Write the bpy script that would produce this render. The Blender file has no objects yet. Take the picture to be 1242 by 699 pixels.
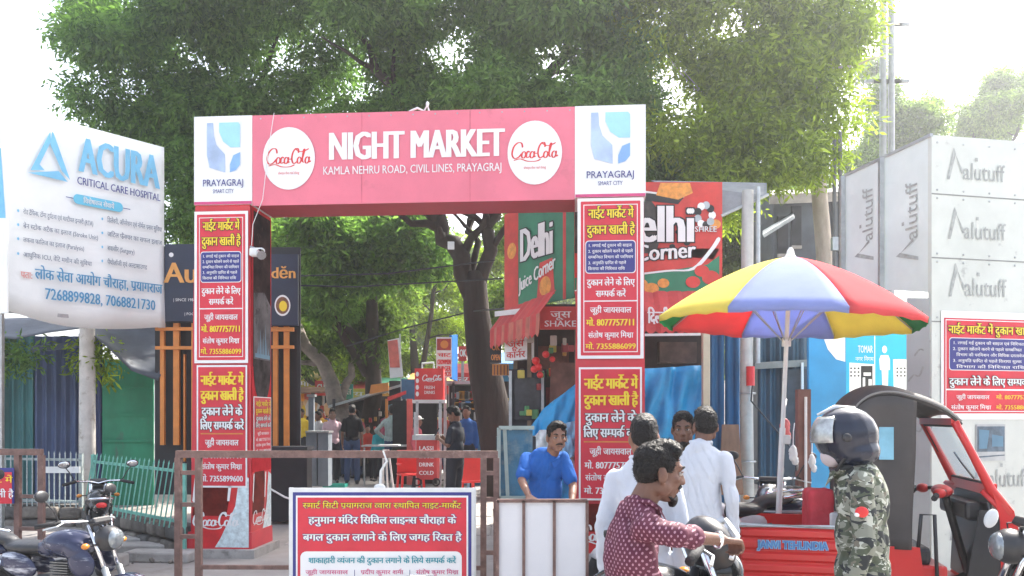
import bpy, bmesh, math, random
import numpy as np
from mathutils import Vector, Matrix, Euler, noise as mnoise
R = math.radians
S = bpy.context.scene
C = S.collection
rnd = random.Random(7)

# ------------------------------------------------------------------ camera, world, sun, exposure
CAMH = 1.7
F = 1000.0                      # focal length in photograph pixels (1242 wide)
cam = bpy.data.cameras.new('camera'); camo = bpy.data.objects.new('camera', cam); C.objects.link(camo)
camo.location = (0, 0, CAMH); camo.rotation_euler = (R(90), 0, 0)
cam.sensor_width = 36.0; cam.lens = F / 1242 * 36.0
cam.shift_y = (505 - 349.5) / 1242; cam.clip_end = 500; cam.clip_start = 0.05
S.camera = camo
SUN_EL, SUN_AZ = 50.0, 38.0     # degrees; azimuth clockwise from straight ahead
world = bpy.data.worlds.new('World'); S.world = world; world.use_nodes = True
wn = world.node_tree.nodes; wl = world.node_tree.links
bg = wn['Background']; sky = wn.new('ShaderNodeTexSky'); sky.sky_type = 'NISHITA'; sky.sun_disc = False
sky.sun_elevation = R(SUN_EL); sky.sun_rotation = R(SUN_AZ)
sky.air_density = 1.0; sky.dust_density = 5.0; sky.ozone_density = 1.0
hs = wn.new('ShaderNodeHueSaturation'); hs.inputs['Saturation'].default_value = .6; wl.new(sky.outputs[0], hs.inputs['Color']); wl.new(hs.outputs[0], bg.inputs[0]); bg.inputs[1].default_value = 0.15
sun = bpy.data.lights.new('sun', 'SUN'); sun.energy = 3.2; sun.angle = R(0.6); sun.color = (1, .95, .86)
suno = bpy.data.objects.new('sun', sun); C.objects.link(suno)
sd = Vector((math.sin(R(SUN_AZ)) * math.cos(R(SUN_EL)), math.cos(R(SUN_AZ)) * math.cos(R(SUN_EL)), math.sin(R(SUN_EL))))
suno.rotation_euler = (-sd).to_track_quat('-Z', 'Y').to_euler()
S.view_settings.view_transform = 'Standard'; S.view_settings.look = 'None'
S.view_settings.exposure = 2.0; S.view_settings.gamma = 1.0
HAZE, HAZE_G = .0024, .8
S.render.engine = 'CYCLES'
S.cycles.max_bounces = 6; S.cycles.diffuse_bounces = 3; S.cycles.glossy_bounces = 3
S.cycles.transmission_bounces = 4; S.cycles.volume_bounces = 1; S.cycles.transparent_max_bounces = 6
S.cycles.use_denoising = True

# ------------------------------------------------------------------ helpers
def P(x, y, Y):
    "a point of the place at distance Y seen at photograph pixel x, y"
    return Vector(((x - 621) * Y / F, Y, CAMH - (y - 505) * Y / F))
def V(*a): return Vector(a)

MATS = {}
def mat(name, col, rough=.6, metal=0.0, var=.18, scale=6.0, bump=0.0, bscale=None, spec=.5, alpha=None, trans=0.0, dirt=None, emit=None, stretch=None):
    if name in MATS: return MATS[name]
    m = bpy.data.materials.new(name); m.use_nodes = True; MATS[name] = m
    n = m.node_tree.nodes; l = m.node_tree.links; b = n['Principled BSDF']
    tc = n.new('ShaderNodeTexCoord'); mp = n.new('ShaderNodeMapping'); l.new(tc.outputs['Object'], mp.inputs[0])
    if stretch: mp.inputs['Scale'].default_value = stretch
    no = n.new('ShaderNodeTexNoise'); no.inputs['Scale'].default_value = scale; no.inputs['Detail'].default_value = 6; no.inputs['Roughness'].default_value = .62
    l.new(mp.outputs[0], no.inputs['Vector'])
    rp = n.new('ShaderNodeValToRGB'); l.new(no.outputs[0], rp.inputs[0])
    c = Vector(col[:3]); lo = c * (1 - var); hi = c * (1 + var * .8)
    rp.color_ramp.elements[0].position = .3; rp.color_ramp.elements[1].position = .7
    rp.color_ramp.elements[0].color = (*lo, 1); rp.color_ramp.elements[1].color = (*[min(1, q) for q in hi], 1)
    out = rp.outputs[0]
    if dirt:
        n2 = n.new('ShaderNodeTexNoise'); n2.inputs['Scale'].default_value = dirt[1]; n2.inputs['Detail'].default_value = 8; n2.inputs['Roughness'].default_value = .7
        l.new(mp.outputs[0], n2.inputs['Vector'])
        r2 = n.new('ShaderNodeValToRGB'); r2.color_ramp.elements[0].position = dirt[2]; r2.color_ramp.elements[1].position = min(1, dirt[2] + .14)
        r2.color_ramp.elements[0].color = (0, 0, 0, 1); r2.color_ramp.elements[1].color = (1, 1, 1, 1)
        l.new(n2.outputs[0], r2.inputs[0]); mx = n.new('ShaderNodeMix'); mx.data_type = 'RGBA'
        l.new(r2.outputs[0], mx.inputs[0]); l.new(out, mx.inputs[6]); mx.inputs[7].default_value = (*dirt[0], 1); out = mx.outputs[2]
    l.new(out, b.inputs['Base Color'])
    b.inputs['Roughness'].default_value = rough; b.inputs['Metallic'].default_value = metal; b.inputs['Specular IOR Level'].default_value = spec
    if trans: b.inputs['Transmission Weight'].default_value = trans
    if alpha is not None: b.inputs['Alpha'].default_value = alpha
    if bump:
        n3 = n.new('ShaderNodeTexNoise'); n3.inputs['Scale'].default_value = bscale or scale * 3; n3.inputs['Detail'].default_value = 5
        l.new(mp.outputs[0], n3.inputs['Vector']); bp = n.new('ShaderNodeBump'); bp.inputs['Strength'].default_value = bump; bp.inputs['Distance'].default_value = .02
        l.new(n3.outputs[0], bp.inputs['Height']); l.new(bp.outputs[0], b.inputs['Normal'])
    return m

ORG = {}   # world position of each object's origin (None: local)
def thing(name, label, cat, loc=(0, 0, 0), rotz=0, group=None, local=False):
    o = bpy.data.objects.new(name, None); C.objects.link(o); o.location = loc; o.rotation_euler = (0, 0, R(rotz))
    o.empty_display_size = .1
    o['label'] = label; o['category'] = cat
    if group: o['group'] = group
    ORG[o.name] = Vector((0, 0, 0)) if local else Vector(loc)
    return o
def tag(o, label, cat, group=None):
    o['label'] = label; o['category'] = cat
    if group: o['group'] = group
    return o
def struct(o, kind='structure'):
    o['kind'] = kind; return o

class MB:
    def __init__(s): s.v = []; s.f = []; s.m = []; s.cm = 0
    def add(s, vs, fs):
        b = len(s.v); s.v += [tuple(x) for x in vs]; s.f += [tuple(b + i for i in q) for q in fs]; s.m += [s.cm] * len(fs); return s
    def box(s, c, d, rot=None, bev=0.0):
        x, y, z = d[0] / 2, d[1] / 2, d[2] / 2; c = Vector(c)
        if bev > 0:
            b = min(bev, x * .49, y * .49, z * .49); vs = []; 
            bm = bmesh.new(); bmesh.ops.create_cube(bm, size=1)
            for q in bm.verts: q.co = Vector((q.co.x * 2 * x, q.co.y * 2 * y, q.co.z * 2 * z))
            bmesh.ops.bevel(bm, geom=bm.edges[:], offset=b, segments=2, affect='EDGES', profile=.5)
            bm.verts.ensure_lookup_table()
            vs = [v.co.copy() for v in bm.verts]; fs = [[v.index for v in f.verts] for f in bm.faces]; bm.free()
        else:
            vs = [Vector((a, b_, g)) for a in (-x, x) for b_ in (-y, y) for g in (-z, z)]
            fs = [(0, 1, 3, 2), (4, 6, 7, 5), (0, 4, 5, 1), (2, 3, 7, 6), (0, 2, 6, 4), (1, 5, 7, 3)]
        if rot is not None:
            M = rot if isinstance(rot, Matrix) else Euler(rot).to_matrix(); vs = [M @ q for q in vs]
        return s.add([q + c for q in vs], fs)
    def quad(s, a, b, c, d): return s.add([a, b, c, d], [(0, 1, 2, 3)])
    def slab(s, a, b, c, d, th):
        "a flat panel with thickness behind its front face a,b,c,d (counter-clockwise seen from the front)"
        a, b, c, d = map(Vector, (a, b, c, d)); n = (b - a).cross(d - a).normalized() * -th
        return s.add([a, b, c, d, a + n, b + n, c + n, d + n], [(0, 1, 2, 3), (7, 6, 5, 4), (0, 4, 5, 1), (1, 5, 6, 2), (2, 6, 7, 3), (3, 7, 4, 0)])
    def path(s, pts, rad, n=8, closed=False, caps=True):
        pts = [Vector(p) for p in pts]; k = len(pts)
        rr = rad if isinstance(rad, (list, tuple)) else [rad] * k
        rings = []; prev = None
        for i, p in enumerate(pts):
            if closed: t = pts[(i + 1) % k] - pts[i - 1]
            else: t = pts[min(i + 1, k - 1)] - pts[max(i - 1, 0)]
            t = t.normalized() if t.length > 1e-9 else Vector((0, 0, 1))
            if prev is None:
                up = Vector((0, 0, 1)) if abs(t.z) < .9 else Vector((1, 0, 0)); a = t.cross(up).normalized()
            else:
                a = (prev - t * prev.dot(t)); a = a.normalized() if a.length > 1e-6 else t.orthogonal().normalized()
            prev = a; b = t.cross(a)
            rings.append([p + (a * math.cos(2 * math.pi * j / n) + b * math.sin(2 * math.pi * j / n)) * rr[i] for j in range(n)])
        vs = [q for r_ in rings for q in r_]; fs = []
        for i in range(k if closed else k - 1):
            i2 = (i + 1) % k
            for j in range(n): fs.append((i * n + j, i * n + (j + 1) % n, i2 * n + (j + 1) % n, i2 * n + j))
        if caps and not closed: fs.append(tuple(range(n))[::-1]); fs.append(tuple((k - 1) * n + j for j in range(n)))
        return s.add(vs, fs)
    def tube(s, a, b, r, r2=None, n=8): return s.path([a, b], [r, r if r2 is None else r2], n)
    def bar(s, a, b, w, h):
        "rectangular section bar from a to b, w wide, h high"
        a = Vector(a); b = Vector(b); t = (b - a).normalized(); up = Vector((0, 0, 1)) if abs(t.z) < .9 else Vector((0, 1, 0))
        x = t.cross(up).normalized() * w / 2; y = x.cross(t).normalized() * h / 2
        vs = [a - x - y, a + x - y, a + x + y, a - x + y, b - x - y, b + x - y, b + x + y, b - x + y]
        return s.add(vs, [(3, 2, 1, 0), (4, 5, 6, 7), (0, 1, 5, 4), (1, 2, 6, 5), (2, 3, 7, 6), (3, 0, 4, 7)])
    def ell(s, c, r, rot=None, nu=14, nv=9):
        c = Vector(c); vs = []; fs = []
        M = None if rot is None else (rot if isinstance(rot, Matrix) else Euler(rot).to_matrix())
        for i in range(nv + 1):
            th = math.pi * i / nv
            for j in range(nu):
                ph = 2 * math.pi * j / nu; q = Vector((r[0] * math.sin(th) * math.cos(ph), r[1] * math.sin(th) * math.sin(ph), r[2] * math.cos(th)))
                vs.append((M @ q if M else q) + c)
        for i in range(nv):
            for j in range(nu): fs.append((i * nu + j, (i + 1) * nu + j, (i + 1) * nu + (j + 1) % nu, i * nu + (j + 1) % nu))
        return s.add(vs, fs)
    def cap(s, a, b, r0, r1, n=10):
        a = Vector(a); b = Vector(b); s.path([a, b], [r0, r1], n); s.ell(a, (r0,) * 3, nu=n, nv=6); s.ell(b, (r1,) * 3, nu=n, nv=6); return s
    def build(s, name, mats, parent=None, smooth=False, bev=0, merge=False):
        me = bpy.data.meshes.new(name)
        o = bpy.data.objects.new(name, me); C.objects.link(o)
        og = Vector((0, 0, 0))
        if parent is not None:
            og = ORG.get(parent.name, Vector((0, 0, 0))); o.parent = parent
        ORG[o.name] = og
        me.from_pydata([(x[0] - og.x, x[1] - og.y, x[2] - og.z) for x in s.v], [], s.f)
        if not isinstance(mats, (list, tuple)): mats = [mats]
        for m in mats: me.materials.append(m)
        if len(mats) > 1: me.polygons.foreach_set('material_index', s.m)
        if smooth: me.polygons.foreach_set('use_smooth', [True] * len(s.f))
        me.update()
        if bev:
            md = o.modifiers.new('bevel', 'BEVEL'); md.width = bev; md.segments = 2; md.limit_method = 'ANGLE'
        return o

TS = bpy.data.scenes.new('workbench')
def remesh(mb, voxel, smooth=6, disp=0, dscale=6.0, seed=0, fine=0):
    "union of overlapping closed shapes as one smooth surface; returns an MB"
    me = bpy.data.meshes.new('tmp'); me.from_pydata(mb.v, [], mb.f); me.update()
    bm = bmesh.new(); bm.from_mesh(me); bmesh.ops.remove_doubles(bm, verts=bm.verts, dist=1e-5); bmesh.ops.recalc_face_normals(bm, faces=bm.faces); bm.to_mesh(me); bm.free()
    o = bpy.data.objects.new('tmp', me); TS.collection.objects.link(o)
    r = o.modifiers.new('r', 'REMESH'); r.mode = 'VOXEL'; r.voxel_size = voxel; r.adaptivity = 0
    if smooth:
        q = o.modifiers.new('s', 'SMOOTH'); q.factor = .5; q.iterations = smooth
    vl = TS.view_layers[0]; vl.update(); ev = o.evaluated_get(vl.depsgraph); m2 = bpy.data.meshes.new_from_object(ev)
    if disp or fine:
        m2.update(); sv = Vector((seed * 3.7, seed * 1.3, seed)); 
        nv = len(m2.vertices); ca = np.empty(nv * 3, np.float32); na_ = np.empty(nv * 3, np.float32); m2.vertices.foreach_get('co', ca); m2.vertex_normals.foreach_get('vector', na_); ca = ca.reshape(-1, 3); na_ = na_.reshape(-1, 3); new = ca.copy()
        for k in range(nv):
            d = 0; cx, cy, cz = (float(c) for c in ca[k])
            if disp:
                q = Vector((cx * dscale, cy * dscale, cz * dscale * .6)) + sv
                a = mnoise.noise(q); d += disp * .45 * (min(abs(a) * 2.4, 1.1) - .15) - disp * .38 * max(0, 1 - abs(mnoise.noise(V(cx * dscale * 1.9 + cz * 5, cy * dscale * 1.9, cz * dscale * .7 + cx * 4) + sv * 2)) * 7)
            if fine: d += fine * mnoise.noise(Vector((cx, cy, cz)) * 60 + sv)
            new[k] += na_[k] * d
        m2.vertices.foreach_set('co', new.ravel())
    out = MB(); out.v = [tuple(v.co) for v in m2.vertices]; out.f = [tuple(p.vertices) for p in m2.polygons]; out.m = [0] * len(out.f)
    bpy.data.objects.remove(o); bpy.data.meshes.remove(me); bpy.data.meshes.remove(m2)
    return out

def copy_tree(o, parent=None):
    c = o.copy(); C.objects.link(c)
    if parent is not None: c.parent = parent
    for ch in [x for x in o.children]: copy_tree(ch, c)
    return c

# ------------------------------------------------------------------ flat lettering
GL = {}
def glyph(ch):
    if ch in GL: return GL[ch]
    def ev(t):
        c = bpy.data.curves.new('t', 'FONT'); c.body = t; c.resolution_u = 2; o = bpy.data.objects.new('t', c)
        m = o.to_mesh(); vs = [(v.co.x, v.co.y) for v in m.vertices]; fs = [tuple(p.vertices) for p in m.polygons]
        o.to_mesh_clear(); bpy.data.objects.remove(o); bpy.data.curves.remove(c); return vs, fs
    vs, fs = ev(ch); a = ev('l')[0]; b = ev(ch + 'l')[0]
    adv = max(x for x, _ in b) - max(x for x, _ in a)
    GL[ch] = (vs, fs, adv); return GL[ch]
HAL = '\u094d'; CONS = set(chr(i) for i in range(0x915, 0x93a)); MARKS = set('\u0901\u0902\u0941\u0942\u0943\u0945\u0947\u0948\u093c' + HAL)
def clipx(vs, fs, xc):
    nv = []; nf = []
    for f in fs:
        p = [vs[i] for i in f]; out = []
        for i in range(len(p)):
            a = p[i]; b = p[(i + 1) % len(p)]; ia = a[0] <= xc; ib = b[0] <= xc
            if ia: out.append(a)
            if ia != ib:
                t = (xc - a[0]) / (b[0] - a[0]); out.append((xc, a[1] + t * (b[1] - a[1])))
        if len(out) >= 3: k = len(nv); nv += out; nf.append(tuple(range(k, k + len(out))))
    return nv, nf
def layout(t):
    "lay out Latin or Devanagari text (half forms, reph, short i handled); list of (verts, faces, x) and the total width"
    items = []; x = 0.0; i = 0; n = len(t); out = []
    toks = []
    while i < n:
        ch = t[i]
        if ch in CONS:
            cl = []; reph = False
            if ch == '\u0930' and i + 2 < n and t[i + 1] == HAL and t[i + 2] in CONS: reph = True; i += 2
            while i < n and t[i] in CONS:
                c0 = t[i]; i += 1
                if i < n and t[i] == '\u093c': i += 1
                if i + 1 < n and t[i] == HAL and t[i + 1] in CONS: cl.append((c0, True)); i += 1
                else: cl.append((c0, False)); break
            ms = []
            while i < n and (t[i] in MARKS or '\u093e' <= t[i] <= '\u094c'): ms.append(t[i]); i += 1
            toks.append((cl, ms, reph))
        else: toks.append(ch); i += 1
    for tk in toks:
        if isinstance(tk, str):
            if tk == ' ': x += .27; continue
            vs, fs, adv = glyph(tk); out.append((vs, fs, x)); x += adv; continue
        cl, ms, reph = tk
        if '\u093f' in ms:
            vs, fs, adv = glyph('\u093f'); out.append((vs, fs, x)); x += min(adv, .26); ms.remove('\u093f')
        rakar = False
        for k, (c0, half) in enumerate(cl):
            if c0 == '\u0930' and k > 0:
                out.append(([(x - .12, .18), (x - .36, .0), (x - .33, -.05), (x - .08, .12)], [(0, 1, 2, 3)], 0)); continue
            vs, fs, adv = glyph(c0)
            if half and not (k + 1 < len(cl) and cl[k + 1][0] == '\u0930'):
                xm = max(v[0] for v in vs); cut = xm - (.17 if c0 not in '\u0915\u092b\u0926\u0939\u091f\u0920\u0921\u0922' else .22)
                v2, f2 = clipx(vs, fs, cut); out.append((v2, f2, x)); x += cut
            else: out.append((vs, fs, x)); x += adv
        if reph:
            vs, fs, adv = glyph('\u0947'); cx = -.2; out.append(([(2 * cx - a, b) for a, b in vs], [f[::-1] for f in fs], x + .02))
        for m in ms:
            vs, fs, adv = glyph(m); out.append((vs, fs, x)); x += adv
    return out, x
class Fr:
    "a plane in the place: origin O (lower left), U right, V up, N towards the viewer; 2-D coordinates in metres"
    def __init__(s, O, U, Vv): s.O = Vector(O); s.U = Vector(U).normalized(); s.V = Vector(Vv).normalized(); s.N = s.U.cross(s.V).normalized()
    def p(s, x, y, z=0): return s.O + s.U * x + s.V * y + s.N * z
def put_text(mb, fr, t, x, y, w=None, h=.1, z=.003, bold=0, align='c', maxw=None, slope=0, italic=0, mi=0):
    out, tw = layout(t); s = h / .72 if all(ord(c) < 0x900 for c in t) else h / .85
    sx = s if w is None else w / max(tw, .01)
    if maxw and tw * sx > maxw: sx = maxw / tw
    W = tw * sx; x0 = x - W / 2 if align == 'c' else (x - W if align == 'r' else x)
    mb.cm = mi; k = 0
    for vs, fs, gx in out:
        for b in range(1 + (2 if bold else 0)):
            zz = z + .00035 * (k % 4); k += 1; dx = b * bold * h * .8; dy = 0
            mb.add([fr.p(x0 + (gx + a) * sx + italic * c * s + dx, y + c * s + slope * (x0 + (gx + a) * sx - x) + dy, zz) for a, c in vs], fs)
    return W
def lettering(parent, fr, t, x, y, m, w=None, h=.1, z=.004, bold=0, align='c', maxw=None, back=None, bo=None, italic=0, name='lettering', slope=0):
    mb = MB()
    if back is not None:
        o = bo or h * .05
        for dx, dy in ((o, -o), (-o, o), (o, o), (-o, -o)):
            put_text(mb, fr, t, x + dx, y + dy, w, h, z, bold, align, maxw, slope, italic, 1)
    put_text(mb, fr, t, x, y, w, h, z + .0025, bold, align, maxw, slope, italic, 0)
    return mb.build(name, [m, back or m], parent)
def poly(mb, fr, pts, z=.003, mi=0):
    mb.cm = mi; mb.add([fr.p(a, b, z) for a, b in pts], [tuple(range(len(pts)))])
def rrect(x0, y0, x1, y1, r, n=5):
    o = []
    for cx, cy, a0 in ((x1 - r, y0 + r, -90), (x1 - r, y1 - r, 0), (x0 + r, y1 - r, 90), (x0 + r, y0 + r, 180)):
        for i in range(n + 1): a = R(a0 + 90 * i / n); o.append((cx + r * math.cos(a), cy + r * math.sin(a)))
    return o
def ellp(cx, cy, rx, ry, n=32): return [(cx + rx * math.cos(2 * math.pi * i / n), cy + ry * math.sin(2 * math.pi * i / n)) for i in range(n)]
def frame2(mb, fr, x0, y0, x1, y1, w, z, mi=0):
    for a, b, c, d in ((x0, y0, x1, y0 + w), (x0, y1 - w, x1, y1), (x0, y0 + w, x0 + w, y1 - w), (x1 - w, y0 + w, x1, y1 - w)):
        poly(mb, fr, [(a, b), (c, b), (c, d), (a, d)], z, mi)
def crom(pts, k=6):
    out = []
    for i in range(len(pts) - 1):
        p0 = Vector(pts[max(i - 1, 0)]); p1 = Vector(pts[i]); p2 = Vector(pts[i + 1]); p3 = Vector(pts[min(i + 2, len(pts) - 1)])
        for j in range(k):
            t = j / k; out.append(.5 * ((2 * p1) + (p2 - p0) * t + (2 * p0 - 5 * p1 + 4 * p2 - p3) * t * t + (3 * p1 - p0 - 3 * p2 + p3) * t ** 3))
    out.append(Vector(pts[-1])); return out
def stroke(mb, fr, pts, w, x0, y0, s, z=.004, mi=0, sy=None):
    "calligraphic stroke: thick where it runs down, thin where it runs across"
    q = crom(pts, 5); L = []; Rr = []; sy = sy or s
    for i, p in enumerate(q):
        t = (q[min(i + 1, len(q) - 1)] - q[max(i - 1, 0)]); t = t.normalized() if t.length > 0 else Vector((1, 0))
        ww = w * (.35 + .65 * abs(t.y)) / 2; nn = Vector((-t.y, t.x))
        if i in (0, len(q) - 1): ww *= .5
        a = p + nn * ww; b = p - nn * ww
        L.append(fr.p(x0 + a.x * s, y0 + a.y * sy, z + .0002 * (i % 3))); Rr.append(fr.p(x0 + b.x * s, y0 + b.y * sy, z + .0002 * (i % 3)))
    mb.cm = mi; n = len(L); mb.add(L + Rr, [(i, n + i, n + i + 1, i + 1) for i in range(n - 1)])
def oval(cx, cy, rx=.42, ry=.6): return [(cx + rx * math.cos(a) + .18 * math.sin(a) * ry, cy + ry * math.sin(a)) for a in [R(60 + 45 * i) for i in range(9)]]
SCRIPT = [[(2.5, 2.9), (2.3, 3.7), (1.5, 3.8), (.6, 3.0), (.25, 1.7), (.7, .95), (1.6, 1.1), (2.3, 1.8)], oval(2.75, 1.55),
          [(4.0, 2.0), (3.7, 2.2), (3.35, 1.7), (3.4, 1.05), (4.0, 1.2)], oval(4.55, 1.55), [(5.1, 2.2), (4.95, 1.2), (5.3, 1.3)],
          [(5.2, 1.75), (5.7, 1.8)], [(7.3, 2.9), (7.2, 3.7), (6.6, 3.7), (6.0, 2.9), (5.8, 1.7), (6.2, .95), (7.0, 1.3)],
          [(6.6, 3.7), (7.6, 3.2), (8.6, 3.3), (9.6, 3.7)], oval(7.45, 1.55), [(8.0, 1.5), (8.5, 2.9), (8.7, 3.6), (8.4, 3.3), (8.15, 1.5), (8.5, 1.1)],
          oval(9.2, 1.55), [(9.75, 2.2), (9.6, 1.2), (10.1, 1.4)], [(.6, .55), (2.0, .8), (3.6, .35), (5.4, .35), (6.4, .7)]]
def script_logo(parent, fr, cx, cy, w, m, z=.006, wt=.34, name='script_lettering', sx=1.0):
    mb = MB(); s = w / 10.2
    for st in SCRIPT: stroke(mb, fr, st, wt, cx - w / 2, cy - 2.1 * s * sx, s, z, 0, s * sx)
    return mb.build(name, m, parent)

# ------------------------------------------------------------------ materials
M = dict(
 white=mat('white_vinyl', (.80, .82, .82), .5, var=.05, scale=2, bump=.35, bscale=2.5, dirt=((.55, .56, .55), 3, .66)),
 whitep=mat('white_paint', (.72, .73, .72), .5, var=.1, dirt=((.38, .36, .33), 9, .62)),
 print_white=mat('white_print', (.8, .8, .8), .5, var=.03),
 head_pink=mat('glare_pink_vinyl', (.74, .17, .24), .35, var=.10, scale=1.5, bump=.7, bscale=1.8, dirt=((.58, .14, .19), 1.6, .60)),  # glare that washes the red to pink is put into the base colour
 head_under=mat('red_vinyl', (.42, .03, .06), .5, var=.1),
 red=mat('poster_red', (.62, .022, .045), .4, var=.14, scale=3, bump=.4, bscale=4),
 redb=mat('bright_red_print', (.66, .03, .03), .4, var=.12, scale=4),
 yellow=mat('yellow_print', (.85, .62, .03), .5, var=.05),
 navy=mat('navy_print', (.03, .035, .22), .5, var=.1),
 black=mat('black_print', (.012, .012, .015), .5, var=.2),
 pinkp=mat('magenta_print', (.6, .06, .2), .5, var=.1),
 teal=mat('teal_print', (.02, .30, .36), .5, var=.1),
 bluep=mat('blue_print', (.04, .2, .5), .5, var=.1),
 skyblue=mat('pale_blue_print', (.18, .50, .74), .5, var=.12),
 greyb=mat('grey_blue_print', (.10, .22, .32), .5, var=.1),
 steel=mat('galvanised_steel', (.42, .44, .45), .42, .7, var=.2, scale=9),
 rust=mat('rusty_brown_paint', (.17, .10, .085), .65, .1, var=.35, scale=14, bump=.3, dirt=((.30, .2, .17), 8, .58)),
 dark=mat('dark_grey', (.03, .032, .04), .7, var=.3),  # one even dark grey for roofs, posts, panes and cabinets
 blackm=mat('black_plastic', (.02, .021, .025), .4, var=.2),
 rubber=mat('tyre_rubber', (.022, .022, .024), .8, var=.25, scale=20, bump=.3),
 chrome=mat('chrome', (.7, .72, .75), .16, 1.0, var=.05),
 concrete=mat('concrete', (.36, .34, .32), .85, var=.25, scale=5, bump=.4, dirt=((.17, .155, .14), 3, .58)),
 pave=mat('dusty_pavement', (.34, .31, .29), .9, var=.2, scale=1.8, bump=.3, bscale=22, dirt=((.20, .18, .165), 1.1, .56)),
 pole=mat('whitewashed_pole', (.55, .53, .50), .8, var=.18, scale=5, bump=.4, dirt=((.30, .26, .22), 7, .55)),
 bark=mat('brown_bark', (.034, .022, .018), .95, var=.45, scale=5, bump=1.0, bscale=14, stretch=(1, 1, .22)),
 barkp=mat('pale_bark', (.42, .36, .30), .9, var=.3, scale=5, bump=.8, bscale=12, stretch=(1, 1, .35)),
 orange=mat('orange_paint', (.62, .22, .04), .5, var=.15),
 fence=mat('pale_green_fence_paint', (.16, .46, .38), .5, var=.2, scale=12, dirt=((.30, .38, .34), 12, .6)),
 fenceg=mat('grey_white_fence_paint', (.36, .42, .42), .6, var=.25, scale=12, dirt=((.18, .16, .14), 14, .56)),
 wood=mat('brown_plywood', (.22, .12, .075), .75, var=.25, scale=4, stretch=(3, 3, .5)),
 skin=mat('brown_skin', (.21, .10, .062), .5, var=.1, scale=18, bump=.12, bscale=90),
 skind=mat('dark_brown_skin', (.13, .06, .038), .5, var=.1, scale=18, bump=.12, bscale=90),
 hair=mat('black_hair', (.008, .007, .007), .55, var=.4, scale=30, bump=.8, bscale=60, spec=.25),
 glass=mat('window_glass', (.80, .86, .86), .08, var=.02, alpha=.35),
 eye=mat('eye_white', (.32, .29, .27), .4, var=.05),
 tarpb=mat('bright_blue_tarpaulin', (.02, .30, .60), .38, var=.2, scale=3, bump=.5, bscale=5, dirt=((.05, .44, .74), 2.2, .57)),
)
# ------------------------------------------------------------------ ground
def ground_z(x, y):
    t = min(1, max(0, (y - 10.6) / 3.0)); return .2 * t * t * (3 - 2 * t)
g = MB(); xs = [-160, -60, -30, -18] + [-14 + i for i in range(29)] + [18, 30, 60, 160]; ys = [-40, -10, -2] + [i * .75 for i in range(0, 44)] + [36, 45, 60, 90, 140, 220]
for y in ys:
    for x in xs: g.v.append((x, y, ground_z(x, y)))
nx = len(xs)
for j in range(len(ys) - 1):
    for i in range(nx - 1): g.f.append((j * nx + i, j * nx + i + 1, (j + 1) * nx + i + 1, (j + 1) * nx + i)); g.m.append(0)
gr = struct(g.build('ground', mat('dusty_ground', (.30, .275, .255), .95, var=.22, scale=1.3, bump=.35, bscale=18, dirt=((.17, .15, .135), .8, .57))))
# market pavement of worn slabs in front of the archway and between the stalls
pv = MB(); pv.box((0, 0, 0), (.01, .01, .01)); 
def pavement(x0, x1, y0, y1, s, nm):
    root = MB()
    root.v = [(x0, y0, ground_z(0, y0) + .004), (x1, y0, ground_z(0, y0) + .004), (x1, y1, ground_z(0, y1) + .004), (x0, y1, ground_z(0, y1) + .004)]; root.f = [(0, 1, 2, 3)]; root.m = [0]
    pr = struct(root.build(nm, M['concrete']))
    me = None; n = 0
    y = y0
    while y + s <= y1 + .01:
        x = x0 + (.5 * s if int(round((y - y0) / s)) % 2 else 0)
        while x + s <= x1 + .01 and n < 290:
            zc = ground_z(0, y + s / 2); sl = math.atan2(ground_z(0, y + s) - ground_z(0, y), s)
            if me is None:
                b = MB(); b.box((0, 0, 0), (s - .02, s - .02, .03), bev=.006); o = b.build('paving_slab', M['pave'], pr); me = o
            else: o = me.copy(); C.objects.link(o)
            o.parent = pr; o.location = (x + s / 2, y + s / 2, zc + .004 + rnd.uniform(-.003, .004)); o.rotation_euler = (sl + rnd.uniform(-.006, .006), rnd.uniform(-.006, .006), 0)
            x += s; n += 1
        y += s
pavement(-3.0, 2.4, 10.8, 20.4, .6, 'market_pavement')

# ------------------------------------------------------------------ the archway
A0 = V(-3.84, 10.0, 0); A1 = V(1.555, 9.6, 0); AU = (A1 - A0).normalized(); AD = V(-AU.y, AU.x, 0); AW = (A1 - A0).length
def ap(u, d, z): return A0 + AU * u + AD * d + V(0, 0, z)
arch = thing('archway', 'pink and white market archway with round white emblems and bold lettering', 'archway', tuple(A0))
ZB, ZT, DP = 4.255, 5.31, .66
def abox(mb, u0, u1, d0, d1, z0, z1):
    c = [ap(u0, d0, z0), ap(u1, d0, z0), ap(u1, d0, z1), ap(u0, d0, z1)]; e = [ap(u0, d1, z0), ap(u1, d1, z0), ap(u1, d1, z1), ap(u0, d1, z1)]
    mb.add(c + e, [(0, 1, 2, 3), (7, 6, 5, 4), (0, 4, 5, 1), (1, 5, 6, 2), (2, 6, 7, 3), (3, 7, 4, 0)]); return mb
WL = .715
WR = .82
b = abox(MB(), WL, AW - WR, 0, DP, ZB, ZT); b.build('crossbeam', M['head_under'], arch)
abox(MB(), WL + .002, AW - WR - .002, -.02, -.003, ZB - .02, ZT + .01).build('beam_banner', M['head_pink'], arch)
for u in (2.05, 3.35): abox(MB(), u, u + .012, -.023, -.0195, ZB - .01, ZT).build('banner_seam', mat('seam_pink', (.62, .13, .19), .5), arch)
for k in range(15): MB().ell(ap(.82 + k * .265, -.021, ZT - .03), (.010, .004, .010), nu=8, nv=5).build('eyelet', M['steel'], arch)
for u0, u1 in ((-.005, WL), (AW - WR, AW)):
    abox(MB(), u0, u1, -.025, DP, ZB + .0, ZT + .012).build('corner_panel', M['white'], arch)
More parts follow.
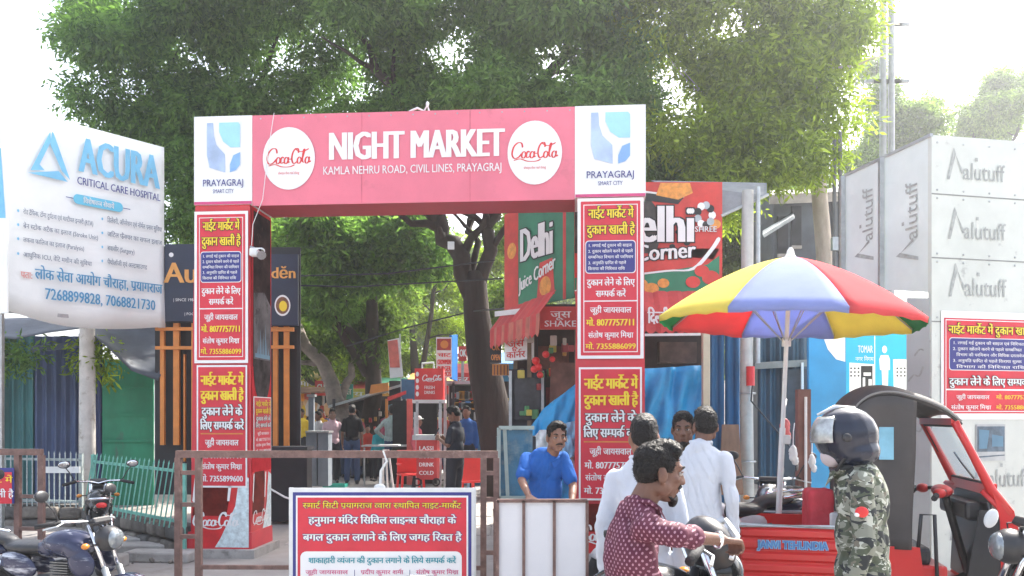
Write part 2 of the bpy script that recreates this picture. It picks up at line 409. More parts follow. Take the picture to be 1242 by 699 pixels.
for u0, u1, zz in ((0, .68, 0), (AW - .78, AW - .02, 0)):
    pw = u1 - u0
    m_ = MB()
    for (z0, f0), (z1, f1) in (((.02, .12), (.30, .10)), ((.30, .05), (2.6, .03)), ((2.6, .03), (ZB, 0))):
        fa, fb = (f0, f1)
        lo = [ap(u0 - fa, -fa * .3, z0), ap(u1 + fa * .3, -fa * .3, z0), ap(u1 + fa * .3, DP, z0), ap(u0 - fa, DP, z0)]
        hi = [ap(u0 - fb, -fb * .3, z1), ap(u1 + fb * .3, -fb * .3, z1), ap(u1 + fb * .3, DP, z1), ap(u0 - fb, DP, z1)]
        m_.add(lo + hi, [(0, 1, 5, 4), (1, 2, 6, 5), (2, 3, 7, 6), (3, 0, 4, 7), (4, 5, 6, 7), (3, 2, 1, 0)])
    m_.build('pillar', mat('pillar_red', (.60, .035, .05), .45, var=.12, scale=3, dirt=((.35, .12, .11), 4, .62)), arch)
    abox(MB(), u0 - .16, u1 + .1, -.12, DP + .06, 0, .1).build('plinth', M['concrete'], arch)
ft = Fr(ap(0, -.028, 0), AU, V(0, 0, 1))
# header lettering
lettering(arch, ft, 'NIGHT MARKET', 2.69, 4.76, M['print_white'], w=2.10, h=.34, bold=.065)
lettering(arch, ft, 'KAMLA NEHRU ROAD, CIVIL LINES, PRAYAGRAJ', 2.66, 4.585, M['print_white'], w=2.15, h=.10, bold=.008)
for cx in (1.17, 4.12):
    d = MB(); poly(d, ft, ellp(cx, 4.79, .32, .375, 40), .004); d.build('round_emblem', M['print_white'], arch)
    script_logo(arch, ft, cx, 4.80, .56, M['redb'], .007, .36, sx=1.15)
    lettering(arch, ft, 'always the real thing', cx, 4.60, M['redb'], w=.26, h=.035, z=.006)
LG = [mat('logo_cyan', (.35, .68, .86), .5, var=.08), mat('logo_blue', (.22, .42, .74), .5, var=.12), mat('logo_pale', (.42, .55, .78), .5, var=.25, scale=3)]
for cx, w in ((.36, .42), (AW - .41, .46)):
    h = .60; x0 = cx - w / 2; y0 = 4.64; d = MB()
    L = [(.02, 1), (.2, 1), (.22, .75), (.3, .55), (.5, .4), (.55, .36), (.56, .0), (.1, .1), (.02, .35)]
    poly(d, ft, [(x0 + a * w, y0 + b * h) for a, b in L][::-1], .004, 2)
    L = [(.38, 1), (.95, 1), (1, .95), (1, .5), (.72, .5), (.5, .62), (.38, .82)]
    poly(d, ft, [(x0 + a * w, y0 + b * h) for a, b in L][::-1], .004, 0)
    L = [(1, .4), (1, .15), (.88, .04), (.7, .0), (.7, .16), (.8, .34)]
    poly(d, ft, [(x0 + a * w, y0 + b * h) for a, b in L][::-1], .004, 1)
    d.build('city_logo', LG, arch)
    lettering(arch, ft, 'PRAYAGRAJ', cx, 4.475, M['navy'], w=w * 1.22, h=.085, bold=.006)
    lettering(arch, ft, 'SMART CITY', cx, 4.39, M['navy'], w=w * .62, h=.05)
# red lower lines of the corner panels
for u0, u1 in ((0, WL), (AW - WR + .005, AW - .005)):
    d = MB(); poly(d, ft, [(u0, ZB - .0), (u1, ZB), (u1, ZB + .035), (u0, ZB + .035)], .004); d.build('trim_line', M['pinkp'], arch)
# cola picture at the foot of each pillar (front) and on the inner side of the left pillar
MG = [mat('cola_brown', (.13, .014, .010), .5, var=.6, scale=5, spec=.1), mat('ice_white', (.62, .72, .74), .4, var=.3, scale=18), M['print_white'], mat('cola_red', (.62, .02, .025), .35, var=.2)]
def cola(fr, x0, w, z0, z1, seed):
    d = MB(); H = z1 - z0
    poly(d, fr, [(x0, z0), (x0 + w, z0), (x0 + w, z1), (x0, z1)], .004, 3)
    poly(d, fr, [(x0 + w * a, z0 + H * b) for a, b in ((.0, .42), (.6, .42), (.68, .75), (.62, 1), (.12, 1), (.05, .72))], .006, 0)
    poly(d, fr, [(x0 + w * a, z0 + H * b) for a, b in ((.62, 0), (1, 0), (1, .93), (.84, .98), (.76, .55), (.5, .12), (.4, 0))], .008, 1)
    poly(d, fr, [(x0 + w * a, z0 + H * b) for a, b in ((.62, .62), (.66, .62), (.72, .98), (.66, .98))], .010, 2)
    poly(d, fr, [(x0 + w * a, z0 + H * b) for a, b in ((.0, .62), (.04, .58), (.1, .98), (.05, .98))], .010, 2)
    d.build('drink_picture', MG, arch)
    script_logo(arch, fr, x0 + w * .42, z0 + H * .36, w * .84, M['print_white'], .013, .42)
cola(Fr(ap(-.03, -.03, 0), AU, V(0, 0, 1)), .01, .70, .12, 1.02, 1)
cola(Fr(ap(AW - .80, -.03, 0), AU, V(0, 0, 1)), .01, .77, .12, .68, 2)
fs = Fr(ap(.682, 0, 0) + AU * .012, AD, V(0, 0, 1))     # inner side of the left pillar: u runs away from us
# side face is seen from the right: text runs front to back
d = MB()
poly(d, fs, [(.01, 1.02), (.65, 1.02), (.65, 4.24), (.01, 4.24)], .004, 0)
poly(d, fs, [(.04, 2.3), (.06, 4.2), (.62, 4.2), (.63, 2.3)] [::-1], .006, 1)
poly(d, fs, ellp(.34, 2.35, .29, .5), .008, 2)
poly(d, fs, [(.06, 2.4), (.62, 2.4), (.62, 3.1), (.4, 3.25), (.06, 3.2)], .010, 3)
d.build('side_picture', [mat('side_red', (.5, .03, .04), .9, var=.2, spec=.05), mat('dim_night_photo', (.035, .018, .018), .9, spec=.05, var=.9, scale=3.5, dirt=((.16, .10, .08), 6, .6)), mat('dim_grey_photo', (.06, .05, .05), .9, spec=.05, var=.8, scale=5), mat('grey_sky_photo', (.13, .12, .125), .9, spec=.05, var=.6, scale=2.2, dirt=((.03, .025, .025), 4, .55))], arch)
d = MB()
for i, (x, hh) in enumerate(((.16, .1), (.2, .2), (.25, .34), (.3, .22), (.36, .3), (.42, .42), (.46, .22), (.52, .12))): poly(d, fs, [(x, 2.45), (x + .035, 2.45), (x + .018, 2.45 + hh)], .012, 0)
poly(d, fs, [(.1, 2.42), (.58, 2.42), (.58, 2.47), (.1, 2.47)], .012, 0); d.build('spire_picture', M['greyb'], arch)
cola(fs, .02, .62, .14, 1.02, 3)

# ------------------------------------------------------------------ red rental posters
def poster_A(root, fr, w, h, names=True):
    "tall poster: yellow heading, navy box with conditions, contact lines"
    d = MB(); d.cm = 0; d.slab(fr.p(0, 0, .004), fr.p(w, 0, .004), fr.p(w, h, .004), fr.p(0, h, .004), .003)
    poly(d, fr, rrect(w * .05, h * .02, w * .95, h * .98, .01), .006, 1)
    frame2(d, fr, w * .09, h * .04, w * .91, h * .96, w * .012, .008, 0)
    poly(d, fr, rrect(w * .12, h * .53, w * .88, h * .735, w * .05), .010, 0)
    poly(d, fr, rrect(w * .13, h * .535, w * .87, h * .73, w * .045), .012, 2)
    poly(d, fr, [(w * .1, h * .355), (w * .9, h * .355), (w * .9, h * .362), (w * .1, h * .362)], .008, 0)
    d.build('sheet', [M['print_white'], M['red'], M['navy']], root)
    L = lambda t, y, m, ww, hh, **k: lettering(root, fr, t, w * .5, h * y, m, w=w * ww, h=h * hh, z=.010, **k)
    L('नाईट मार्केट में', .875, M['yellow'], .68, .072, bold=.04, back=M['black'])
    L('दुकान खाली है', .775, M['yellow'], .72, .072, bold=.04, back=M['black'])
    for i, t in enumerate(('1. लगाई गई दुकान की साइज', '2. दुकान खोलने करने से पहले', 'सम्बन्धित विभाग की परमिशन', '3. अनुमति प्राप्ति से पहले', 'किराया की निश्चित राशि')):
        lettering(root, fr, t, w * .16, h * (.695 - .036 * i), M['print_white'], h=h * .022, z=.014, align='l', bold=.02, maxw=w * .68)
    L('दुकान लेने के लिए', .455, M['print_white'], .72, .05, bold=.04)
    L('सम्पर्क करें', .385, M['print_white'], .45, .05, bold=.04)
    L('जूही जायसवाल', .285, M['print_white'], .62, .045, bold=.03)
    L('मो. 8077757711', .205, M['yellow'], .74, .05, bold=.05, back=M['red'])
    L('संतोष कुमार मिश्रा', .13, M['print_white'], .68, .042, bold=.03)
    L('मो. 7355886099', .06, M['yellow'], .76, .042, bold=.04)
def poster_B(root, fr, w, h, low=1.0):
    d = MB(); d.cm = 0; d.slab(fr.p(0, 0, .004), fr.p(w, 0, .004), fr.p(w, h, .004), fr.p(0, h, .004), .003)
    poly(d, fr, [(w * .03, h * .015), (w * .97, h * .015), (w * .97, h * .985), (w * .03, h * .985)], .006, 1)
    poly(d, fr, [(w * .08, h * .435), (w * .92, h * .435), (w * .92, h * .445), (w * .08, h * .445)], .008, 2)
    d.build('sheet', [M['print_white'], M['red'], M['orange']], root)
    L = lambda t, y, m, ww, hh, **k: lettering(root, fr, t, w * .5, h * y, m, w=w * ww, h=h * hh, z=.010, **k)
    L('नाईट मार्केट में', .84, M['yellow'], .84, .10, bold=.06, back=M['redb'])
    L('दुकान खाली है', .715, M['yellow'], .84, .10, bold=.06, back=M['redb'])
    L('दुकान लेने के', .59, M['print_white'], .80, .085, bold=.05, back=M['black'])
    L('लिए सम्पर्क करें', .475, M['print_white'], .86, .085, bold=.05, back=M['black'])
    L('जूही जायसवाल', .345, M['print_white'], .66, .06, bold=.03)
    L('मो. 8077757711', .24, M['print_white'], .82, .06, bold=.04)
    L('संतोष कुमार मिश्रा', .15, M['print_white'], .8, .055, bold=.03)
    L('मो. 7355899600', .05, M['print_white'], .84, .058, bold=.04)
GP = 'red Hindi rental posters'
def poster(kind, fr, w, h, label):
    r = thing('rental_poster', label, 'poster', tuple(fr.O), group=GP)
    (poster_A if kind == 'A' else poster_B)(r, fr, w, h); return r
poster('A', Fr(ap(.005, -.034, 2.34), AU, V(0, 0, 1)), .665, 1.83, 'upper red poster with navy box on front of the left arch pillar')
poster('B', Fr(ap(.035, -.036, .84), AU, V(0, 0, 1)), .625, 1.475, 'lower red poster with big yellow heading on the left arch pillar front')
poster('A', Fr(ap(AW - .79, -.034, 2.37), AU, V(0, 0, 1)), .765, 1.87, 'upper red poster with navy box on front of the right arch pillar')
poster('B', Fr(ap(AW - .775, -.036, .72), AU, V(0, 0, 1)), .73, 1.55, 'lower red poster with big yellow heading on right pillar, partly behind a head')
# small poster on the inner side of the left pillar
r = thing('rental_poster', 'small narrow red poster on the inner side of the left arch pillar', 'poster', tuple(fs.p(.05, 1.3)), group=GP)
f2 = Fr(fs.p(.04, 1.22, .012), fs.U, fs.V); poster_B(r, f2, .58, .72)
# bits of wire, bulb holders and a spray of bird figures on top of the beam
w = thing('hanging_cable', 'thin cable hanging over the left end of the archway beam', 'cable', tuple(ap(.85, 0, 5.3)))
MB().path([ap(1.0, -.06, 5.33), ap(.93, -.06, 4.9), ap(.86, -.06, 4.3), ap(.74, -.06, 4.0), ap(.72, -.05, 3.75)], .004, 6).build('wire', M['whitep'], w)
w = thing('floodlight', 'small white lamp fixed at the inner edge of the left pillar', 'lamp', tuple(ap(.8, 0, 3.7)))
MB().box(ap(.80, -.08, 3.66), (.17, .1, .1), bev=.02).build('housing', M['whitep'], w); MB().tube(ap(.70, -.03, 3.74), ap(.78, -.07, 3.70), .015).build('bracket', M['steel'], w)
MB().tube(ap(.86, -.14, 3.64), ap(.90, -.2, 3.60), .05, .055, 12).build('lamp_glass', M['chrome'], w)
w = thing('lamp_bracket', 'small white bracket on top of the archway beam', 'bracket', tuple(ap(2.75, .02, 5.31)))
q = MB(); q.path([ap(2.62, .02, 5.33), ap(2.72, .02, 5.37), ap(2.8, .02, 5.33), ap(2.84, .02, 5.40), ap(2.86, .02, 5.33)], .014, 6); q.build('bracket_arm', M['whitep'], w)
MB().ell(ap(2.84, .02, 5.41), (.02, .02, .035)).build('bulb', M['whitep'], w)

# ------------------------------------------------------------------ barricades
def barricade(label, a, b, ztop, posts, rails, group='rusty steel barricades', braces=()):
    a = Vector(a); b = Vector(b); r = thing('steel_barricade', label, 'barricade', (a.x, a.y, 0), group=group)
    up = V(0, 0, 1)
    MB().bar(V(a.x, a.y, ztop), V(b.x, b.y, ztop), .05, .06).build('top_rail', M['rust'], r)
    for t in posts:
        p = a.lerp(b, t); MB().bar(V(p.x, p.y, .0), V(p.x, p.y, ztop - .03), .05, .05).build('post', M['rust'], r)
    for t0, t1, z in rails:
        p = a.lerp(b, t0); q = a.lerp(b, t1); MB().bar(V(p.x, p.y, z), V(q.x, q.y, z), .035, .035).build('rail', M['rust'], r)
    for t in (0.01, .99):
        p = a.lerp(b, t); MB().bar(V(p.x, p.y - .35, .03), V(p.x, p.y + .35, .03), .05, .05).build('foot', M['rust'], r)
    return r
Yb = 7.0
barricade('long rusty barricade behind the central poster board', P(214, 555, Yb), P(604, 548, Yb - .05), CAMH - .046 * Yb, (.006, .07, .955, .995), ((.0, .07, 1.22), (0, .07, .95), (0, .07, .68), (.07, .955, .42), (.955, .995, 1.0), (.955, .995, .55), (.955, .995, 1.22)))
for nm, p, q in (('binding_wire', P(466, 548, Yb), P(462, 592, Yb)),):
    w = thing('hanging_string', 'pale string tying the poster board to the barricade rail', 'string', tuple(p))
    MB().path([p + V(0, -.05, .01), p + V(.03, -.05, -.08), p + V(-.02, -.05, -.16), q + V(0, -.05, 0)], .012, 6).build('string_loop', M['whitep'], w)
    MB().ell(q + V(0, -.06, .01), (.05, .02, .03)).build('knot', M['whitep'], w)
barricade('shorter rusty barricade beside the left edge with a small poster', P(-70, 545, 8.0), P(51, 548, 7.9), CAMH - .043 * 8, (.0, .76, .995), ((0, 1, .93), (.76, 1, .62)))
# ------------------------------------------------------------------ central poster board
Yc = 6.75
c0 = P(352, 712, Yc); c1 = P(575, 712, Yc)
zt = CAMH - (592 - 505) * Yc / F; z0 = .16
cb = thing('poster_board', 'large white and navy bordered red poster board standing before the barricade', 'sign', (c0.x, Yc, 0))
fc = Fr((c0.x, Yc, z0), (1, 0, 0), (0, 0, 1)); W = c1.x - c0.x; H = zt - z0
d = MB(); d.slab(fc.p(0, 0), fc.p(W, 0), fc.p(W, H), fc.p(0, H), .02); d.build('backing_board', M['whitep'], cb)
d = MB(); poly(d, fc, [(.022, .03), (W - .022, .03), (W - .022, H - .035), (.022, H - .035)], .003, 0)
poly(d, fc, [(.048, .06), (W - .048, .06), (W - .048, H - .062), (.048, H - .062)], .005, 1)
poly(d, fc, [(.062, .075), (W - .062, .075), (W - .062, H - .078), (.062, H - .078)], .007, 2)
yw = H - .078 - .44
poly(d, fc, rrect(.085, .12, W - .10, yw, .05), .009, 1); d.build('printed_sheet', [M['navy'], M['print_white'], M['red']], cb)
for sx in (.0, W):
    MB().bar(fc.p(sx, -z0, -.03), fc.p(sx, H, -.03), .03, .03).build('leg', M['whitep'], cb)
lettering(cb, fc, 'स्मार्ट सिटी प्रयागराज द्वारा स्थापित नाइट-मार्केट', W / 2, H - .165, M['yellow'], w=W * .86, h=.058, z=.010, bold=.02, back=M['navy'])
lettering(cb, fc, 'हनुमान मंदिर सिविल लाइन्स चौराहा के', W / 2, H - .29, M['print_white'], w=W * .80, h=.072, z=.010, bold=.05, back=M['navy'])
lettering(cb, fc, 'बगल दुकान लगाने के लिए जगह रिक्त है', W / 2, H - .43, M['print_white'], w=W * .86, h=.072, z=.010, bold=.05, back=M['navy'])
lettering(cb, fc, 'शाकाहारी व्यंजन की दुकान लगाने के लिये सम्पर्क करें', W / 2, yw - .095, M['teal'], w=W * .80, h=.058, z=.012, bold=.04)
for i, (t, t2) in enumerate((('जूही जायसवाल', 'Mo.: 8077757711'), ('प्रदीप कुमार शर्मा', 'Mo.: 7268891174'), ('संतोष कुमार मिश्रा', 'Mo.: 7355896099'))):
    cx = W * (.2 + .3 * i); lettering(cb, fc, t, cx, yw - .185, M['pinkp'], w=W * .23, h=.042, z=.012, bold=.02)
    lettering(cb, fc, t2, cx, yw - .255, M['navy'], w=W * .24, h=.04, z=.012, bold=.04)
    d = MB(); poly(d, fc, [(W * (.35 + .3 * i), yw - .3), (W * (.353 + .3 * i), yw - .3), (W * (.353 + .3 * i), yw - .15), (W * (.35 + .3 * i), yw - .15)], .012, 0)
    if i < 2: d.build('divider', M['navy'], cb)
lettering(cb, fc, 'स्थान सीमित', W / 2, .3, M['redb'], w=W * .4, h=.07, z=.012, bold=.03) if False else None

# small poster on the left barricade
r = thing('rental_poster', 'small red poster with navy edge hung on the left barricade', 'poster', tuple(P(-30, 610, 7.85)), group=GP)
fl = Fr(P(-42, 611, 7.85), (1, 0, 0), (0, 0, 1)); d = MB(); d.slab(fl.p(0, 0), fl.p(.46, 0), fl.p(.46, .34), fl.p(0, .34), .01); poly(d, fl, [(.015, .0), (.445, .0), (.445, .3), (.015, .3)], .004, 1); d.m[0] = 2
d.build('sheet', [M['navy'], M['red'], M['navy']], r)
lettering(r, fl, 'नाईट में', .30, .2, M['yellow'], w=.3, h=.07, z=.006, bold=.04); lettering(r, fl, 'खाली है', .33, .06, M['print_white'], w=.26, h=.08, z=.006, bold=.04)

# ------------------------------------------------------------------ hospital billboard
HL = V(-6.68 - .0, 10.75, 0); HR = V(-5.263, 12.5, 0); HU = (HR - HL).normalized(); HW = (HR - HL).length
hb = thing('hospital_billboard', 'white hospital billboard with pale blue heading and triangle logo on tall pole', 'billboard', (-6.2, 12.5, 0))
fh = Fr((HL.x, HL.y, 3.04), HU, (0, 0, 1)); HH = 2.74
# cloth with a sagging lower edge
d = MB(); n = 24; rows = 10
for j in range(rows + 1):
    for i in range(n + 1):
        t = i / n; v = j / rows; sag = -.10 * math.sin(math.pi * min(1, t * 1.05)) + .08 * (1 - t) ** 6 ; z = HH * v + sag * (1 - v) ** 2 + (.08 if j == rows else 0) * 0
        bulge = .012 * math.sin(t * 9 + v * 5) * (1 - v) + .03 * (1 - v) ** 3 * math.sin(t * 14)
        d.v.append(tuple(fh.p(t * HW, z, -.02 + bulge)))
for j in range(rows):
    for i in range(n): a = j * (n + 1) + i; d.f.append((a, a + 1, a + n + 2, a + n + 1)); d.m.append(0)
o = d.build('banner_cloth', M['white'], hb, smooth=True); md = o.modifiers.new('t', 'SOLIDIFY'); md.thickness = .012; md.offset = -1
for z in (.05, HH - .05):
    MB().bar(fh.p(0, z, -.07), fh.p(HW, z, -.07), .05, .05).build('frame_bar', M['steel'], hb)
for u in (.04, HW / 2, HW - .04): MB().bar(fh.p(u, .0, -.075), fh.p(u, HH - .03, -.075), .04, .04).build('frame_bar', M['steel'], hb)
fz = Fr(fh.p(0, 0, .02), fh.U, fh.V)
def hx(px): 
    # distance along the billboard for a pixel column
    k = (px - 621) / F; return (k * HL.y - HL.x) / (HU.x - k * HU.y)
def hz(px, py): u = hx(px); Y = HL.y + HU.y * u; return CAMH - (py - 505) * Y / F - 3.04
def HT(t, px0, px1, py0, py1, m, bold=0, back=None, name='lettering', exact=True):
    "text from pixel column px0 to px1, its foot at py1 and top at py0 (left end)"
    a = hx(px0); b2 = hx(px1); zb = hz(px0, py1); hh = hz(px0, py0) - zb
    return lettering(hb, fz, t, a, zb, m, w=b2 - a, h=hh, z=.008, align='l', bold=bold, name=name)
HT('ACURA', 94, 190, 164, 208, M['skyblue'], bold=.045)
HT('CRITICAL CARE HOSPITAL', 92, 193, 214, 223.5, M['navy'], bold=.02)
d = MB(); tri = lambda *p: poly(d, fz, [(hx(a), hz(a, b2)) for a, b2 in p][::-1], .008, 0)
tri((61, 161), (65, 166), (49, 206), (55, 207), (34, 209)) if False else None
tri((60, 160), (36, 207), (53, 207), (47, 200), (61, 172)); tri((60, 160), (66, 160), (85, 220), (60, 172)) if False else None
tri((62, 160), (64, 162), (84, 219), (74, 208), (60, 176)); tri((33, 210), (70, 208), (81, 221), (80, 221))
d.build('triangle_logo', M['skyblue'], hb)
d = MB(); x0, x1 = hx(88), hx(148); y0 = hz(88, 247); y1 = hz(88, 235); poly(d, fz, rrect(x0, y0 , x1, y1 , (y1 - y0) * .45), .008, 0)
poly(d, fz, [(hx(79), hz(88, 241.5)), (hx(157), hz(88, 241.5)), (hx(157), hz(88, 240.5)), (hx(79), hz(88, 240.5))], .006, 1)
d.build('pill_shape', [mat('cyan_print', (.12, .50, .70), .5, var=.08), M['navy']], hb)
lettering(hb, fz, 'विशेषज्ञ सेवायें', (x0 + x1) / 2, y0 + .03, M['print_white'], w=(x1 - x0) * .62, h=(y1 - y0) * .62, z=.012, bold=.02)
GB = mat('grey_print', (.12, .15, .22), .5, var=.1)
for px0, px1, py, t in ((27, 112, 256, 'रोड ट्रैफिक, ट्रॉमा दुर्घटना एवं मल्टीपल इन्जरी (RTA)'), (27, 118, 273, 'ब्रेन स्ट्रोक अटैक का इलाज (Stroke Unit)'), (27, 101, 290, 'लकवा फालिज का इलाज (Paralysis)'), (27, 110, 308, 'आधुनिक ICU, वेंटि मशीन की सुविधा'),
                        (129, 195, 266, 'डिलेवरी, ऑपरेशन एवं नॉर्मल प्रसव सुविधा'), (129, 195, 283, 'जटिल फ्रैक्चर का सफल इलाज'), (129, 162, 300, 'बवासीर (Surgery)'), (129, 177, 317, 'पैथोलॉजी एवं अल्ट्रासाउण्ड')):
    HT(t, px0, px1, py - 3.2, py + 3.8, GB, bold=.012)
    d = MB(); poly(d, fz, ellp(hx(px0 - 6), hz(px0 - 6, py), .014, .02, 10), .008); d.build('bullet_mark', M['skyblue'], hb)
HT('पता:', 24, 38, 327, 337, mat('pale_red_print', (.7, .25, .22), .5), bold=.03)
HT('लोक सेवा आयोग चौराहा, प्रयागराज', 41, 195, 322, 338, mat('deep_blue_print', (.05, .26, .48), .5, var=.08), bold=.03)
HT('7268899828, 7068821730', 53, 187, 349, 363, mat('deep_blue_print', (.05, .26, .48), .5), bold=.03)
pp = P(103, 640, 12.55)
q = MB(); q.path([V(pp.x, 12.62, 0), V(pp.x, 12.62, 1.5), V(pp.x + .0, 12.62, 3.2), V(pp.x, 12.62, 5.6)], [.125, .118, .11, .09], 14); q.build('pole', M['pole'], hb, smooth=True)
for z in (3.2, 5.4): MB().bar(V(pp.x - .1, 12.5, z), fh.p(hx(103), z - 3.04, -.09), .05, .05).build('bracket', M['steel'], hb)
# neighbour billboard just at the left edge
r = thing('blue_billboard', 'pale blue and white billboard cut by the left photo edge', 'billboard', (-7.3, 10.6, 0))
fn = Fr(P(-70, 380, 10.4), (1, 0, 0), (0, 0, 1)); d = MB(); d.slab(fn.p(0, 0), fn.p(.82, 0), fn.p(.82, 2.1), fn.p(0, 2.1), .03); d.build('panel', M['white'], r)
d = MB(); poly(d, fn, [(.3, 1.2), (.80, 1.2), (.74, 2.08), (.3, 2.08)], .004); d.build('blue_print', M['skyblue'], r)
for u in (.1, .7): MB().bar(fn.p(u, -3.0, -.06), fn.p(u, 2.05, -.06), .06, .06).build('post', M['steel'], r)
# awning of dark tarpaulin below the billboard
aw = thing('dark_awning', 'dark grey tarpaulin awning sagging below the hospital billboard', 'awning', (-6, 13, 0))
d = MB(); nn = 20; mm = 8
pts = [(-30, 388, 408), (20, 386, 412), (60, 386, 404), (100, 390, 398), (130, 394, 420), (160, 392, 450), (190, 392, 462), (196, 396, 456)]
for i, (x, ya, yb) in enumerate(pts):
    for j in range(mm + 1):
        t = j / mm; Y = 13.6 - 1.0 * t; p = P(x, ya + (yb - ya) * t, Y); d.v.append((p.x, Y + .05 * math.sin(i * 2.1 + j), p.z))
for i in range(len(pts) - 1):
    for j in range(mm): a = i * (mm + 1) + j; d.f.append((a, a + mm + 1, a + mm + 2, a + 1)); d.m.append(0)
o = d.build('tarpaulin', mat('dark_tarp', (.07, .08, .10), .6, var=.3, scale=3, bump=.5, bscale=4), aw, smooth=True); o.modifiers.new('t', 'SOLIDIFY').thickness = .01
MB().bar(P(-30, 388, 13.6), P(196, 392, 13.6), .05, .05).build('ridge_bar', M['steel'], aw)
for x in (-28, 190): p = P(x, 400, 13.6); MB().bar(V(p.x, p.y, 0.2), V(p.x, p.y, p.z), .05, .05).build('post', M['steel'], aw)

# ------------------------------------------------------------------ corrugated sheets and stall walls
def corrugated(mb, a, b, z0, z1, pitch=.11, amp=.018):
    a = Vector(a); b = Vector(b); L = (b - a).length; u = (b - a).normalized(); n = V(u.y, -u.x, 0); k = max(4, int(L / pitch * 6))
    k0 = len(mb.v)
    for i in range(k + 1):
        t = i / k * L; o = amp * max(-1, min(1, 1.6 * math.sin(t / pitch * 2 * math.pi))); q = a + u * t + n * o
        mb.v += [(q.x, q.y, z0), (q.x, q.y, z1)]
    for i in range(k): c = k0 + 2 * i; mb.f.append((c, c + 2, c + 3, c + 1)); mb.m.append(0)
    # back sheet for thickness
    k1 = len(mb.v)
    for q in (a - n * .04, b - n * .04): mb.v += [(q.x, q.y, z0), (q.x, q.y, z1)]
    mb.f.append((k1, k1 + 2, k1 + 3, k1 + 1)); mb.m.append(0); return mb
shed = thing('corrugated_shed', 'closed shed of blue and green corrugated sheets behind the leaning fence', 'shed', (-8, 13.6, 0))
ys_ = 13.9
for x0, x1, yt, col, nm in ((-60, 2, 400, (.035, .13, .13), 'teal'), (2, 42, 405, (.04, .16, .17), 'teal2'), (42, 95, 408, (.06, .09, .19), 'blue'), (95, 124, 405, (.025, .04, .12), 'dkblue'), (124, 187, 436, (.02, .22, .12), 'green')):
    a = P(x0, 600, ys_); b_ = P(x1 - 1, 600, ys_); zt_ = CAMH - (yt - 505) * ys_ / F
    m_ = mat('sheet_' + nm, col, .55, .2, var=.25, scale=3, dirt=((.10, .10, .10), 2.5, .62), stretch=(1, 1, .4))
    if nm == 'green':
        q = MB(); q.slab(V(a.x, a.y, .2), V(b_.x, b_.y, .2), V(b_.x, b_.y, zt_), V(a.x, a.y, zt_), .03); q.build('shutter_panel', m_, shed)
        for yy in (470, 503, 535): MB().bar(P(124, yy, ys_ - .03), P(186, yy, ys_ - .03), .03, .04).build('shutter_rail', m_, shed)
    else: corrugated(MB(), V(a.x, a.y, 0), V(b_.x, b_.y, 0), .2, zt_, .16, .022).build('corrugated_sheet', m_, shed)
MB().bar(P(38, 424, ys_ - .1), P(96, 418, ys_ - .1), .06, .10).build('lintel', mat('slate_paint', (.10, .13, .2), .6), shed)
MB().bar(P(-4, 560, ys_ - .12), P(-4, 400, ys_ - .12), .1, .1).build('timber_post', M['orange'], shed)
MB().box(P(60, 400, ys_ + 1.6) + V(0, 0, -.9), (3.9, 3, .1)).build('roof', M['dark'], shed)
# cafe front with orange slats on black, sign boards above
cf = thing('cafe_front', 'black cafe front with tall orange slats and dark sign board', 'shop', (-5, 12.8, 0))
yc = 12.6
q = MB(); q.slab(P(188, 600, yc + .15), P(364, 600, yc + .15), P(364, 300, yc + .15), P(188, 300, yc + .15), .05); q.build('black_wall', mat('matt_black_paint', (.012, .013, .017), .6, var=.3), cf)
for x0, x1, ya, yb in ((194, 199, 392, 540), (210, 217, 392, 540), (232, 239, 392, 560), (331, 336.5, 396, 560), (344, 350, 396, 545), (222.5, 224, 430, 560)):
    o = MB().slab(P(x0, yb, yc), P(x1, yb, yc), P(x1, ya, yc), P(x0, ya, yc), .06).build('orange_slat', M['orange'], cf)
for x0, x1, ya, yb in ((188, 240, 397, 401), (188, 240, 420, 424), (325, 356, 397, 402), (325, 356, 419, 423)):
    MB().slab(P(x0, yb, yc - .05), P(x1, yb, yc - .05), P(x1, ya, yc - .05), P(x0, ya, yc - .05), .05).build('orange_rail', M['orange'], cf)
for (x0, x1, ya, yb) in ((200, 238, 297, 390), (326, 361, 309, 395)):
    f3 = Fr(P(x0, yb, yc - .1), (1, 0, 0), (0, 0, 1)); w_ = (x1 - x0) * yc / F; h_ = (yb - ya) * yc / F
    sb = MB().slab(f3.p(0, 0), f3.p(w_, 0), f3.p(w_, h_), f3.p(0, h_), .06).build('sign_board', mat('navy_sign', (.012, .02, .05), .45), cf)
    gold = mat('gold_print', (.75, .35, .08), .45)
    if x0 < 300:
        lettering(sb, f3, 'Au', .24, h_ * .50, gold, h=h_ * .27, z=.01, bold=.05); lettering(sb, f3, '| SINCE 1985', .3, h_ * .26, M['print_white'], w=.34, h=.045, z=.01); lettering(sb, f3, '| FOOD', .4, h_ * .08, M['print_white'], w=.2, h=.04, z=.01)
        dd = MB(); poly(dd, f3, ellp(.10, h_ * .86, .035, .035), .01); dd.build('round_mark', M['print_white'], sb)
    else:
        lettering(sb, f3, 'dĕn', .22, h_ * .66, gold, h=h_ * .16, z=.01, bold=.05)
        dd = MB(); poly(dd, f3, ellp(.21, h_ * .28, .12, .16), .008, 0); poly(dd, f3, ellp(.21, h_ * .28, .10, .13), .010, 1); poly(dd, f3, ellp(.22, h_ * .27, .06, .08), .012, 2)
        dd.build('bowl_picture', [M['print_white'], mat('brown_food_print', (.2, .08, .04), .5, var=.5, scale=30), M['yellow']], sb)
MB().slab(P(364, 600, yc + .15), P(364, 600, yc + 2), P(364, 398, yc + 2), P(364, 398, yc + .15), .05).build('side_wall', MATS['matt_black_paint'], cf)
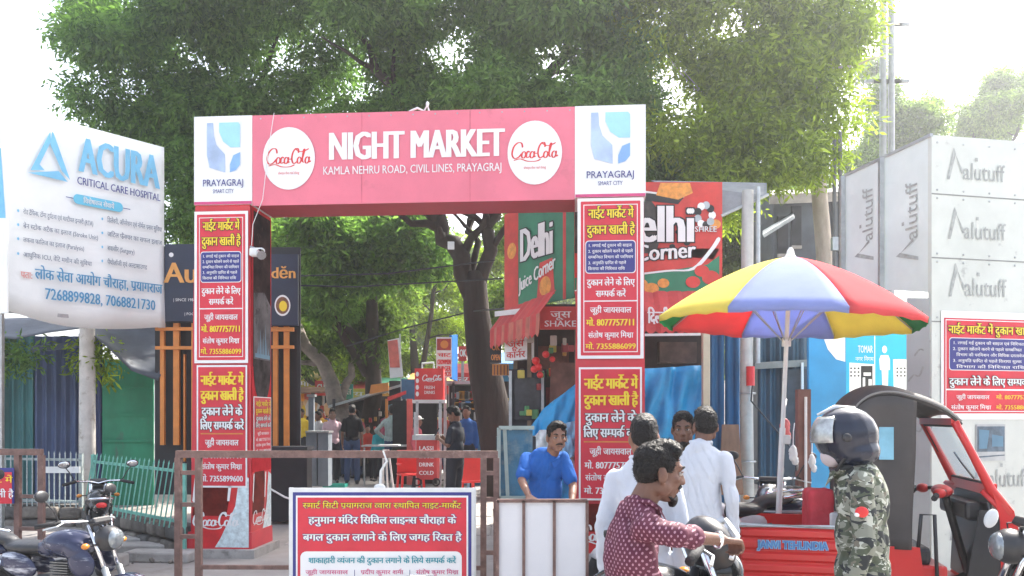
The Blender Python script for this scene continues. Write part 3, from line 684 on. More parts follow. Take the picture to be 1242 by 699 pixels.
# black low wall inside the arch (left) and white cable across
bw = thing('black_counter', 'low black counter inside the arch beside the left pillar', 'counter', tuple(P(345, 600, 12.3)))
p = P(345, 585, 12.2); MB().box((p.x + .05, 12.25, .68), (.62, .3, 1.05), bev=.01).build('cabinet', MATS['matt_black_paint'], bw); MB().box((p.x + .05, 12.2, 1.23), (.68, .42, .05)).build('top_board', M['dark'], bw)
MB().path([P(326, 592, 10.6), P(345, 603, 10.4), P(372, 612, 10.2)], .012, 6).build('white_pipe', M['whitep'], bw)

# ------------------------------------------------------------------ fence and stone wall
def fence(label, a, b, ztop_a, ztop_b, h, m, n, lean=0):
    a = Vector(a); b = Vector(b); r = thing('railing', label, 'fence', (a.x, a.y, 0), group='street railings on the left')
    for t in (0.12, .88):
        MB().bar(V(a.x, a.y, ztop_a - h * t), V(b.x, b.y, ztop_b - h * t), .03, .035).build('rail', m, r)
    proto = None
    for i in range(n):
        t = (i + .5) / n; p = a.lerp(b, t); z = ztop_a + (ztop_b - ztop_a) * t
        if proto is None:
            q = MB(); q.box((0, 0, -h / 2), (.013, .013, h - .03)); q.add([(-.009, -.009, -.015), (.009, -.009, -.015), (.009, .009, -.015), (-.009, .009, -.015), (0, 0, .03)], [(0, 1, 4), (1, 2, 4), (2, 3, 4), (3, 0, 4)])
            me = q; o = MB(); o.v = q.v; o.f = q.f; o.m = q.m; oo = bpy.data.objects.new('bar', bpy.data.meshes.new('bar')); oo.data.from_pydata(q.v, [], q.f); oo.data.materials.append(m); C.objects.link(oo); proto = oo; c = oo
        else: c = proto.copy(); C.objects.link(c)
        c.parent = r; c.location = (p.x - a.x, p.y - a.y - .03, z + rnd.uniform(-.008, .008)); c.rotation_euler = (0, lean + rnd.uniform(-.01, .01), 0)
    for t in (0, 1):
        p = a.lerp(b, t); z = ztop_a + (ztop_b - ztop_a) * t; MB().bar(V(p.x, p.y + .03, 0), V(p.x, p.y + .03, z), .05, .05).build('post', m, r)
    return r
fence('grey white upright railing between the left edge and the pole', V(P(-60, 0, 12.2).x, 12.2, 0), V(P(97, 0, 12.0).x, 12.0, 0), 1.18, 1.16, .80, M['fenceg'], 24)
fence('pale green railing leaning between the pole and the left pillar', V(P(112, 0, 11.6).x, 11.6, 0), V(P(222, 0, 9.9).x, 9.9, 0), 1.16, 1.13, .80, M['fence'], 20, R(9))
r = thing('white_strip', 'horizontal white board strip wired across the grey railing', 'board', tuple(P(75, 570, 11.9)))
MB().box(P(76, 570, 11.9), (.5, .03, .09)).build('strip', M['whitep'], r)
sw = thing('stone_wall', 'low dark wall of rough stones under the street railings', 'wall', (-6, 12.3, 0))
mst = [mat('stone_a', (.13, .115, .10), .95, var=.4, scale=7, bump=.8), mat('stone_b', (.17, .15, .13), .95, var=.4, scale=7, bump=.8), mat('stone_c', (.10, .095, .09), .95, var=.4, scale=7, bump=.8)]
wa = [V(P(-60, 0, 12.25).x, 12.25, 0), V(P(105, 0, 12.05).x, 12.05, 0), V(P(222, 0, 9.95).x, 9.95, 0)]
MB().slab(wa[0], wa[1], wa[1] + V(0, 0, .40), wa[0] + V(0, 0, .40), .25).build('wall_core', mst[2], sw); MB().slab(wa[1], wa[2], wa[2] + V(0, 0, .36), wa[1] + V(0, 0, .36), .25).build('wall_core', mst[2], sw)
for a, b_ in ((wa[0], wa[1]), (wa[1], wa[2])):
    u = (b_ - a).normalized(); L = (b_ - a).length; nrm = V(u.y, -u.x, 0)
    for row in range(2):
        t = rnd.uniform(0, .1)
        while t < L - .1:
            w_ = rnd.uniform(.22, .42); c = a + u * (t + w_ / 2) + nrm * .03 + V(0, 0, .1 + row * .19)
            bx = MB(); bx.box(c, (w_ - .03, .16, .17), rot=Matrix.Rotation(math.atan2(u.y, u.x) + rnd.uniform(-.08, .08), 3, 'Z') @ Matrix.Rotation(rnd.uniform(-.06, .06), 3, 'Y'), bev=.04)
            bx.build('stone', rnd.choice(mst), sw, smooth=True); t += w_
# kerb slabs and rubble near the foot of the left pillar
for i, (x, y, Y, sx, sy, sz, rz) in enumerate(((180, 668, 10.2, 1.0, .34, .13, .05), (196, 684, 9.7, .8, .3, .12, -.1), (178, 650, 10.7, .7, .35, .14, .2), (60, 690, 9.2, 1.6, .4, .14, 0.02), (-10, 670, 9.6, 1.4, .45, .14, -.03))):
    p = P(x, y, Y); MB().box((0, 0, 0), (sx, sy, sz), bev=.02)
    o = MB().box((p.x, p.y, sz / 2), (sx, sy, sz), rot=(0, 0, rz), bev=.02).build('kerb_stone', M['concrete']); 
    tag(o, ['uppermost kerb slab right of the white pole', 'kerb slab lying closest to the left pillar foot', 'kerb slab behind the motorcycle handlebar under the railing', 'long kerb slab behind the motorcycle tank', 'long kerb slab behind the scooter at left edge'][i] , 'kerb', 'loose kerb slabs')
rb = MB()
for i in range(260):
    a = rnd.random(); p = V(-6.2 + 2.4 * rnd.random(), 9.4 + 2.0 * rnd.random(), 0); s = rnd.uniform(.015, .07); rb.ell((p.x, p.y, s * .4), (s, s * rnd.uniform(.6, 1), s * .6), rot=(rnd.random(), rnd.random(), rnd.random() * 3), nu=6, nv=4)
o = rb.build('rubble', mst[1]); o['kind'] = 'stuff'; o['label'] = 'loose stones and rubble at the foot of the wall'
# ------------------------------------------------------------------ trees
def leafmat(name, col, tr=.45, back=None):
    m = bpy.data.materials.new(name); m.use_nodes = True; n = m.node_tree.nodes; l = m.node_tree.links; n.remove(n['Principled BSDF'])
    out = n['Material Output']; geo = n.new('ShaderNodeNewGeometry'); tc = n.new('ShaderNodeTexCoord')
    no = n.new('ShaderNodeTexNoise'); no.inputs['Scale'].default_value = .9; no.inputs['Detail'].default_value = 3; l.new(tc.outputs['Object'], no.inputs['Vector'])
    ad = n.new('ShaderNodeMath'); ad.operation = 'ADD'; l.new(geo.outputs['Random Per Island'], ad.inputs[0]); l.new(no.outputs[0], ad.inputs[1])
    ad2 = n.new('ShaderNodeMath'); ad2.operation = 'MULTIPLY'; ad2.inputs[1].default_value = .55; l.new(ad.outputs[0], ad2.inputs[0])
    rp = n.new('ShaderNodeValToRGB'); l.new(ad2.outputs[0], rp.inputs[0]); c = Vector(col)
    rp.color_ramp.elements[0].position = .15; rp.color_ramp.elements[0].color = (*(c * .4), 1)
    rp.color_ramp.elements[1].position = .85; rp.color_ramp.elements[1].color = (c.x * 2.5, c.y * 2.0, c.z * 1.2, 1)
    d = n.new('ShaderNodeBsdfDiffuse'); t = n.new('ShaderNodeBsdfTranslucent'); mx = n.new('ShaderNodeMixShader'); mx.inputs[0].default_value = tr
    l.new(rp.outputs[0], d.inputs[0])
    sc = n.new('ShaderNodeMix'); sc.data_type = 'RGBA'; sc.blend_type = 'MULTIPLY'; sc.inputs[0].default_value = 1; l.new(rp.outputs[0], sc.inputs[6]); sc.inputs[7].default_value = (1.35, 1.5, .75, 1)
    l.new(sc.outputs[2], t.inputs[0]); l.new(d.outputs[0], mx.inputs[1]); l.new(t.outputs[0], mx.inputs[2])
    l.new(mx.outputs[0], out.inputs[0]); return m
LM = dict(neem=leafmat('neem_leaves', (.070, .150, .072), .55), dark=leafmat('shaded_leaves', (.045, .085, .035), .35), bright=leafmat('sunny_leaves', (.125, .20, .045), .6), far=leafmat('far_leaves', (.085, .15, .065), .55))  # bright and dark leaf colours have sunlight and shade put into them
def foliage(name, blobs, n, L, Wd, m, parent, seed, droop=.55, k=6, shell=.35):
    "sprays of k narrow leaflets along drooping twigs, spread through the volume of many blobs"
    rg = np.random.default_rng(seed); bl = np.array([[b[0].x, b[0].y, b[0].z, b[1], b[2], b[3]] for b in blobs]); wts = (bl[:, 3] * bl[:, 5]) ** 1.0; wts /= wts.sum()
    ns = n // k; idx = rg.choice(len(bl), ns, p=wts); d = rg.normal(size=(ns, 3)); d /= np.linalg.norm(d, axis=1)[:, None]
    r = (shell + (1 - shell) * rg.random(ns) ** .6) * (1 + .22 * rg.normal(size=ns).clip(-1, 2)); c = bl[idx, :3] + d * bl[idx, 3:6] * r[:, None]
    tw = d * .7 + rg.normal(size=(ns, 3)) * .45; tw[:, 2] -= droop; tw /= np.linalg.norm(tw, axis=1)[:, None]
    q = []
    for i in range(k):
        t = i / (k - 1); base = c + tw * (t * L * 2.2) ; side = np.cross(tw, rg.normal(size=(ns, 3))); side /= np.linalg.norm(side, axis=1)[:, None]
        ld = side * .8 + tw * .6; ld[:, 2] -= .25; ld /= np.linalg.norm(ld, axis=1)[:, None]; ll = L * (.45 + 1.0 * rg.random((ns, 1)) ** 1.5)
        wv = np.cross(ld, rg.normal(size=(ns, 3))); wv /= np.linalg.norm(wv, axis=1)[:, None]; ww = Wd * (.7 + .6 * rg.random((ns, 1)))
        q.append(np.stack([base, base + ld * ll * .5 + wv * ww / 2, base + ld * ll, base + ld * ll * .5 - wv * ww / 2], 1))
    A = np.concatenate(q, 0).reshape(-1, 3); og = ORG[parent.name]; A = A - np.array([og.x, og.y, og.z]); nq = len(A) // 4
    me = bpy.data.meshes.new(name); me.vertices.add(len(A)); me.vertices.foreach_set('co', A.astype(np.float32).ravel())
    me.loops.add(nq * 4); me.loops.foreach_set('vertex_index', np.arange(nq * 4, dtype=np.int32)); me.polygons.add(nq)
    me.polygons.foreach_set('loop_start', np.arange(0, nq * 4, 4, dtype=np.int32)); me.polygons.foreach_set('loop_total', np.full(nq, 4, dtype=np.int32))
    me.update(calc_edges=True); me.materials.append(m); o = bpy.data.objects.new(name, me); C.objects.link(o); o.parent = parent; o['kind'] = 'stuff'; return o
def limb(mb, a, b, r0, r1, wob=.15, n=9, k=7):
    a = Vector(a); b = Vector(b); L = (b - a).length; pts = []; rr = []
    for i in range(k + 1):
        t = i / k; p = a.lerp(b, t); w = math.sin(t * math.pi) * wob * L
        p += V(mnoise.noise(V(a.x + t * 3, a.y, 1.1)), mnoise.noise(V(a.x, a.y + t * 3, 5.1)), mnoise.noise(V(a.z + t * 3, 2, 7))) * w; pts.append(p); rr.append(r0 + (r1 - r0) * t)
    mb.path(pts, rr, n); return pts
def blobs_from(spec, seed, jitter=.25):
    rg = random.Random(seed); out = []
    for x, y, Y, rx, rz, n in spec:     # cluster centre (as seen) and spread in metres, n sub clumps
        c = P(x, y, Y)
        for i in range(max(2, int(n / 3.2))):
            v = V(rg.gauss(0, 1), rg.gauss(0, 1), rg.gauss(0, 1)); v.normalize(); f = rg.random() ** .35; RR = rg.uniform(.5, 1.0) * min(1, .45 + rx * .4)
            lc = c + V(v.x * rx * f, v.y * rx * .8 * f, v.z * rz * f)
            for q in range(6):
                v = V(rg.gauss(0, 1), rg.gauss(0, 1), rg.gauss(0, 1)); v.normalize(); r = rg.uniform(.28, .5) * RR; out.append((lc + V(v.x, v.y, v.z * .7) * RR * .72, r * 1.25, r * 1.2, r * .7))
    return out
def tree(name, label, base, trunk, limbs, spec, n, L, Wd, m, seed, group, bark, droop=.55, shell=.35):
    r = thing(name, label, 'tree', tuple(base), group=group)
    t = MB(); t.path(*trunk, n=14); t.build('trunk', bark, r, smooth=True)
    for a, b, r0, r1 in limbs:
        q = MB(); pts = limb(q, a, b, r0, r1); rg = random.Random(int(a[0] * 97 + b[2] * 31))
        for i in range(3, 8):
            p = pts[i]; e = p + V(rg.uniform(-1.3, 1.3), rg.uniform(-.8, .8), rg.uniform(.1, 1.2)); limb(q, p, e, r1 * .7, r1 * .2, n=5, k=4)
        q.build('limb', bark, r, smooth=True)
    foliage('crown', blobs_from(spec, seed), n, L, Wd, m, r, seed, droop, shell=shell); return r
GT = 'trees shading the market'
Yt = 15.0
p0, p1, p2, p3, p4 = P(613, 600, Yt), P(606, 540, Yt), P(590, 460, Yt), P(578, 380, Yt), P(572, 340, Yt)
fork = P(572, 345, Yt); p0.z = .05
tree('neem_tree', 'big neem tree with dark forked trunk right behind the archway', (p0.x, p0.y, 0),
     ([p0, P(609, 560, Yt), p1, P(598, 500, Yt), p2, P(583, 420, Yt), p3, P(576, 345, Yt), P(575, 330, Yt)], [.46, .40, .36, .33, .31, .27, .24, .22, .16]),
     [(P(573, 358, Yt), P(532, 262, Yt), .19, .14), (P(577, 360, Yt), P(606, 240, Yt), .15, .10), (P(574, 345, Yt), P(575, 250, Yt + .8), .07, .05), (P(532, 265, Yt), P(450, 60, Yt - .5), .15, .07), (P(612, 242, Yt), P(690, 40, Yt + .5), .13, .07), (P(600, 265, Yt), P(600, 10, Yt + 1), .12, .06), (P(536, 275, Yt), P(400, 180, Yt - 1), .10, .04), (P(612, 250, Yt), P(800, 130, Yt - 1), .10, .04)],
     [(430, 20, 14.6, 2.0, 1.5, 17), (560, 60, 14.4, 2.0, 1.5, 20), (690, 50, 14.2, 2.2, 1.6, 26), (600, -70, 15.5, 4.0, 1.4, 26), (640, 130, 13.8, 1.6, .8, 14), (470, 130, 14.4, 1.8, .7, 16), (760, 110, 13.8, 1.4, 1.3, 16), (550, 185, 14.6, 2.6, .6, 18), (790, 200, 13.4, .8, 1.0, 9)],
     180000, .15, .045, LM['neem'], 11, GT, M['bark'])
b0 = P(292, 600, 17); b0.z = 0.2
tree('neem_tree', 'dense green tree on the left, its crown between hospital billboard and arch', (b0.x, b0.y, .2),
     ([b0, P(290, 450, 17), P(282, 330, 17), P(280, 250, 17)], [.3, .26, .22, .18]),
     [(P(280, 255, 17), P(180, 80, 16), .15, .05), (P(280, 255, 17), P(330, 60, 16.5), .15, .05), (P(280, 260, 17), P(225, 150, 16), .1, .04)],
     [(205, 60, 16.2, 1.9, 1.2, 17), (300, 20, 15.8, 1.9, 1.2, 15), (185, 10, 16.4, 1.3, .9, 9), (230, 135, 16.0, 1.3, .7, 13), (320, 135, 15.8, 1.5, .7, 14), (390, 90, 16.4, 1.2, .8, 8), (215, 225, 15.6, .9, 1.2, 14), (255, 260, 17, 1.1, 1.3, 12), (125, 25, 16.8, .8, .3, 5), (300, -60, 16, 2.8, 1.2, 22)],
     120000, .15, .045, LM['neem'], 23, GT, M['bark'])
c0_ = P(990, 600, 13.5); c0_.z = 0
tree('neem_tree', 'sunlit yellow green tree with slim pale trunk above the umbrella', (c0_.x, c0_.y, 0),
     ([c0_, P(996, 400, 13.5), P(1000, 310, 13.5), P(990, 190, 13.5), P(984, 120, 13.5)], [.19, .15, .13, .12, .09]),
     [(P(985, 130, 13.5), P(900, 30, 13.8), .09, .04), (P(986, 140, 13.5), P(1010, 40, 13.2), .08, .04), (P(988, 180, 13.5), P(880, 140, 13.8), .07, .03)],
     [(850, 60, 14.0, 1.5, 1.3, 22), (940, 40, 13.6, 1.3, 1.1, 20), (960, 120, 13.4, 1.0, .8, 14), (870, 150, 13.6, 1.2, .8, 16), (860, 205, 12.8, 1.0, .5, 12), (930, 195, 13.2, .8, .6, 8), (1010, 70, 13.2, .8, 1.0, 10), (900, -50, 14, 2.4, 1.0, 20)],
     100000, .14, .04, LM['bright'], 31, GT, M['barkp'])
GB_ = 'trees farther back in the market'
for i, (x, y, Y, lab, spec, n, m) in enumerate((
    (385, 590, 26, 'spreading tree behind the pink shirted man and the grey cabinets', [(395, 350, 25, 2.6, 2.6, 34), (360, 420, 24, 1.2, 1.4, 10), (430, 400, 25, 1.8, 1.6, 18), (370, 270, 25, 2.4, 1.6, 18)], 52000, 'far'),
    (500, 590, 30, 'light green tree seen between the red sign and the forked trunk', [(500, 370, 29, 2.8, 2.2, 34), (540, 300, 28, 2.2, 1.6, 18), (470, 440, 30, 2.0, 1.4, 16), (560, 430, 31, 2, 1.4, 12)], 52000, 'bright'),
    (440, 590, 22, 'drooping dark green tree hanging just under the archway beam', [(450, 285, 19, 1.6, .7, 14), (400, 345, 19, .8, .7, 7), (480, 335, 19, 1.0, .9, 10), (345, 290, 19, .8, .6, 5)], 36000, 'neem'),
    (650, 590, 24, 'leafy tree behind the side banner of the juice stall', [(620, 300, 22, 1.5, 2.2, 16), (660, 260, 22, 2, 1.4, 12)], 20000, 'far'),
    (900, 590, 22, 'green tree filling the gap between the juice banner and grey building', [(900, 290, 20, 1.2, 1.6, 20), (850, 250, 20, 1.4, 1.2, 12), (925, 240, 21, .9, .9, 10)], 32000, 'far'),
    (1060, 590, 30, 'hazy tall tree behind the vertical poles on the right', [(1070, 190, 29, 1.6, 1.6, 22), (1060, 120, 29, 1.2, 1.2, 10), (1010, 230, 28, 1.4, 1.8, 14)], 34000, 'far'),
    (1200, 590, 34, 'hazy bushy tree above the grey hoarding on the right', [(1180, 130, 33, 2.6, 1.2, 24), (1120, 150, 32, 1.6, 1.4, 12), (1240, 140, 34, 2, 1, 12)], 36000, 'far'),
    (150, 590, 34, 'distant tree showing beside the hospital billboard right edge', [(215, 290, 30, 1.2, 1.4, 12), (330, 330, 30, 2.6, 2.2, 26)], 26000, 'far'))):
    b_ = P(x, y, Y); b_.z = .2; top = P(spec[0][0], spec[0][1] + 30, spec[0][2])
    tree('broadleaf_tree', lab, (b_.x, b_.y, .2), ([b_, b_.lerp(top, .4) + V(.2, 0, 0), top], [.28, .22, .1]), [(b_.lerp(top, .5), P(spec[1][0], spec[1][1], spec[1][2]), .12, .05), (b_.lerp(top, .6), P(spec[-1][0], spec[-1][1], spec[-1][2]), .12, .05)], spec, int(n * 1.5), .17, .06, LM[m], 40 + i, GB_, M['bark'], droop=.4, shell=.1)
def mini_stall(label, x0, x1, Y, ytop, ac, sign, seed):
    g_ = random.Random(seed); r_ = thing('food_stall', label, 'stall', tuple(P((x0 + x1) / 2, 590, Y)), group='small food stalls in the market lane'); z0 = ground_z(0, Y); k = Y / F; a = P(x0, 0, Y); b = P(x1, 0, Y); w = b.x - a.x; zt = P(0, ytop, Y).z
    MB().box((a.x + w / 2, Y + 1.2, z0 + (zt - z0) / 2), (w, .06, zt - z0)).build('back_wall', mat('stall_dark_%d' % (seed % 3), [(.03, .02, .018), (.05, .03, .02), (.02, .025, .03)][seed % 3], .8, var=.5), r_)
    MB().add([(a.x - .1, Y - .35, zt - .28), (b.x + .1, Y - .35, zt - .28), (b.x + .1, Y + 1.2, zt + .05), (a.x - .1, Y + 1.2, zt + .05), (a.x - .1, Y - .35, zt - .32), (b.x + .1, Y - .35, zt - .32), (b.x + .1, Y + 1.2, zt), (a.x - .1, Y + 1.2, zt)], [(0, 1, 2, 3), (7, 6, 5, 4), (0, 4, 5, 1), (1, 5, 6, 2), (2, 6, 7, 3), (3, 7, 4, 0)]).build('awning', mat('awning_c%d' % int(ac[0] * 100 + ac[2] * 10), ac, .7, var=.25), r_)
    for x in (a.x, b.x): MB().bar(V(x, Y - .25, z0), V(x, Y - .25, zt - .3), .05, .05).build('post', M['steel'], r_)
    MB().box((a.x + w / 2, Y, z0 + .45), (w * .96, .5, .9)).build('counter', mat('counter_c%d' % seed, g_.choice([(.4, .05, .04), (.35, .3, .25), (.05, .12, .2), (.5, .3, .06)]), .6, var=.4), r_)
    f_ = Fr((a.x, Y - .38, zt - .62), (1, 0, 0), (0, 0, 1)); sg_ = MB().slab(f_.p(0, 0), f_.p(w, 0), f_.p(w, .34), f_.p(0, .34), .03).build('sign_board', mat('sign_c%d' % seed, g_.choice([(.6, .04, .04), (.62, .3, .04), (.6, .5, .08), (.04, .2, .35)]), .5), r_)
    lettering(sg_, f_, sign, w / 2, .08, M['print_white'], w=w * .8, h=.2, z=.006, bold=.05)
    for i in range(14):
        c = g_.choice([(.6, .05, .04), (.62, .28, .05), (.55, .45, .08), (.5, .46, .4), (.08, .25, .1), (.1, .2, .4)])
        MB().box((g_.uniform(a.x + .1, b.x - .1), Y + g_.uniform(.0, 1.0), z0 + g_.choice([.98, .98, 1.4, 1.75])), (g_.uniform(.08, .22), .1, g_.uniform(.1, .24)), bev=.01).build('goods', mat('packet_%d_%d' % (int(c[0] * 100), int(c[1] * 100)), c, .5), r_)
mini_stall('red roofed chow stall just right of the red box sign', 553, 590, 21, 440, (.55, .05, .04), 'चाट भंडार', 1)
mini_stall('orange roofed stall between the folding table and the red box sign', 498, 545, 23.5, 452, (.6, .25, .04), 'PIZZA', 2)
mini_stall('green roofed stall in the middle distance left of the blue cabinet', 455, 490, 27, 458, (.04, .25, .14), 'ROLLS', 3)
mini_stall('red roofed tea stall right of the leaning pale trunk', 412, 446, 28, 462, (.55, .05, .04), 'चाय', 4)
mini_stall('yellow roofed stall nearest the black counter at the lane left side', 352, 392, 25.5, 448, (.65, .45, .05), 'मोमोज', 5)
mini_stall('blue roofed stall beside the dark glass cabinet right of the trunk', 608, 634, 16, 425, (.04, .16, .35), 'पान', 6)
dw = thing('distant_wood', 'light green mass of distant trees closing the view behind the market lane', 'wood', tuple(P(470, 520, 46)))
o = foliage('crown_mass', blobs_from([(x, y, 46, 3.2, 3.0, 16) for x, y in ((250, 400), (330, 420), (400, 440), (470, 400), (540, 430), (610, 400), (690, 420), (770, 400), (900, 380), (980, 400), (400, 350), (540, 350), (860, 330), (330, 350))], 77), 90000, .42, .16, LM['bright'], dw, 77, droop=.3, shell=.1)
q = MB()
for x in (330, 420, 470, 540, 700, 900): p = P(x, 560, 46.5); limb(q, p, P(x + 8, 400, 46.5), .4, .2)
q.build('trunks', M['bark'], dw, smooth=True)['kind'] = 'stuff'
# leaning pale trunk at the left of the market lane
r = thing('leaning_trunk', 'pale leaning tree trunk with side branch at the market lane left side', 'tree', tuple(P(440, 560, 20)))
q = MB(); limb(q, P(448, 560, 20), P(360, 395, 20), .28, .12, .12); q.build('trunk', mat('grey_bark', (.20, .165, .14), .9, var=.4, scale=5, bump=.8), r, smooth=True)
q = MB(); limb(q, P(412, 490, 20), P(440, 400, 20.5), .12, .05); limb(q, P(385, 440, 20), P(355, 440, 20), .08, .04); q.build('branch', MATS['grey_bark'], r, smooth=True)
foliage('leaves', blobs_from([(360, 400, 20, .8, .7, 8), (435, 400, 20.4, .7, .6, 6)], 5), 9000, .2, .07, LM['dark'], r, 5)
# small branch of leaves by the shed at the far left and by the white pole
r = thing('shrub_branch', 'leafy branch hanging in front of the teal shed at left edge', 'plant', tuple(P(-20, 600, 12.9)))
q = MB(); limb(q, P(-60, 470, 12.9), P(10, 430, 12.8), .03, .01, n=5); q.path([V(P(-60, 0, 12.9).x, 12.9, 0), P(-60, 470, 12.9)], .03); q.build('stem', M['bark'], r)
foliage('leaves', [(P(8, 432, 12.8), .35, .3, .18), (P(35, 425, 12.8), .2, .2, .1), (P(-20, 420, 12.8), .4, .3, .2)], 1500, .12, .035, LM['neem'], r, 8)
r = thing('shrub_branch', 'yellow green leaves sprouting behind the white pole under the awning', 'plant', tuple(P(115, 600, 12.9)))
q = MB(); limb(q, V(P(112, 0, 12.9).x, 12.9, 0), P(112, 420, 12.9), .03, .01, .03, n=5); q.build('stem', M['bark'], r)
foliage('leaves', [(P(120, 435, 12.9), .22, .2, .25), (P(95, 425, 12.9), .12, .1, .12)], 700, .13, .04, LM['bright'], r, 9)

# ------------------------------------------------------------------ right-hand stalls
dg_ = mat('banner_green', (.02, .20, .10), .4, var=.25, scale=3); rdb = mat('banner_red', (.60, .04, .03), .4, var=.2, scale=4); orp = mat('fruit_orange', (.75, .30, .05), .45, var=.3, scale=14); blk = M['black']
js = thing('juice_stall', 'juice stall with red and green banners, red awnings and dark inside', 'stall', tuple(P(780, 600, 10.9)))
YD = 10.9
f4 = Fr(P(697, 356, YD), (1, -.0, 0), (0, 0, 1)); w4 = (876 - 697) * YD / F; h4 = (356 - 221) * YD / F
bn = MB().slab(f4.p(0, 0), f4.p(w4, 0), f4.p(w4, h4), f4.p(0, h4), .05).build('front_banner', rdb, js)
def fruit_banner(par, fr, w, h, sx=1.0):
    d = MB(); a = lambda L: [(x * w, y * h) for x, y in L]
    poly(d, fr, a([(0, 0), (.98, 0), (.98, .34), (.9, .26), (.62, .2), (.3, .16), (0, .14)]), .004, 1)
    poly(d, fr, a([(0, .34), (.55, .2), (.86, .12), (.98, .4), (.98, .3), (.8, .34), (0, .42)]), .003, 0)
    poly(d, fr, a([(.0, .36), (.0, .95), (.25, .98), (.5, .86), (.62, .66), (.55, .36)]), .006, 5)
    poly(d, fr, a([(.05, .70), (.0, .95), (.25, .98), (.5, .86), (.4, .72)]), .007, 1)
    poly(d, fr, a([(.28, .86), (.7, .8), (.74, .86), (.32, .93)]), .008, 2); poly(d, fr, a([(.28, .93), (.74, .86), (.74, .875), (.3, .95)]), .008, 4)
    poly(d, fr, a([(.55, .88), (.58, .99), (.78, .99), (.8, .9), (.7, .84)]), .010, 3)
    # smooth white swoosh
    sw_ = [(.0, .02), (.3, .14), (.62, .2), (.8, .22), (.92, .38), (.98, .5)]
    stroke(d, fr, [(x * w, y * h) for x, y in sw_], .03 * w, 0, 0, 1, .012, 4)
    for cx, cy, r_, mi in ((.45, .08, .045, 3), (.52, .04, .05, 3), (.30, .1, .035, 4), (.60, .09, .04, 3), (.86, .20, .05, 0), (.92, .14, .06, 0), (.8, .1, .05, 0), (.1, .15, .05, 1), (.7, .55, .02, 2), (.76, .45, .022, 2), (.66, .42, .02, 2), (.95, .62, .04, 3)):
        poly(d, fr, ellp(cx * w, cy * h, r_ * w, r_ * w * .8, 14), .014 + r_ * .02, mi)
    d.build('banner_print', [rdb, dg_, blk, orp, M['print_white'], mat('banner_dark', (.05, .035, .03), .4, var=.9, scale=5)], par)
    lettering(par, fr, 'Delhi', w * .50, h * .46, M['print_white'], w=w * .60, h=h * .34, z=.022, bold=.06, back=blk, bo=.016)
    lettering(par, fr, 'Juice Corner', w * .46, h * .29, M['print_white'], w=w * .70, h=h * .15, z=.022, bold=.05, back=blk, bo=.012, slope=.07)
    d = MB(); cx, cy = w * .88, h * .70
    for i in range(9):
        aa = R(i * 40); poly(d, fr, ellp(cx + .05 * w * math.cos(aa), cy + .09 * h * math.sin(aa), .026 * w, .036 * h, 10), .016 + .0005 * i, i % 3)
    d.build('round_crest', [M['print_white'], blk, M['steel']], par)
    lettering(par, fr, 'SHREE', w * .885, h * .55, M['print_white'], w=w * .15, h=h * .05, z=.024, bold=.02, back=rdb)
fruit_banner(bn, f4, w4, h4)
S0 = P(612, 378, 12.4); S1 = P(696, 356, YD + .06); us = (S1 - S0); us.z = 0
f5 = Fr(V(S0.x, S0.y, 3.28), us, (0, 0, 1)); w5 = us.length; h5 = 1.45
bn2 = MB().slab(f5.p(0, 0), f5.p(w5, 0), f5.p(w5, h5), f5.p(0, h5), .04).build('side_banner', dg_, js); 
d = MB(); poly(d, f5, [(0, 0), (w5 * .22, 0), (w5 * .22, h5), (0, h5)], .003, 0); poly(d, f5, [(w5 * .86, 0), (w5 * .9, 0), (w5 * .9, h5), (w5 * .86, h5)], .003, 0)
poly(d, f5, ellp(w5 * .12, h5 * .6, .12, .12), .006, 1); poly(d, f5, ellp(w5 * .62, h5 * .16, .14, .14), .006, 1); poly(d, f5, [(w5 * .5, .1), (w5 * .75, .1), (w5 * .72, h5 * .42), (w5 * .54, h5 * .4)], .004, 0)
d.build('banner_print', [rdb, orp], bn2)
lettering(bn2, f5, 'Delhi', w5 * .48, h5 * .46, M['print_white'], w=w5 * .48, h=h5 * .34, z=.012, bold=.06, back=blk, bo=.016)
lettering(bn2, f5, 'Juice Corner', w5 * .50, h5 * .24, M['print_white'], w=w5 * .52, h=h5 * .14, z=.012, bold=.05, slope=.25)
# red awnings: front one, with white scalloped lower edge, and side one
def awning(par, a, b, zt, zb, out, m, name='awning', striped=None, nseg=14, scal=.05):
    a = Vector(a); b = Vector(b); u = (b - a).normalized(); n = V(u.y, -u.x, 0); L = (b - a).length
    d = MB(); d.cm = 0
    rows = [(0, zt), (out * .5, zt - (zt - zb) * .28), (out, zt - (zt - zb) * .55), (out + .01, zb)]
    for o, z in rows:
        for i in range(nseg * 2 + 1):
            q = a + u * (L * i / (nseg * 2)) + n * (o + .012 * math.sin(i * 1.9)); zz = z - (scal * abs(math.sin(math.pi * i / 2)) if z == zb else 0) ; d.v.append((q.x, q.y, zz))
    k = nseg * 2 + 1
    for j in range(3):
        for i in range(nseg * 2): d.f.append((j * k + i, j * k + i + 1, (j + 1) * k + i + 1, (j + 1) * k + i)); d.m.append(1 if striped and j == 2 and (i // 2) % 2 else 0)
    o = d.build(name, [m, striped or m], par); o.modifiers.new('t', 'SOLIDIFY').thickness = .008; return o
awr = mat('awning_red', (.55, .05, .05), .6, var=.2, scale=5)
aw1 = awning(js, P(697, 360, YD), P(862, 362, YD), 3.35, 2.80, .25, awr, 'front_awning')
fa = Fr(P(785, 398, YD - .27), (1, 0, 0), (0, 0, 1)); 
lettering(aw1, fa, 'दिल्ली जूस कार्नर', .36, .06, M['print_white'], w=.72, h=.20, z=.012, bold=.05)
MB().slab(P(700, 409, YD - .28), P(850, 407, YD - .28), P(850, 404, YD - .28), P(700, 406, YD - .28), .01).build('white_edge', M['whitep'], js)
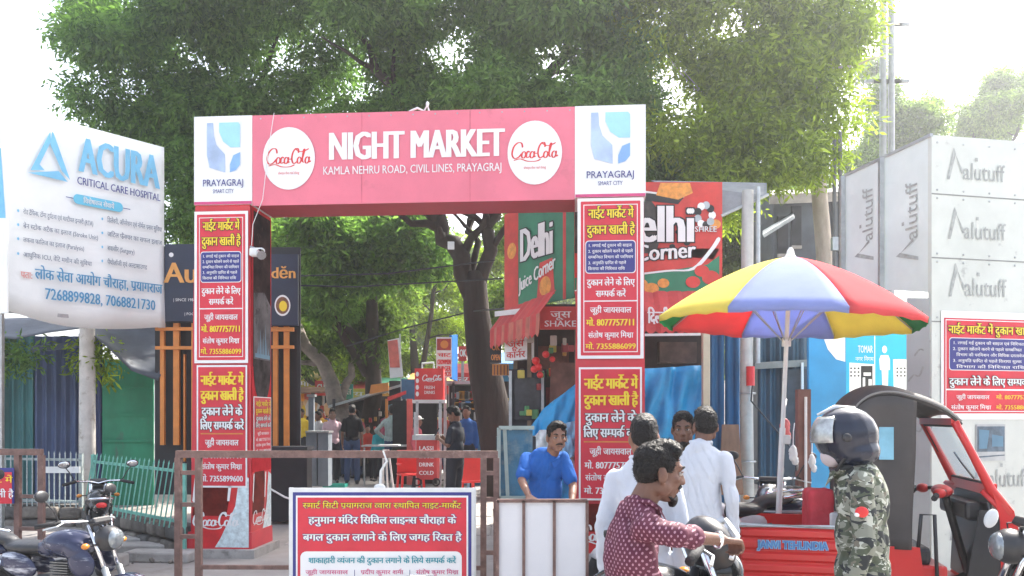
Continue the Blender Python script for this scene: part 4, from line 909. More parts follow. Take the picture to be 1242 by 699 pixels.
aw2 = awning(js, V(S0.x - .0, S0.y + .1, 0), V(S1.x - .25, S1.y - .5, 0), 3.30, 2.76, .22, awr, 'side_awning', mat('awning_pale', (.50, .14, .10), .6, var=.3), 12)
# box signs hanging on the side of the stall
def hang_sign(par, x0, y0, x1, y1, Y, m, txt, mt, name='hanging_sign', d2=.12, Yr=None):
    Yr = Yr or Y; a = P(x0, y1, Y); b_ = P(x1, y1, Yr); u = (b_ - a); u.z = 0; w_ = u.length; h_ = (y1 - y0) * Y / F; fr = Fr(a, u, (0, 0, 1)); 
    s = MB().slab(fr.p(0, 0), fr.p(w_, 0), fr.p(w_, h_), fr.p(0, h_), d2).build(name, m, par)
    for t, yy, hh, ww in txt: lettering(s, fr, t, w_ / 2, h_ * yy, mt, w=w_ * ww, h=h_ * hh, z=.006, bold=.04)
    return s
hang_sign(js, 612, 411, 640, 438, 12.0, M['print_white'], [('जूस', .58, .36, .7), ('कॉर्नर', .1, .36, .8)], M['redb'], Yr=11.6)
hang_sign(js, 594, 416, 608, 440, 12.4, blk, [('OK', .62, .32, .7), ('OPEN', .12, .3, .8)], M['orange'])
hang_sign(js, 597, 442, 617, 455, 12.3, M['orange'], [], M['print_white'])
for i in range(5): MB().slab(P(599 + i * 4, 455, 12.27), P(600 + i * 4, 455, 12.27), P(600 + i * 4, 443, 12.27), P(599 + i * 4, 443, 12.27), .01).build('slat', M['dark'], js)
hang_sign(js, 598, 400, 610, 412, 12.3, mat('snack_yellow', (.7, .35, .05), .5), [], M['redb'])
# interior: dark back wall, red shelves, hanging goods
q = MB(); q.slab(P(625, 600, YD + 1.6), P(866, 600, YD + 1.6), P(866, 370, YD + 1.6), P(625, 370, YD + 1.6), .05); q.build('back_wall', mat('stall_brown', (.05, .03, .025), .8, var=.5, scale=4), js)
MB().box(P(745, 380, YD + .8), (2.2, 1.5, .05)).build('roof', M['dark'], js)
for x, Y in ((700, YD + .1), (642, YD + .7), (625, YD + 1.2)):
    p = P(x, 500, Y); MB().bar(V(p.x, p.y, 0), V(p.x, p.y, 3.2), .06, .06).build('post', mat('post_brown', (.20, .14, .09), .7, var=.3), js)
for z in (1.75, 2.15): MB().slab(P(650, 0, YD + 1.3) * 1, P(700, 0, YD + 1.3), P(700, 0, YD + 1.3), P(650, 0, YD + 1.3), .02) if False else None
for x0, x1, ya, yb, Y, c in ((645, 668, 470, 505, YD + .9, (.25, .03, .03)), (672, 692, 480, 512, YD + .8, (.10, .05, .03)), (652, 690, 420, 452, YD + 1.2, (.16, .05, .03)), (800, 845, 415, 440, YD + 1.2, (.12, .07, .05))):
    MB().slab(P(x0, yb, Y), P(x1, yb, Y), P(x1, ya, Y), P(x0, ya, Y), .2).build('shelf_box', mat('box_%d' % x0, c, .6, var=.5, scale=6), js)
fc_ = thing('fruit_cluster', 'cluster of red fruit hung on a string at the juice stall side', 'fruit', tuple(P(652, 445, YD + .2)))
MB().tube(P(652, 458, YD + .2), P(652, 405, YD + .2), .006, n=5).build('string', M['dark'], fc_)
for x, y, r_ in ((650, 438, .055), (653, 445, .05), (648, 448, .05), (655, 455, .045), (662, 430, .05), (670, 436, .04)):
    MB().ell(P(x, y, YD + .2), (r_, r_, r_)).build('fruit', M['redb'], fc_, smooth=True)
# crowded goods, boards and lower red strip in front of the stall side
hang_sign(js, 655, 372, 704, 399, YD - .05, awr, [('जूस', .5, .38, .5), ('SHAKE', .1, .28, .8)], M['print_white'], name='red_fascia')
hang_sign(js, 600, 378, 656, 384, 11.9, M['whitep'], [], blk, name='awning_pipe', Yr=11.3, d2=.03)
gq = random.Random(5)
for i in range(46):
    c = gq.choice([(.6, .05, .04), (.62, .28, .05), (.55, .45, .08), (.5, .46, .4), (.08, .25, .1), (.4, .05, .05)]); x = gq.uniform(632, 700); Y = gq.uniform(YD + .3, YD + 1.2); y = gq.choice([412, 424, 452, 470, 486, 500]) + gq.uniform(-3, 3)
    MB().box(P(x, y, Y), (gq.uniform(.04, .11), .06, gq.uniform(.06, .14)), rot=(0, 0, gq.uniform(-.4, .4)), bev=.01).build('packet', mat('packet_%d_%d' % (int(c[0] * 100), int(c[1] * 100)), c, .5), js)
MB().slab(P(664, 600, YD + .5), P(704, 600, YD + .5), P(704, 440, YD + .5), P(668, 440, YD + .5), .05).build('brown_partition', mat('partition_brown', (.16, .07, .05), .7, var=.6, scale=4), js)
# menu cabinet with dark screen
mc = thing('dark_cabinet', 'dark framed glass cabinet beside the forked tree trunk', 'cabinet', tuple(P(635, 600, 11.6)))
MB().slab(P(617, 598, 11.6), P(662, 598, 11.6), P(662, 448, 11.6), P(617, 448, 11.6), .5).build('cabinet_body', M['dark'], mc)
MB().slab(P(624, 510, 11.55), P(655, 510, 11.55), P(655, 458, 11.55), P(624, 458, 11.55), .02).build('glass_front', mat('dark_glass', (.05, .05, .06), .12, var=.6, scale=4), mc)
for x in (619, 658): MB().bar(P(x, 598, 11.52), P(x, 450, 11.52), .04, .04).build('frame_post', M['steel'], mc)
# tarpaulins
def cloth(mb, pts_t, pts_b, Yt_, Yb_, rows=22, fold=.06, seed=0, sub=4):
    "hanging sheet between an upper and a lower pixel line"
    def ev(pts, t):
        xs_ = [p[0] for p in pts]; x = xs_[0] + (xs_[-1] - xs_[0]) * t
        for i in range(len(pts) - 1):
            if xs_[i] <= x <= xs_[i + 1] + 1e-6: f = (x - xs_[i]) / (xs_[i + 1] - xs_[i]); return x, pts[i][1] + (pts[i + 1][1] - pts[i][1]) * f
        return pts[-1]
    cols = 40; b0_ = len(mb.v)
    for j in range(rows + 1):
        v = j / rows
        for i in range(cols + 1):
            t = i / cols; xa, ya = ev(pts_t, t); xb, yb = ev(pts_b, t); Y = Yt_ + (Yb_ - Yt_) * v; p = P(xa + (xb - xa) * v, ya + (yb - ya) * v, Y)
            ph = t * 9 + v * 7; p.y += fold * (math.sin(ph * 2.1 + seed) * .6 + mnoise.noise(V(t * 8, v * 5 + t * 6, seed)) * 1.4) ; mb.v.append(tuple(p))
    for j in range(rows):
        for i in range(cols): a = b0_ + j * (cols + 1) + i; mb.f.append((a, a + 1, a + cols + 2, a + cols + 1)); mb.m.append(0)
    return mb
tb = thing('blue_tarpaulin', 'blue tarpaulin sheet draped on the stall between the right pillar and beige post', 'tarpaulin', tuple(P(820, 600, 10.3)))
o = cloth(MB(), [(770, 448), (855, 443)], [(762, 610), (856, 610)], 10.35, 10.2, seed=2).build('sheet', M['tarpb'], tb, smooth=True); o.modifiers.new('t', 'SOLIDIFY').thickness = .006
tb = thing('blue_tarpaulin', 'blue tarpaulin sheet with white patch slanting down behind the man in blue', 'tarpaulin', tuple(P(670, 600, 10.3)))
o = cloth(MB(), [(632, 535), (660, 495), (704, 462)], [(628, 615), (704, 615)], 10.5, 10.0, seed=5, fold=.05).build('sheet', M['tarpb'], tb, smooth=True); o.modifiers.new('t', 'SOLIDIFY').thickness = .006
o = cloth(MB(), [(636, 542), (655, 522), (690, 520)], [(640, 560), (700, 578)], 10.0, 9.85, rows=6, seed=7).build('white_patch', M['whitep'], tb, smooth=True); o.modifiers.new('t', 'SOLIDIFY').thickness = .006
o = cloth(MB(), [(664, 520), (705, 508)], [(668, 560), (705, 552)], 9.95, 9.8, rows=6, seed=9).build('corner_flap', mat('pale_blue_tarp', (.25, .45, .62), .5, var=.25), tb, smooth=True)
# glass counter at the left of the man in blue
gc = thing('glass_counter', 'pale framed glass counter with blue lower panel left of the man in blue', 'counter', tuple(P(622, 640, 7.9)))
a = P(604, 520, 7.9); b_ = P(640, 518, 7.9); w_ = b_.x - a.x
MB().box((a.x + w_ / 2 + .03, 8.25, .75), (w_ + .1, .6, 1.5)).build('counter_body', M['dark'], gc)
MB().slab(P(607, 605, 7.88), P(646, 605, 7.88), P(646, 522, 7.88), P(607, 522, 7.88), .03).build('blue_panel', mat('sea_blue_panel', (.04, .16, .26), .2, var=.5, scale=2, dirt=((.16, .22, .24), 3, .5)), gc)
for p, q_ in ((P(605, 606, 7.85), P(605, 519, 7.85)), (P(605, 519, 7.85), P(648, 519, 7.85)), (P(605, 604, 7.85), P(648, 604, 7.85)), (P(612, 519, 7.87), P(616, 606, 7.87))): MB().bar(p, q_, .035, .035).build('frame_bar', mat('pale_green_grey', (.30, .36, .33), .6), gc)
# beige post, blue corrugated shutters, steel pole, boards
r = thing('beige_post', 'slim cream post at the right end of the blue tarpaulin', 'post', tuple(P(856, 600, 10.2)))
p = P(856, 600, 10.2); MB().box((p.x, 10.2, 1.45), (.09, .09, 2.9), bev=.01).build('shaft', mat('cream_paint', (.50, .46, .34), .6, var=.15), r)
bs = thing('blue_shutter_wall', 'wall of blue corrugated sheets behind the white shirted man', 'wall', tuple(P(900, 600, 11.3)))
for i, (x0, x1) in enumerate(((861, 880), (880, 899), (920, 948), (948, 982))):
    a = P(x0, 0, 11.3); b_ = P(x1 - 1, 0, 11.3); corrugated(MB(), V(a.x, 11.3, 0), V(b_.x, 11.3, 0), .1, CAMH + (505 - 398 - 4 * (i > 1)) * 11.3 / F, .13, .02).build('corrugated_sheet', mat('blue_sheet' if i < 2 else 'slate_blue_sheet', (.03, .13, .27) if i < 2 else (.045, .085, .12), .5, .2, var=.3, scale=3, dirt=((.09, .12, .15), 3, .6), stretch=(1, 1, .3)), bs)
MB().bar(P(899, 445, 11.2), P(985, 440, 11.2), .06, .09).build('cross_rail', mat('grey_board', (.24, .23, .20), .7), bs)
MB().slab(P(948, 600, 11.22), P(980, 600, 11.22), P(980, 448, 11.22), P(948, 448, 11.22), .02).build('dark_door', mat('dark_door_paint', (.05, .05, .055), .6, var=.4), bs)
MB().bar(P(973, 600, 11.15), P(973, 440, 11.15), .03, .03).build('white_pipe', M['whitep'], bs)
sp = thing('steel_pole', 'tall cream and steel pole pair beside the umbrella', 'pole', tuple(P(905, 600, 10.9)))
p = P(907, 600, 10.9); MB().path([V(p.x, 10.9, 0), V(p.x - .02, 10.9, 2), V(p.x, 10.9, CAMH + 2.98)], [.09, .085, .075], 14).build('pole_shaft', mat('cream_pole', (.48, .46, .42), .5, .1, var=.15, scale=7), sp, smooth=True)
MB().tube(V(p.x + .12, 10.85, 2.4), V(p.x + .12, 10.85, CAMH + 3.02), .03).build('steel_pipe', M['steel'], sp); MB().tube(V(p.x - .0, 10.78, 2.1), V(p.x, 10.78, 2.35), .055, n=12).build('red_band', M['redb'], sp)
for z in (1.1, 2.0, 3.3): MB().path([V(p.x + .1 * math.cos(t), 10.9 + .1 * math.sin(t), z) for t in [i * math.pi / 6 for i in range(12)]], .012, 5, closed=True).build('clamp', M['steel'], sp)
MB().path([V(p.x + .05, 10.78, 2.4), V(p.x + .0, 10.75, 1.9), V(p.x + .3, 10.75, 1.55), V(p.x + .5, 10.75, 1.3)], .012, 6).build('cable', M['blackm'], sp)
r = thing('plywood_board', 'brown plywood board leaning beside the white shirted man', 'board', tuple(P(885, 600, 10.6)))
MB().slab(P(872, 600, 10.5), P(902, 600, 10.5), P(896, 515, 10.7), P(876, 515, 10.7), .03).build('board', M['wood'], r)
r = thing('brown_post', 'reddish brown square post left of the helmeted rider', 'post', tuple(P(973, 600, 8.6)))
p = P(974, 600, 8.6); MB().box((p.x, 8.6, .99), (.13, .1, 1.98)).build('shaft', mat('red_brown', (.20, .09, .07), .6, var=.25), r)
MB().tube(V(p.x, 8.52, .6), V(p.x, 8.52, 1.9), .015).build('conduit', M['whitep'], r)
# grey flat shade over the banner
r = thing('grey_canopy', 'grey sheet canopy above the juice banner reaching the cream pole', 'canopy', tuple(P(900, 240, 11)))
MB().slab(P(876, 262, YD), P(930, 236, YD), P(930, 222, YD + .6), P(790, 219, YD + .6), .02).build('sheet', mat('grey_sheet', (.24, .25, .26), .6, var=.2), r); MB().tube(P(875, 262, YD), P(932, 236, YD), .02).build('edge_pipe', M['steel'], r)
# dark grey building behind
gb = thing('grey_building', 'dark grey building behind the slim pale tree trunk', 'building', tuple(P(970, 600, 17)))
Yg = 17
MB().slab(P(938, 600, Yg), P(1032, 600, Yg), P(1032, 232, Yg), P(938, 236, Yg), 2.5).build('wall', mat('building_grey', (.10, .115, .14), .8, var=.3, scale=1.5), gb)
MB().slab(P(934, 236, Yg - .3), P(1034, 232, Yg - .3), P(1034, 228, Yg), P(934, 231, Yg), .2).build('roof_edge', M['concrete'], gb)
for x0, x1, ya, yb in ((943, 956, 262, 310), (960, 972, 250, 300), (1003, 1012, 236, 290)): 
    f_ = MB().slab(P(x0, yb, Yg - .04), P(x1, yb, Yg - .04), P(x1, ya, Yg - .04), P(x0, ya, Yg - .04), .03).build('window', M['dark'], gb)
    MB().bar(P(x0, yb, Yg - .08), P(x1, yb, Yg - .08), .06, .06).build('sill', M['concrete'], f_)
MB().slab(P(925, 285, Yg - 1.2), P(962, 262, Yg - 1.2), P(962, 258, Yg), P(925, 280, Yg), .06).build('lean_to_roof', M['steel'], gb)
for px, yt, nm in ((1012, 170, 'left one'), (1019, 160, 'right one')):
    r = thing('service_pole', 'thin dark pole left of the grey hoarding, ' + nm + ' of two close together', 'pole', tuple(P(px, 600, 12.5))); p = P(px, 600, 12.5)
    MB().tube(V(p.x, 12.5, 0), V(p.x, 12.5, P(px, yt, 12.5).z), .035, .03).build('shaft', mat('dark_steel', (.12, .12, .12), .5, .3), r)
    MB().box(V(p.x, 12.45, 4.3), (.12, .08, .2)).build('clamp_box', M['steel'], r)
for px, k in ((1071, 'left'), (1081, 'right')):
    r = thing('tall_mast', 'tall pale mast rising above the grey hoarding, %s one of the pair' % k, 'mast', tuple(P(px, 600, 16))); p = P(px, 600, 16)
    MB().tube(V(p.x, 16, 0), V(p.x, 16, 11.5), .07, .06, n=10).build('shaft', mat('mast_grey', (.34, .35, .36), .5, .3), r)
    for z in (8.2, 9.3, 10.4): MB().bar(V(p.x - .35, 16, z), V(p.x + .35, 16, z), .06, .06).build('cross_arm', MATS['mast_grey'], r)
# ------------------------------------------------------------------ grey hoarding
Hn = V(.509 * 8, 8, 0); Hf = V(.404 * 9.35, 9.35, 0); Hr = V(5.6, 8.35, 0)
hg = thing('grey_hoarding', 'tall pale grey sheet hoarding with repeated dark lettering at right edge', 'hoarding', tuple(Hn))
hm = mat('hoarding_grey', (.58, .61, .57), .5, .1, var=.10, scale=1.4, dirt=((.27, .28, .28), 4, .6)); hm2 = mat('hoarding_side', (.66, .72, .71), .5, .1, var=.10, scale=1.5)
Zt = 4.43
pf = MB().slab(Hn, Hr, Hr + V(0, 0, Zt + .02), Hn + V(0, 0, Zt), .05).build('front_sheet', hm, hg)
ff = Fr(Hn, Hr - Hn, (0, 0, 1))
for z in (2.62, 3.24, 3.86): MB().slab(ff.p(0, z - .006, .003), ff.p(1.5, z - .006, .003), ff.p(1.5, z + .006, .003), ff.p(0, z + .006, .003), .004).build('sheet_joint', mat('joint_grey', (.22, .23, .22), .6), pf)
for z in (2.66, 3.2, 3.28, 3.82, 3.9, 4.36):
    for k in range(5): MB().ell(ff.p(.06 + k * .3, z, .004), (.011, .005, .011), nu=8, nv=5).build('rivet', M['steel'], pf)
logo = mat('sheet_print', (.34, .36, .35), .5, var=.3, scale=20)
def aalu(par, fr, x, y, w, h, rot=False, z=.005):
    f2_ = fr if not rot else Fr(fr.p(x, y), fr.V, -fr.U); X, Y_ = (x, y) if not rot else (0, 0); d = MB()
    poly(d, f2_, [(X, Y_ - .06 * h), (X + w * .05, Y_ - .06 * h), (X + w * .17, Y_ + h * 1.3), (X + w * .13, Y_ + h * 1.6)], z); d.build('logo_mark', logo, par); d = MB(); poly(d, f2_, [(X + w * .12, Y_ + h * 1.55), (X + w * .17, Y_ + h * 1.2), (X + w * .33, Y_ + h * .3), (X + w * .28, Y_ + h * .28)], z); d.build('logo_mark', logo, par); d = MB()
    poly(d, f2_, [(X + w * .54, Y_ + h * .98), (X + w * .59, Y_ + h * .98), (X + w * .59, Y_ + h * 1.16), (X + w * .54, Y_ + h * 1.16)], z); d.build('logo_mark', logo, par)
    lettering(par, f2_, 'alutuff', X + w * .70, Y_, logo, w=w * .80, h=h * .92, z=z)
aalu(pf, ff, .17, 4.02, .60, .19); aalu(pf, ff, .18, 3.44, .60, .19); aalu(pf, ff, .19, 2.88, .60, .20)
aalu(pf, ff, .46, 1.00, .60, .2); aalu(pf, ff, .20, .5, .60, .2)
us_ = Hn - Hf; us_.z = 0; Ls = us_.length; fsd = Fr(Hf, us_, (0, 0, 1))
zb1, zb2 = CAMH + .156 * 9.35, CAMH + .15 * 8
for i, (t0, t1) in enumerate(((0, .485), (.50, .985))):
    a = Hf.lerp(Hn, t0); b_ = Hf.lerp(Hn, t1); za = zb1 + (zb2 - zb1) * t0; zb_ = zb1 + (zb2 - zb1) * t1; ha = 4.42; 
    s = MB().slab(V(a.x, a.y, za), V(b_.x, b_.y, zb_), V(b_.x, b_.y, ha), V(a.x, a.y, ha - .0), .04).build('side_sheet', hm2, hg)
    aalu(s, fsd, Ls * (t0 + .36), za + .22, .72, .20, rot=True)
MB().bar(Hf + V(0, 0, 4.43), Hn + V(0, 0, 4.43), .03, .03).build('top_rail', M['steel'], hg); mat('dark_steel', (.12, .12, .12), .5, .3)
for t in (0, .49): p = Hf.lerp(Hn, t); MB().bar(V(p.x - .03, p.y, 3.02), V(p.x - .03, p.y, 4.42), .05, .05).build('post', M['steel'], hg)
Hq = Hf.lerp(Hn, .74)
lo = MB().slab(Hq, Hn + V(-.01, .02, 0), Hn + V(-.01, .02, 2.85), Hq + V(0, 0, 2.9), .04).build('lower_sheet', mat('scribbled_sheet', (.46, .50, .51), .5, .1, var=.12, scale=1.2, dirt=((.16, .17, .2), 3.2, .66)), hg)
for x, y in ((.03, 2.05), (.12, 2.3), (.04, 1.5), (.13, 1.75), (.02, 2.6)):
    d = MB(); fk = Fr(Hq, us_, (0, 0, 1)); stroke(d, fk, [(x, y), (x + .08, y + .06), (x + .16, y + .05), (x + .22, y + .14)], .03, 0, 0, 1, .004); d.build('scribble', logo, lo)
MB().slab(P(1100, 520, 8.6), P(1124, 520, 8.3), P(1124, 485, 8.3), P(1100, 485, 8.6), .01).build('paper_notice', M['whitep'], hg)
pc = thing('rental_poster', 'wide red poster with navy box on the grey hoarding, cut by right edge', 'poster', tuple(ff.p(.1, 1.7)), group=GP)
fc2 = Fr(ff.p(.10, CAMH + (505 - 509) * 8 / F + .0, .01), ff.U, ff.V); w6, h6 = 1.22, 1.06
d = MB(); d.slab(fc2.p(0, 0), fc2.p(w6, 0), fc2.p(w6, h6), fc2.p(0, h6), .003); poly(d, fc2, [(.03, .06), (w6 - .03, .06), (w6 - .03, h6 - .07), (.03, h6 - .07)], .003, 1); frame2(d, fc2, .045, .075, w6 - .045, h6 - .085, .008, .005, 0)
poly(d, fc2, rrect(.085, .48, w6 - .085, .80, .03), .005, 0); poly(d, fc2, rrect(.092, .487, w6 - .092, .793, .028), .007, 2); poly(d, fc2, [(.05, .285), (w6 - .05, .285), (w6 - .05, .30), (.05, .30)], .005, 0)
d.build('sheet', [M['print_white'], M['red'], M['navy']], pc)
LL = lambda t, x, y, m, w, h, al='l', **k: lettering(pc, fc2, t, x, y, m, w=w, h=h, z=.010, align=al, **k)
LL('नाईट मार्केट में दुकान खाली है', .07, .84, M['yellow'], 1.06, .10, bold=.04, back=M['black'])
for i, t in enumerate(('1. लगाई गई दुकान की साइज एवं निश्चित स्थान', '2. दुकान खोलने करने से पहले सम्बन्धित', 'विभाग की परमिशन और विधिक दस्तावेज', '3. अनुमति प्राप्ति से पहले किराया शुल्क', 'विभाग की निश्चित राशि')): LL(t, .12 + (.04 if i in (2, 4) else 0), .735 - .058 * i, M['print_white'], .95 if i < 1 else .8, .034, bold=.02)
LL('दुकान लेने के लिए सम्पर्क करें', .08, .335, M['print_white'], 1.06, .09, bold=.05, back=M['black'])
LL('जूही जायसवाल', .16, .20, M['print_white'], .38, .05, bold=.03); LL('मो. 8077757711', .62, .20, M['yellow'], .46, .05, bold=.03)
LL('संतोष कुमार मिश्रा', .10, .10, M['print_white'], .46, .05, bold=.03); LL('मो. 7355886099', .62, .10, M['yellow'], .46, .05, bold=.03)
sn = thing('small_notice', 'small dark framed picture notice stuck on the grey hoarding', 'notice', tuple(ff.p(.5, 1.3)))
fk = Fr(ff.p(.50, 1.26, .01), ff.U, ff.V); d = MB(); d.slab(fk.p(0, 0), fk.p(.34, 0), fk.p(.34, .36), fk.p(0, .36), .004); poly(d, fk, [(.01, .09), (.33, .09), (.33, .34), (.01, .34)], .003, 1); poly(d, fk, [(.03, .12), (.12, .12), (.15, .3), (.03, .31)], .005, 2); poly(d, fk, [(.18, .14), (.31, .14), (.31, .24), (.18, .26)], .005, 2); poly(d, fk, [(.01, .03), (.33, .05), (.33, .06), (.01, .045)], .003, 1)
d.build('sheet', [mat('grey_paper', (.45, .47, .47), .6), mat('slate_print', (.09, .13, .17), .5, var=.5, scale=12), M['greyb']], sn)
# blue public toilet panel
bt = thing('blue_toilet_board', 'bright blue public toilet board with white man figure under the umbrella', 'sign', tuple(P(1040, 600, 9.8)))
Yq = 9.8; fq = Fr(P(981, 530, Yq), (1, 0, 0), (0, 0, 1)); k_ = Yq / F
X = lambda px: (px - 981) * k_
Z = lambda py: (530 - py) * k_
d = MB(); d.slab(fq.p(0, -1.3), fq.p(X(1103), -1.3), fq.p(X(1103), Z(396)), fq.p(0, Z(396)), .06); d.build('panel', mat('toilet_blue', (.02, .26, .55), .4, var=.25, scale=1.2), bt)
cy_ = mat('toilet_cyan', (.02, .42, .66), .4, var=.06)
d = MB(); poly(d, fq, [(X(a), Z(b2)) for a, b2 in ((1026, 530), (1103, 530), (1103, 397), (1026, 397))], .003, 0)
poly(d, fq, [(X(a), Z(b2)) for a, b2 in ((1030, 530), (1060, 530), (1060, 442), (1030, 440))], .005, 1); poly(d, fq, [(X(a), Z(b2)) for a, b2 in ((1085, 530), (1102, 530), (1102, 436), (1083, 436))], .005, 1)
poly(d, fq, [(X(a), Z(b2)) for a, b2 in ((1061, 478), (1084, 478), (1084, 476), (1061, 476))], .005, 1); poly(d, fq, [(X(a), Z(b2)) for a, b2 in ((1060.2, 530), (1061.2, 530), (1061.2, 397), (1060.2, 397))], .006, 1)
poly(d, fq, [(X(a), Z(b2)) for a, b2 in ((1044, 475), (1058, 475), (1058, 444), (1044, 444))], .007, 2)
for a, b2, c_, e in ((1046, 472, 1049, 458), (1053, 472, 1057, 460), (1047, 456, 1056, 452)): poly(d, fq, [(X(a), Z(b2)), (X(c_), Z(b2)), (X(c_), Z(e)), (X(a), Z(e))], .009, 1)
for ox in (1031, 1087):
    for i in range(3):
        for j in range(3): poly(d, fq, [(X(ox + i * 4.5), Z(457 - j * 4.5)), (X(ox + i * 4.5 + 2), Z(457 - j * 4.5)), (X(ox + i * 4.5 + 2), Z(455 - j * 4.5)), (X(ox + i * 4.5), Z(455 - j * 4.5))], .007, 2)
poly(d, fq, [(X(993 + 16 * math.cos(t) + 12), Z(405 + 34 * math.sin(t) * .95)) for t in [i * math.pi / 12 for i in range(-1, 8)]] + [(X(1026), Z(385)), (X(993), Z(385))], .004, 1) if False else None
poly(d, fq, [(X(a), Z(b2)) for a, b2 in ((996, 397), (998, 408), (1004, 424), (1014, 436), (1025, 439), (1025, 397))], .004, 1)
# man figure
poly(d, fq, ellp(X(1072.5), Z(424), 3.0 * k_, 4.6 * k_, 14), .008, 1); poly(d, fq, [(X(a), Z(b2)) for a, b2 in ((1068, 431), (1077, 431), (1079, 436), (1079, 449), (1077, 449), (1076.5, 473), (1070, 473), (1069, 449), (1067, 449), (1066, 436))], .008, 1)
d.build('panel_print', [cy_, M['print_white'], blk], bt)
lettering(bt, fq, 'TOMAR', X(1049), Z(428), M['print_white'], w=X(1058) - X(1040), h=9 * k_, z=.009, bold=.01); lettering(bt, fq, 'नगर निगम', X(1048), Z(438), M['print_white'], w=X(1059) - X(1037), h=6 * k_, z=.009)

# ------------------------------------------------------------------ stalls inside the lane
def box(par, nm, x0, y0, x1, y1, Y, m, dep=.3): return MB().slab(P(x0, y1, Y), P(x1, y1, Y), P(x1, y0, Y), P(x0, y0, Y), dep).build(nm, m, par)
st = thing('snack_stall', 'long dark snack stall with tilted roof and orange fascia left of the blue cabinet', 'stall', tuple(P(460, 590, 20)))
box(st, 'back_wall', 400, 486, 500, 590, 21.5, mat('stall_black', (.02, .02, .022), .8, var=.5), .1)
for a, b_ in ((P(398, 492, 19.5), P(500, 462, 19.5)),):
    MB().add([a, b_, b_ + V(0, 2, .1), a + V(0, 2, .1), a + V(0, 0, -.06), b_ + V(0, 0, -.06), b_ + V(0, 2, .04), a + V(0, 2, .04)], [(0, 1, 2, 3), (7, 6, 5, 4), (0, 4, 5, 1), (1, 5, 6, 2), (3, 2, 6, 7), (0, 3, 7, 4)]).build('roof', M['steel'], st)
MB().slab(P(448, 478, 19.4), P(471, 474, 19.4), P(471, 464, 19.4), P(450, 467, 19.4), .05).build('orange_fascia', M['orange'], st)
box(st, 'dark_board', 472, 462, 492, 486, 19.6, M['dark']); 
for x in (405, 469, 497): MB().bar(P(x, 590, 19.5), P(x, 484, 19.5), .06, .06).build('post', M['orange'] if x == 469 else M['dark'], st)
box(st, 'counter', 408, 545, 490, 588, 20.5, M['dark'], .5)
for i in range(26):
    x = rnd.uniform(402, 495); y = rnd.uniform(492, 520); s_ = rnd.uniform(.05, .12); c = rnd.choice([(.6, .3, .05), (.55, .5, .45), (.5, .05, .04), (.1, .25, .35), (.5, .42, .1)])
    o = MB().box(P(x, y, 20.9), (s_, .08, s_ * rnd.uniform(1, 1.8)), bev=.01).build('packet', mat('packet_%d' % (int(c[0] * 100)), c, .5), st)
bc = thing('blue_cabinet', 'small blue cabinet stall top with slanting red flap beside the red sign', 'stall', tuple(P(500, 590, 17)))
box(bc, 'blue_box', 487, 460, 508, 484, 17, mat('cabinet_blue', (.04, .14, .26), .5, var=.2)); MB().slab(P(470, 486, 16.9), P(492, 478, 16.9), P(492, 474, 16.9), P(470, 482, 16.9), .3).build('red_flap', awr, bc)
MB().bar(P(497, 588, 16.9), P(497, 484, 16.9), .11, .11).build('red_pillar', mat('pillar_coral', (.6, .12, .1), .5), bc); box(bc, 'back', 476, 486, 530, 588, 18, MATS['stall_black'], .1)
rs = thing('red_box_sign', 'bright red box sign with white script lettering left of the trunk', 'sign', tuple(P(520, 590, 15.8)))
sg = box(rs, 'sign_box', 503, 447, 538, 485, 15.8, M['redb'], .25); fg = Fr(P(503, 485, 15.8), (1, 0, 0), (0, 0, 1)); kk = 15.8 / F
script_logo(sg, fg, 21 * kk, 26 * kk, 24 * kk, M['print_white'], .006, .5); 
for yy, t in ((13, 'FRESH'), (7, 'DRINKS')): lettering(sg, fg, t, 18 * kk, yy * kk, M['print_white'], w=13 * kk, h=4 * kk, z=.006, bold=.02)
for yy in (4, 12, 20, 28): 
    d = MB(); poly(d, fg, ellp(3.2 * kk, (yy + 3) * kk, 2 * kk, 3 * kk, 12), .006); d.build('white_mark', M['print_white'], sg)
box(rs, 'lower_ledge', 500, 485, 540, 489, 15.7, M['whitep'], .3); MB().path([P(512, 447, 15.7), P(512, 441, 15.7), P(526, 440, 15.7), P(526, 447, 15.7)], .02).build('handle_frame', M['whitep'], rs)
for x in (506, 534): MB().bar(P(x, 600, 15.7), P(x, 487, 15.7), .05, .05).build('post', M['steel'], rs)
ws = thing('tall_menu_board', 'tall white and red menu board with bright blue side near the trunk', 'sign', tuple(P(545, 590, 17)))
mb_ = box(ws, 'board', 529, 409, 548, 458, 17, M['whitep'], .1); MB().slab(P(548, 460, 17), P(555, 462, 17.5), P(555, 406, 17.5), P(548, 407, 17), .05).build('blue_side', mat('vivid_blue', (.02, .14, .42), .7, spec=.1), ws)
fm = Fr(P(529, 458, 17), (1, 0, 0), (0, 0, 1)); km = 17 / F; d = MB(); poly(d, fm, [(1 * km, 33 * km), (18 * km, 33 * km), (18 * km, 47 * km), (1 * km, 47 * km)], .004, 0); poly(d, fm, ellp(10 * km, 40 * km, 5 * km, 5 * km, 14), .006, 1); d.build('food_picture', [mat('maroon_print', (.35, .04, .03), .5, var=.4, scale=15), M['orange']], mb_)
for yy, t in ((25, 'चाट'), (16, 'CHOWMEIN'), (8, 'BURGER'), (1.5, 'MOMOS')): lettering(mb_, fm, t, 9.5 * km, yy * km, M['redb'], w=16 * km, h=6 * km, z=.006, bold=.06)
MB().bar(P(540, 600, 17.1), P(540, 458, 17.1), .06, .06).build('post', M['steel'], ws)
fb = thing('feather_banner', 'leaning red and white cloth banner hanging left of the red box sign', 'banner', tuple(P(480, 590, 18)))
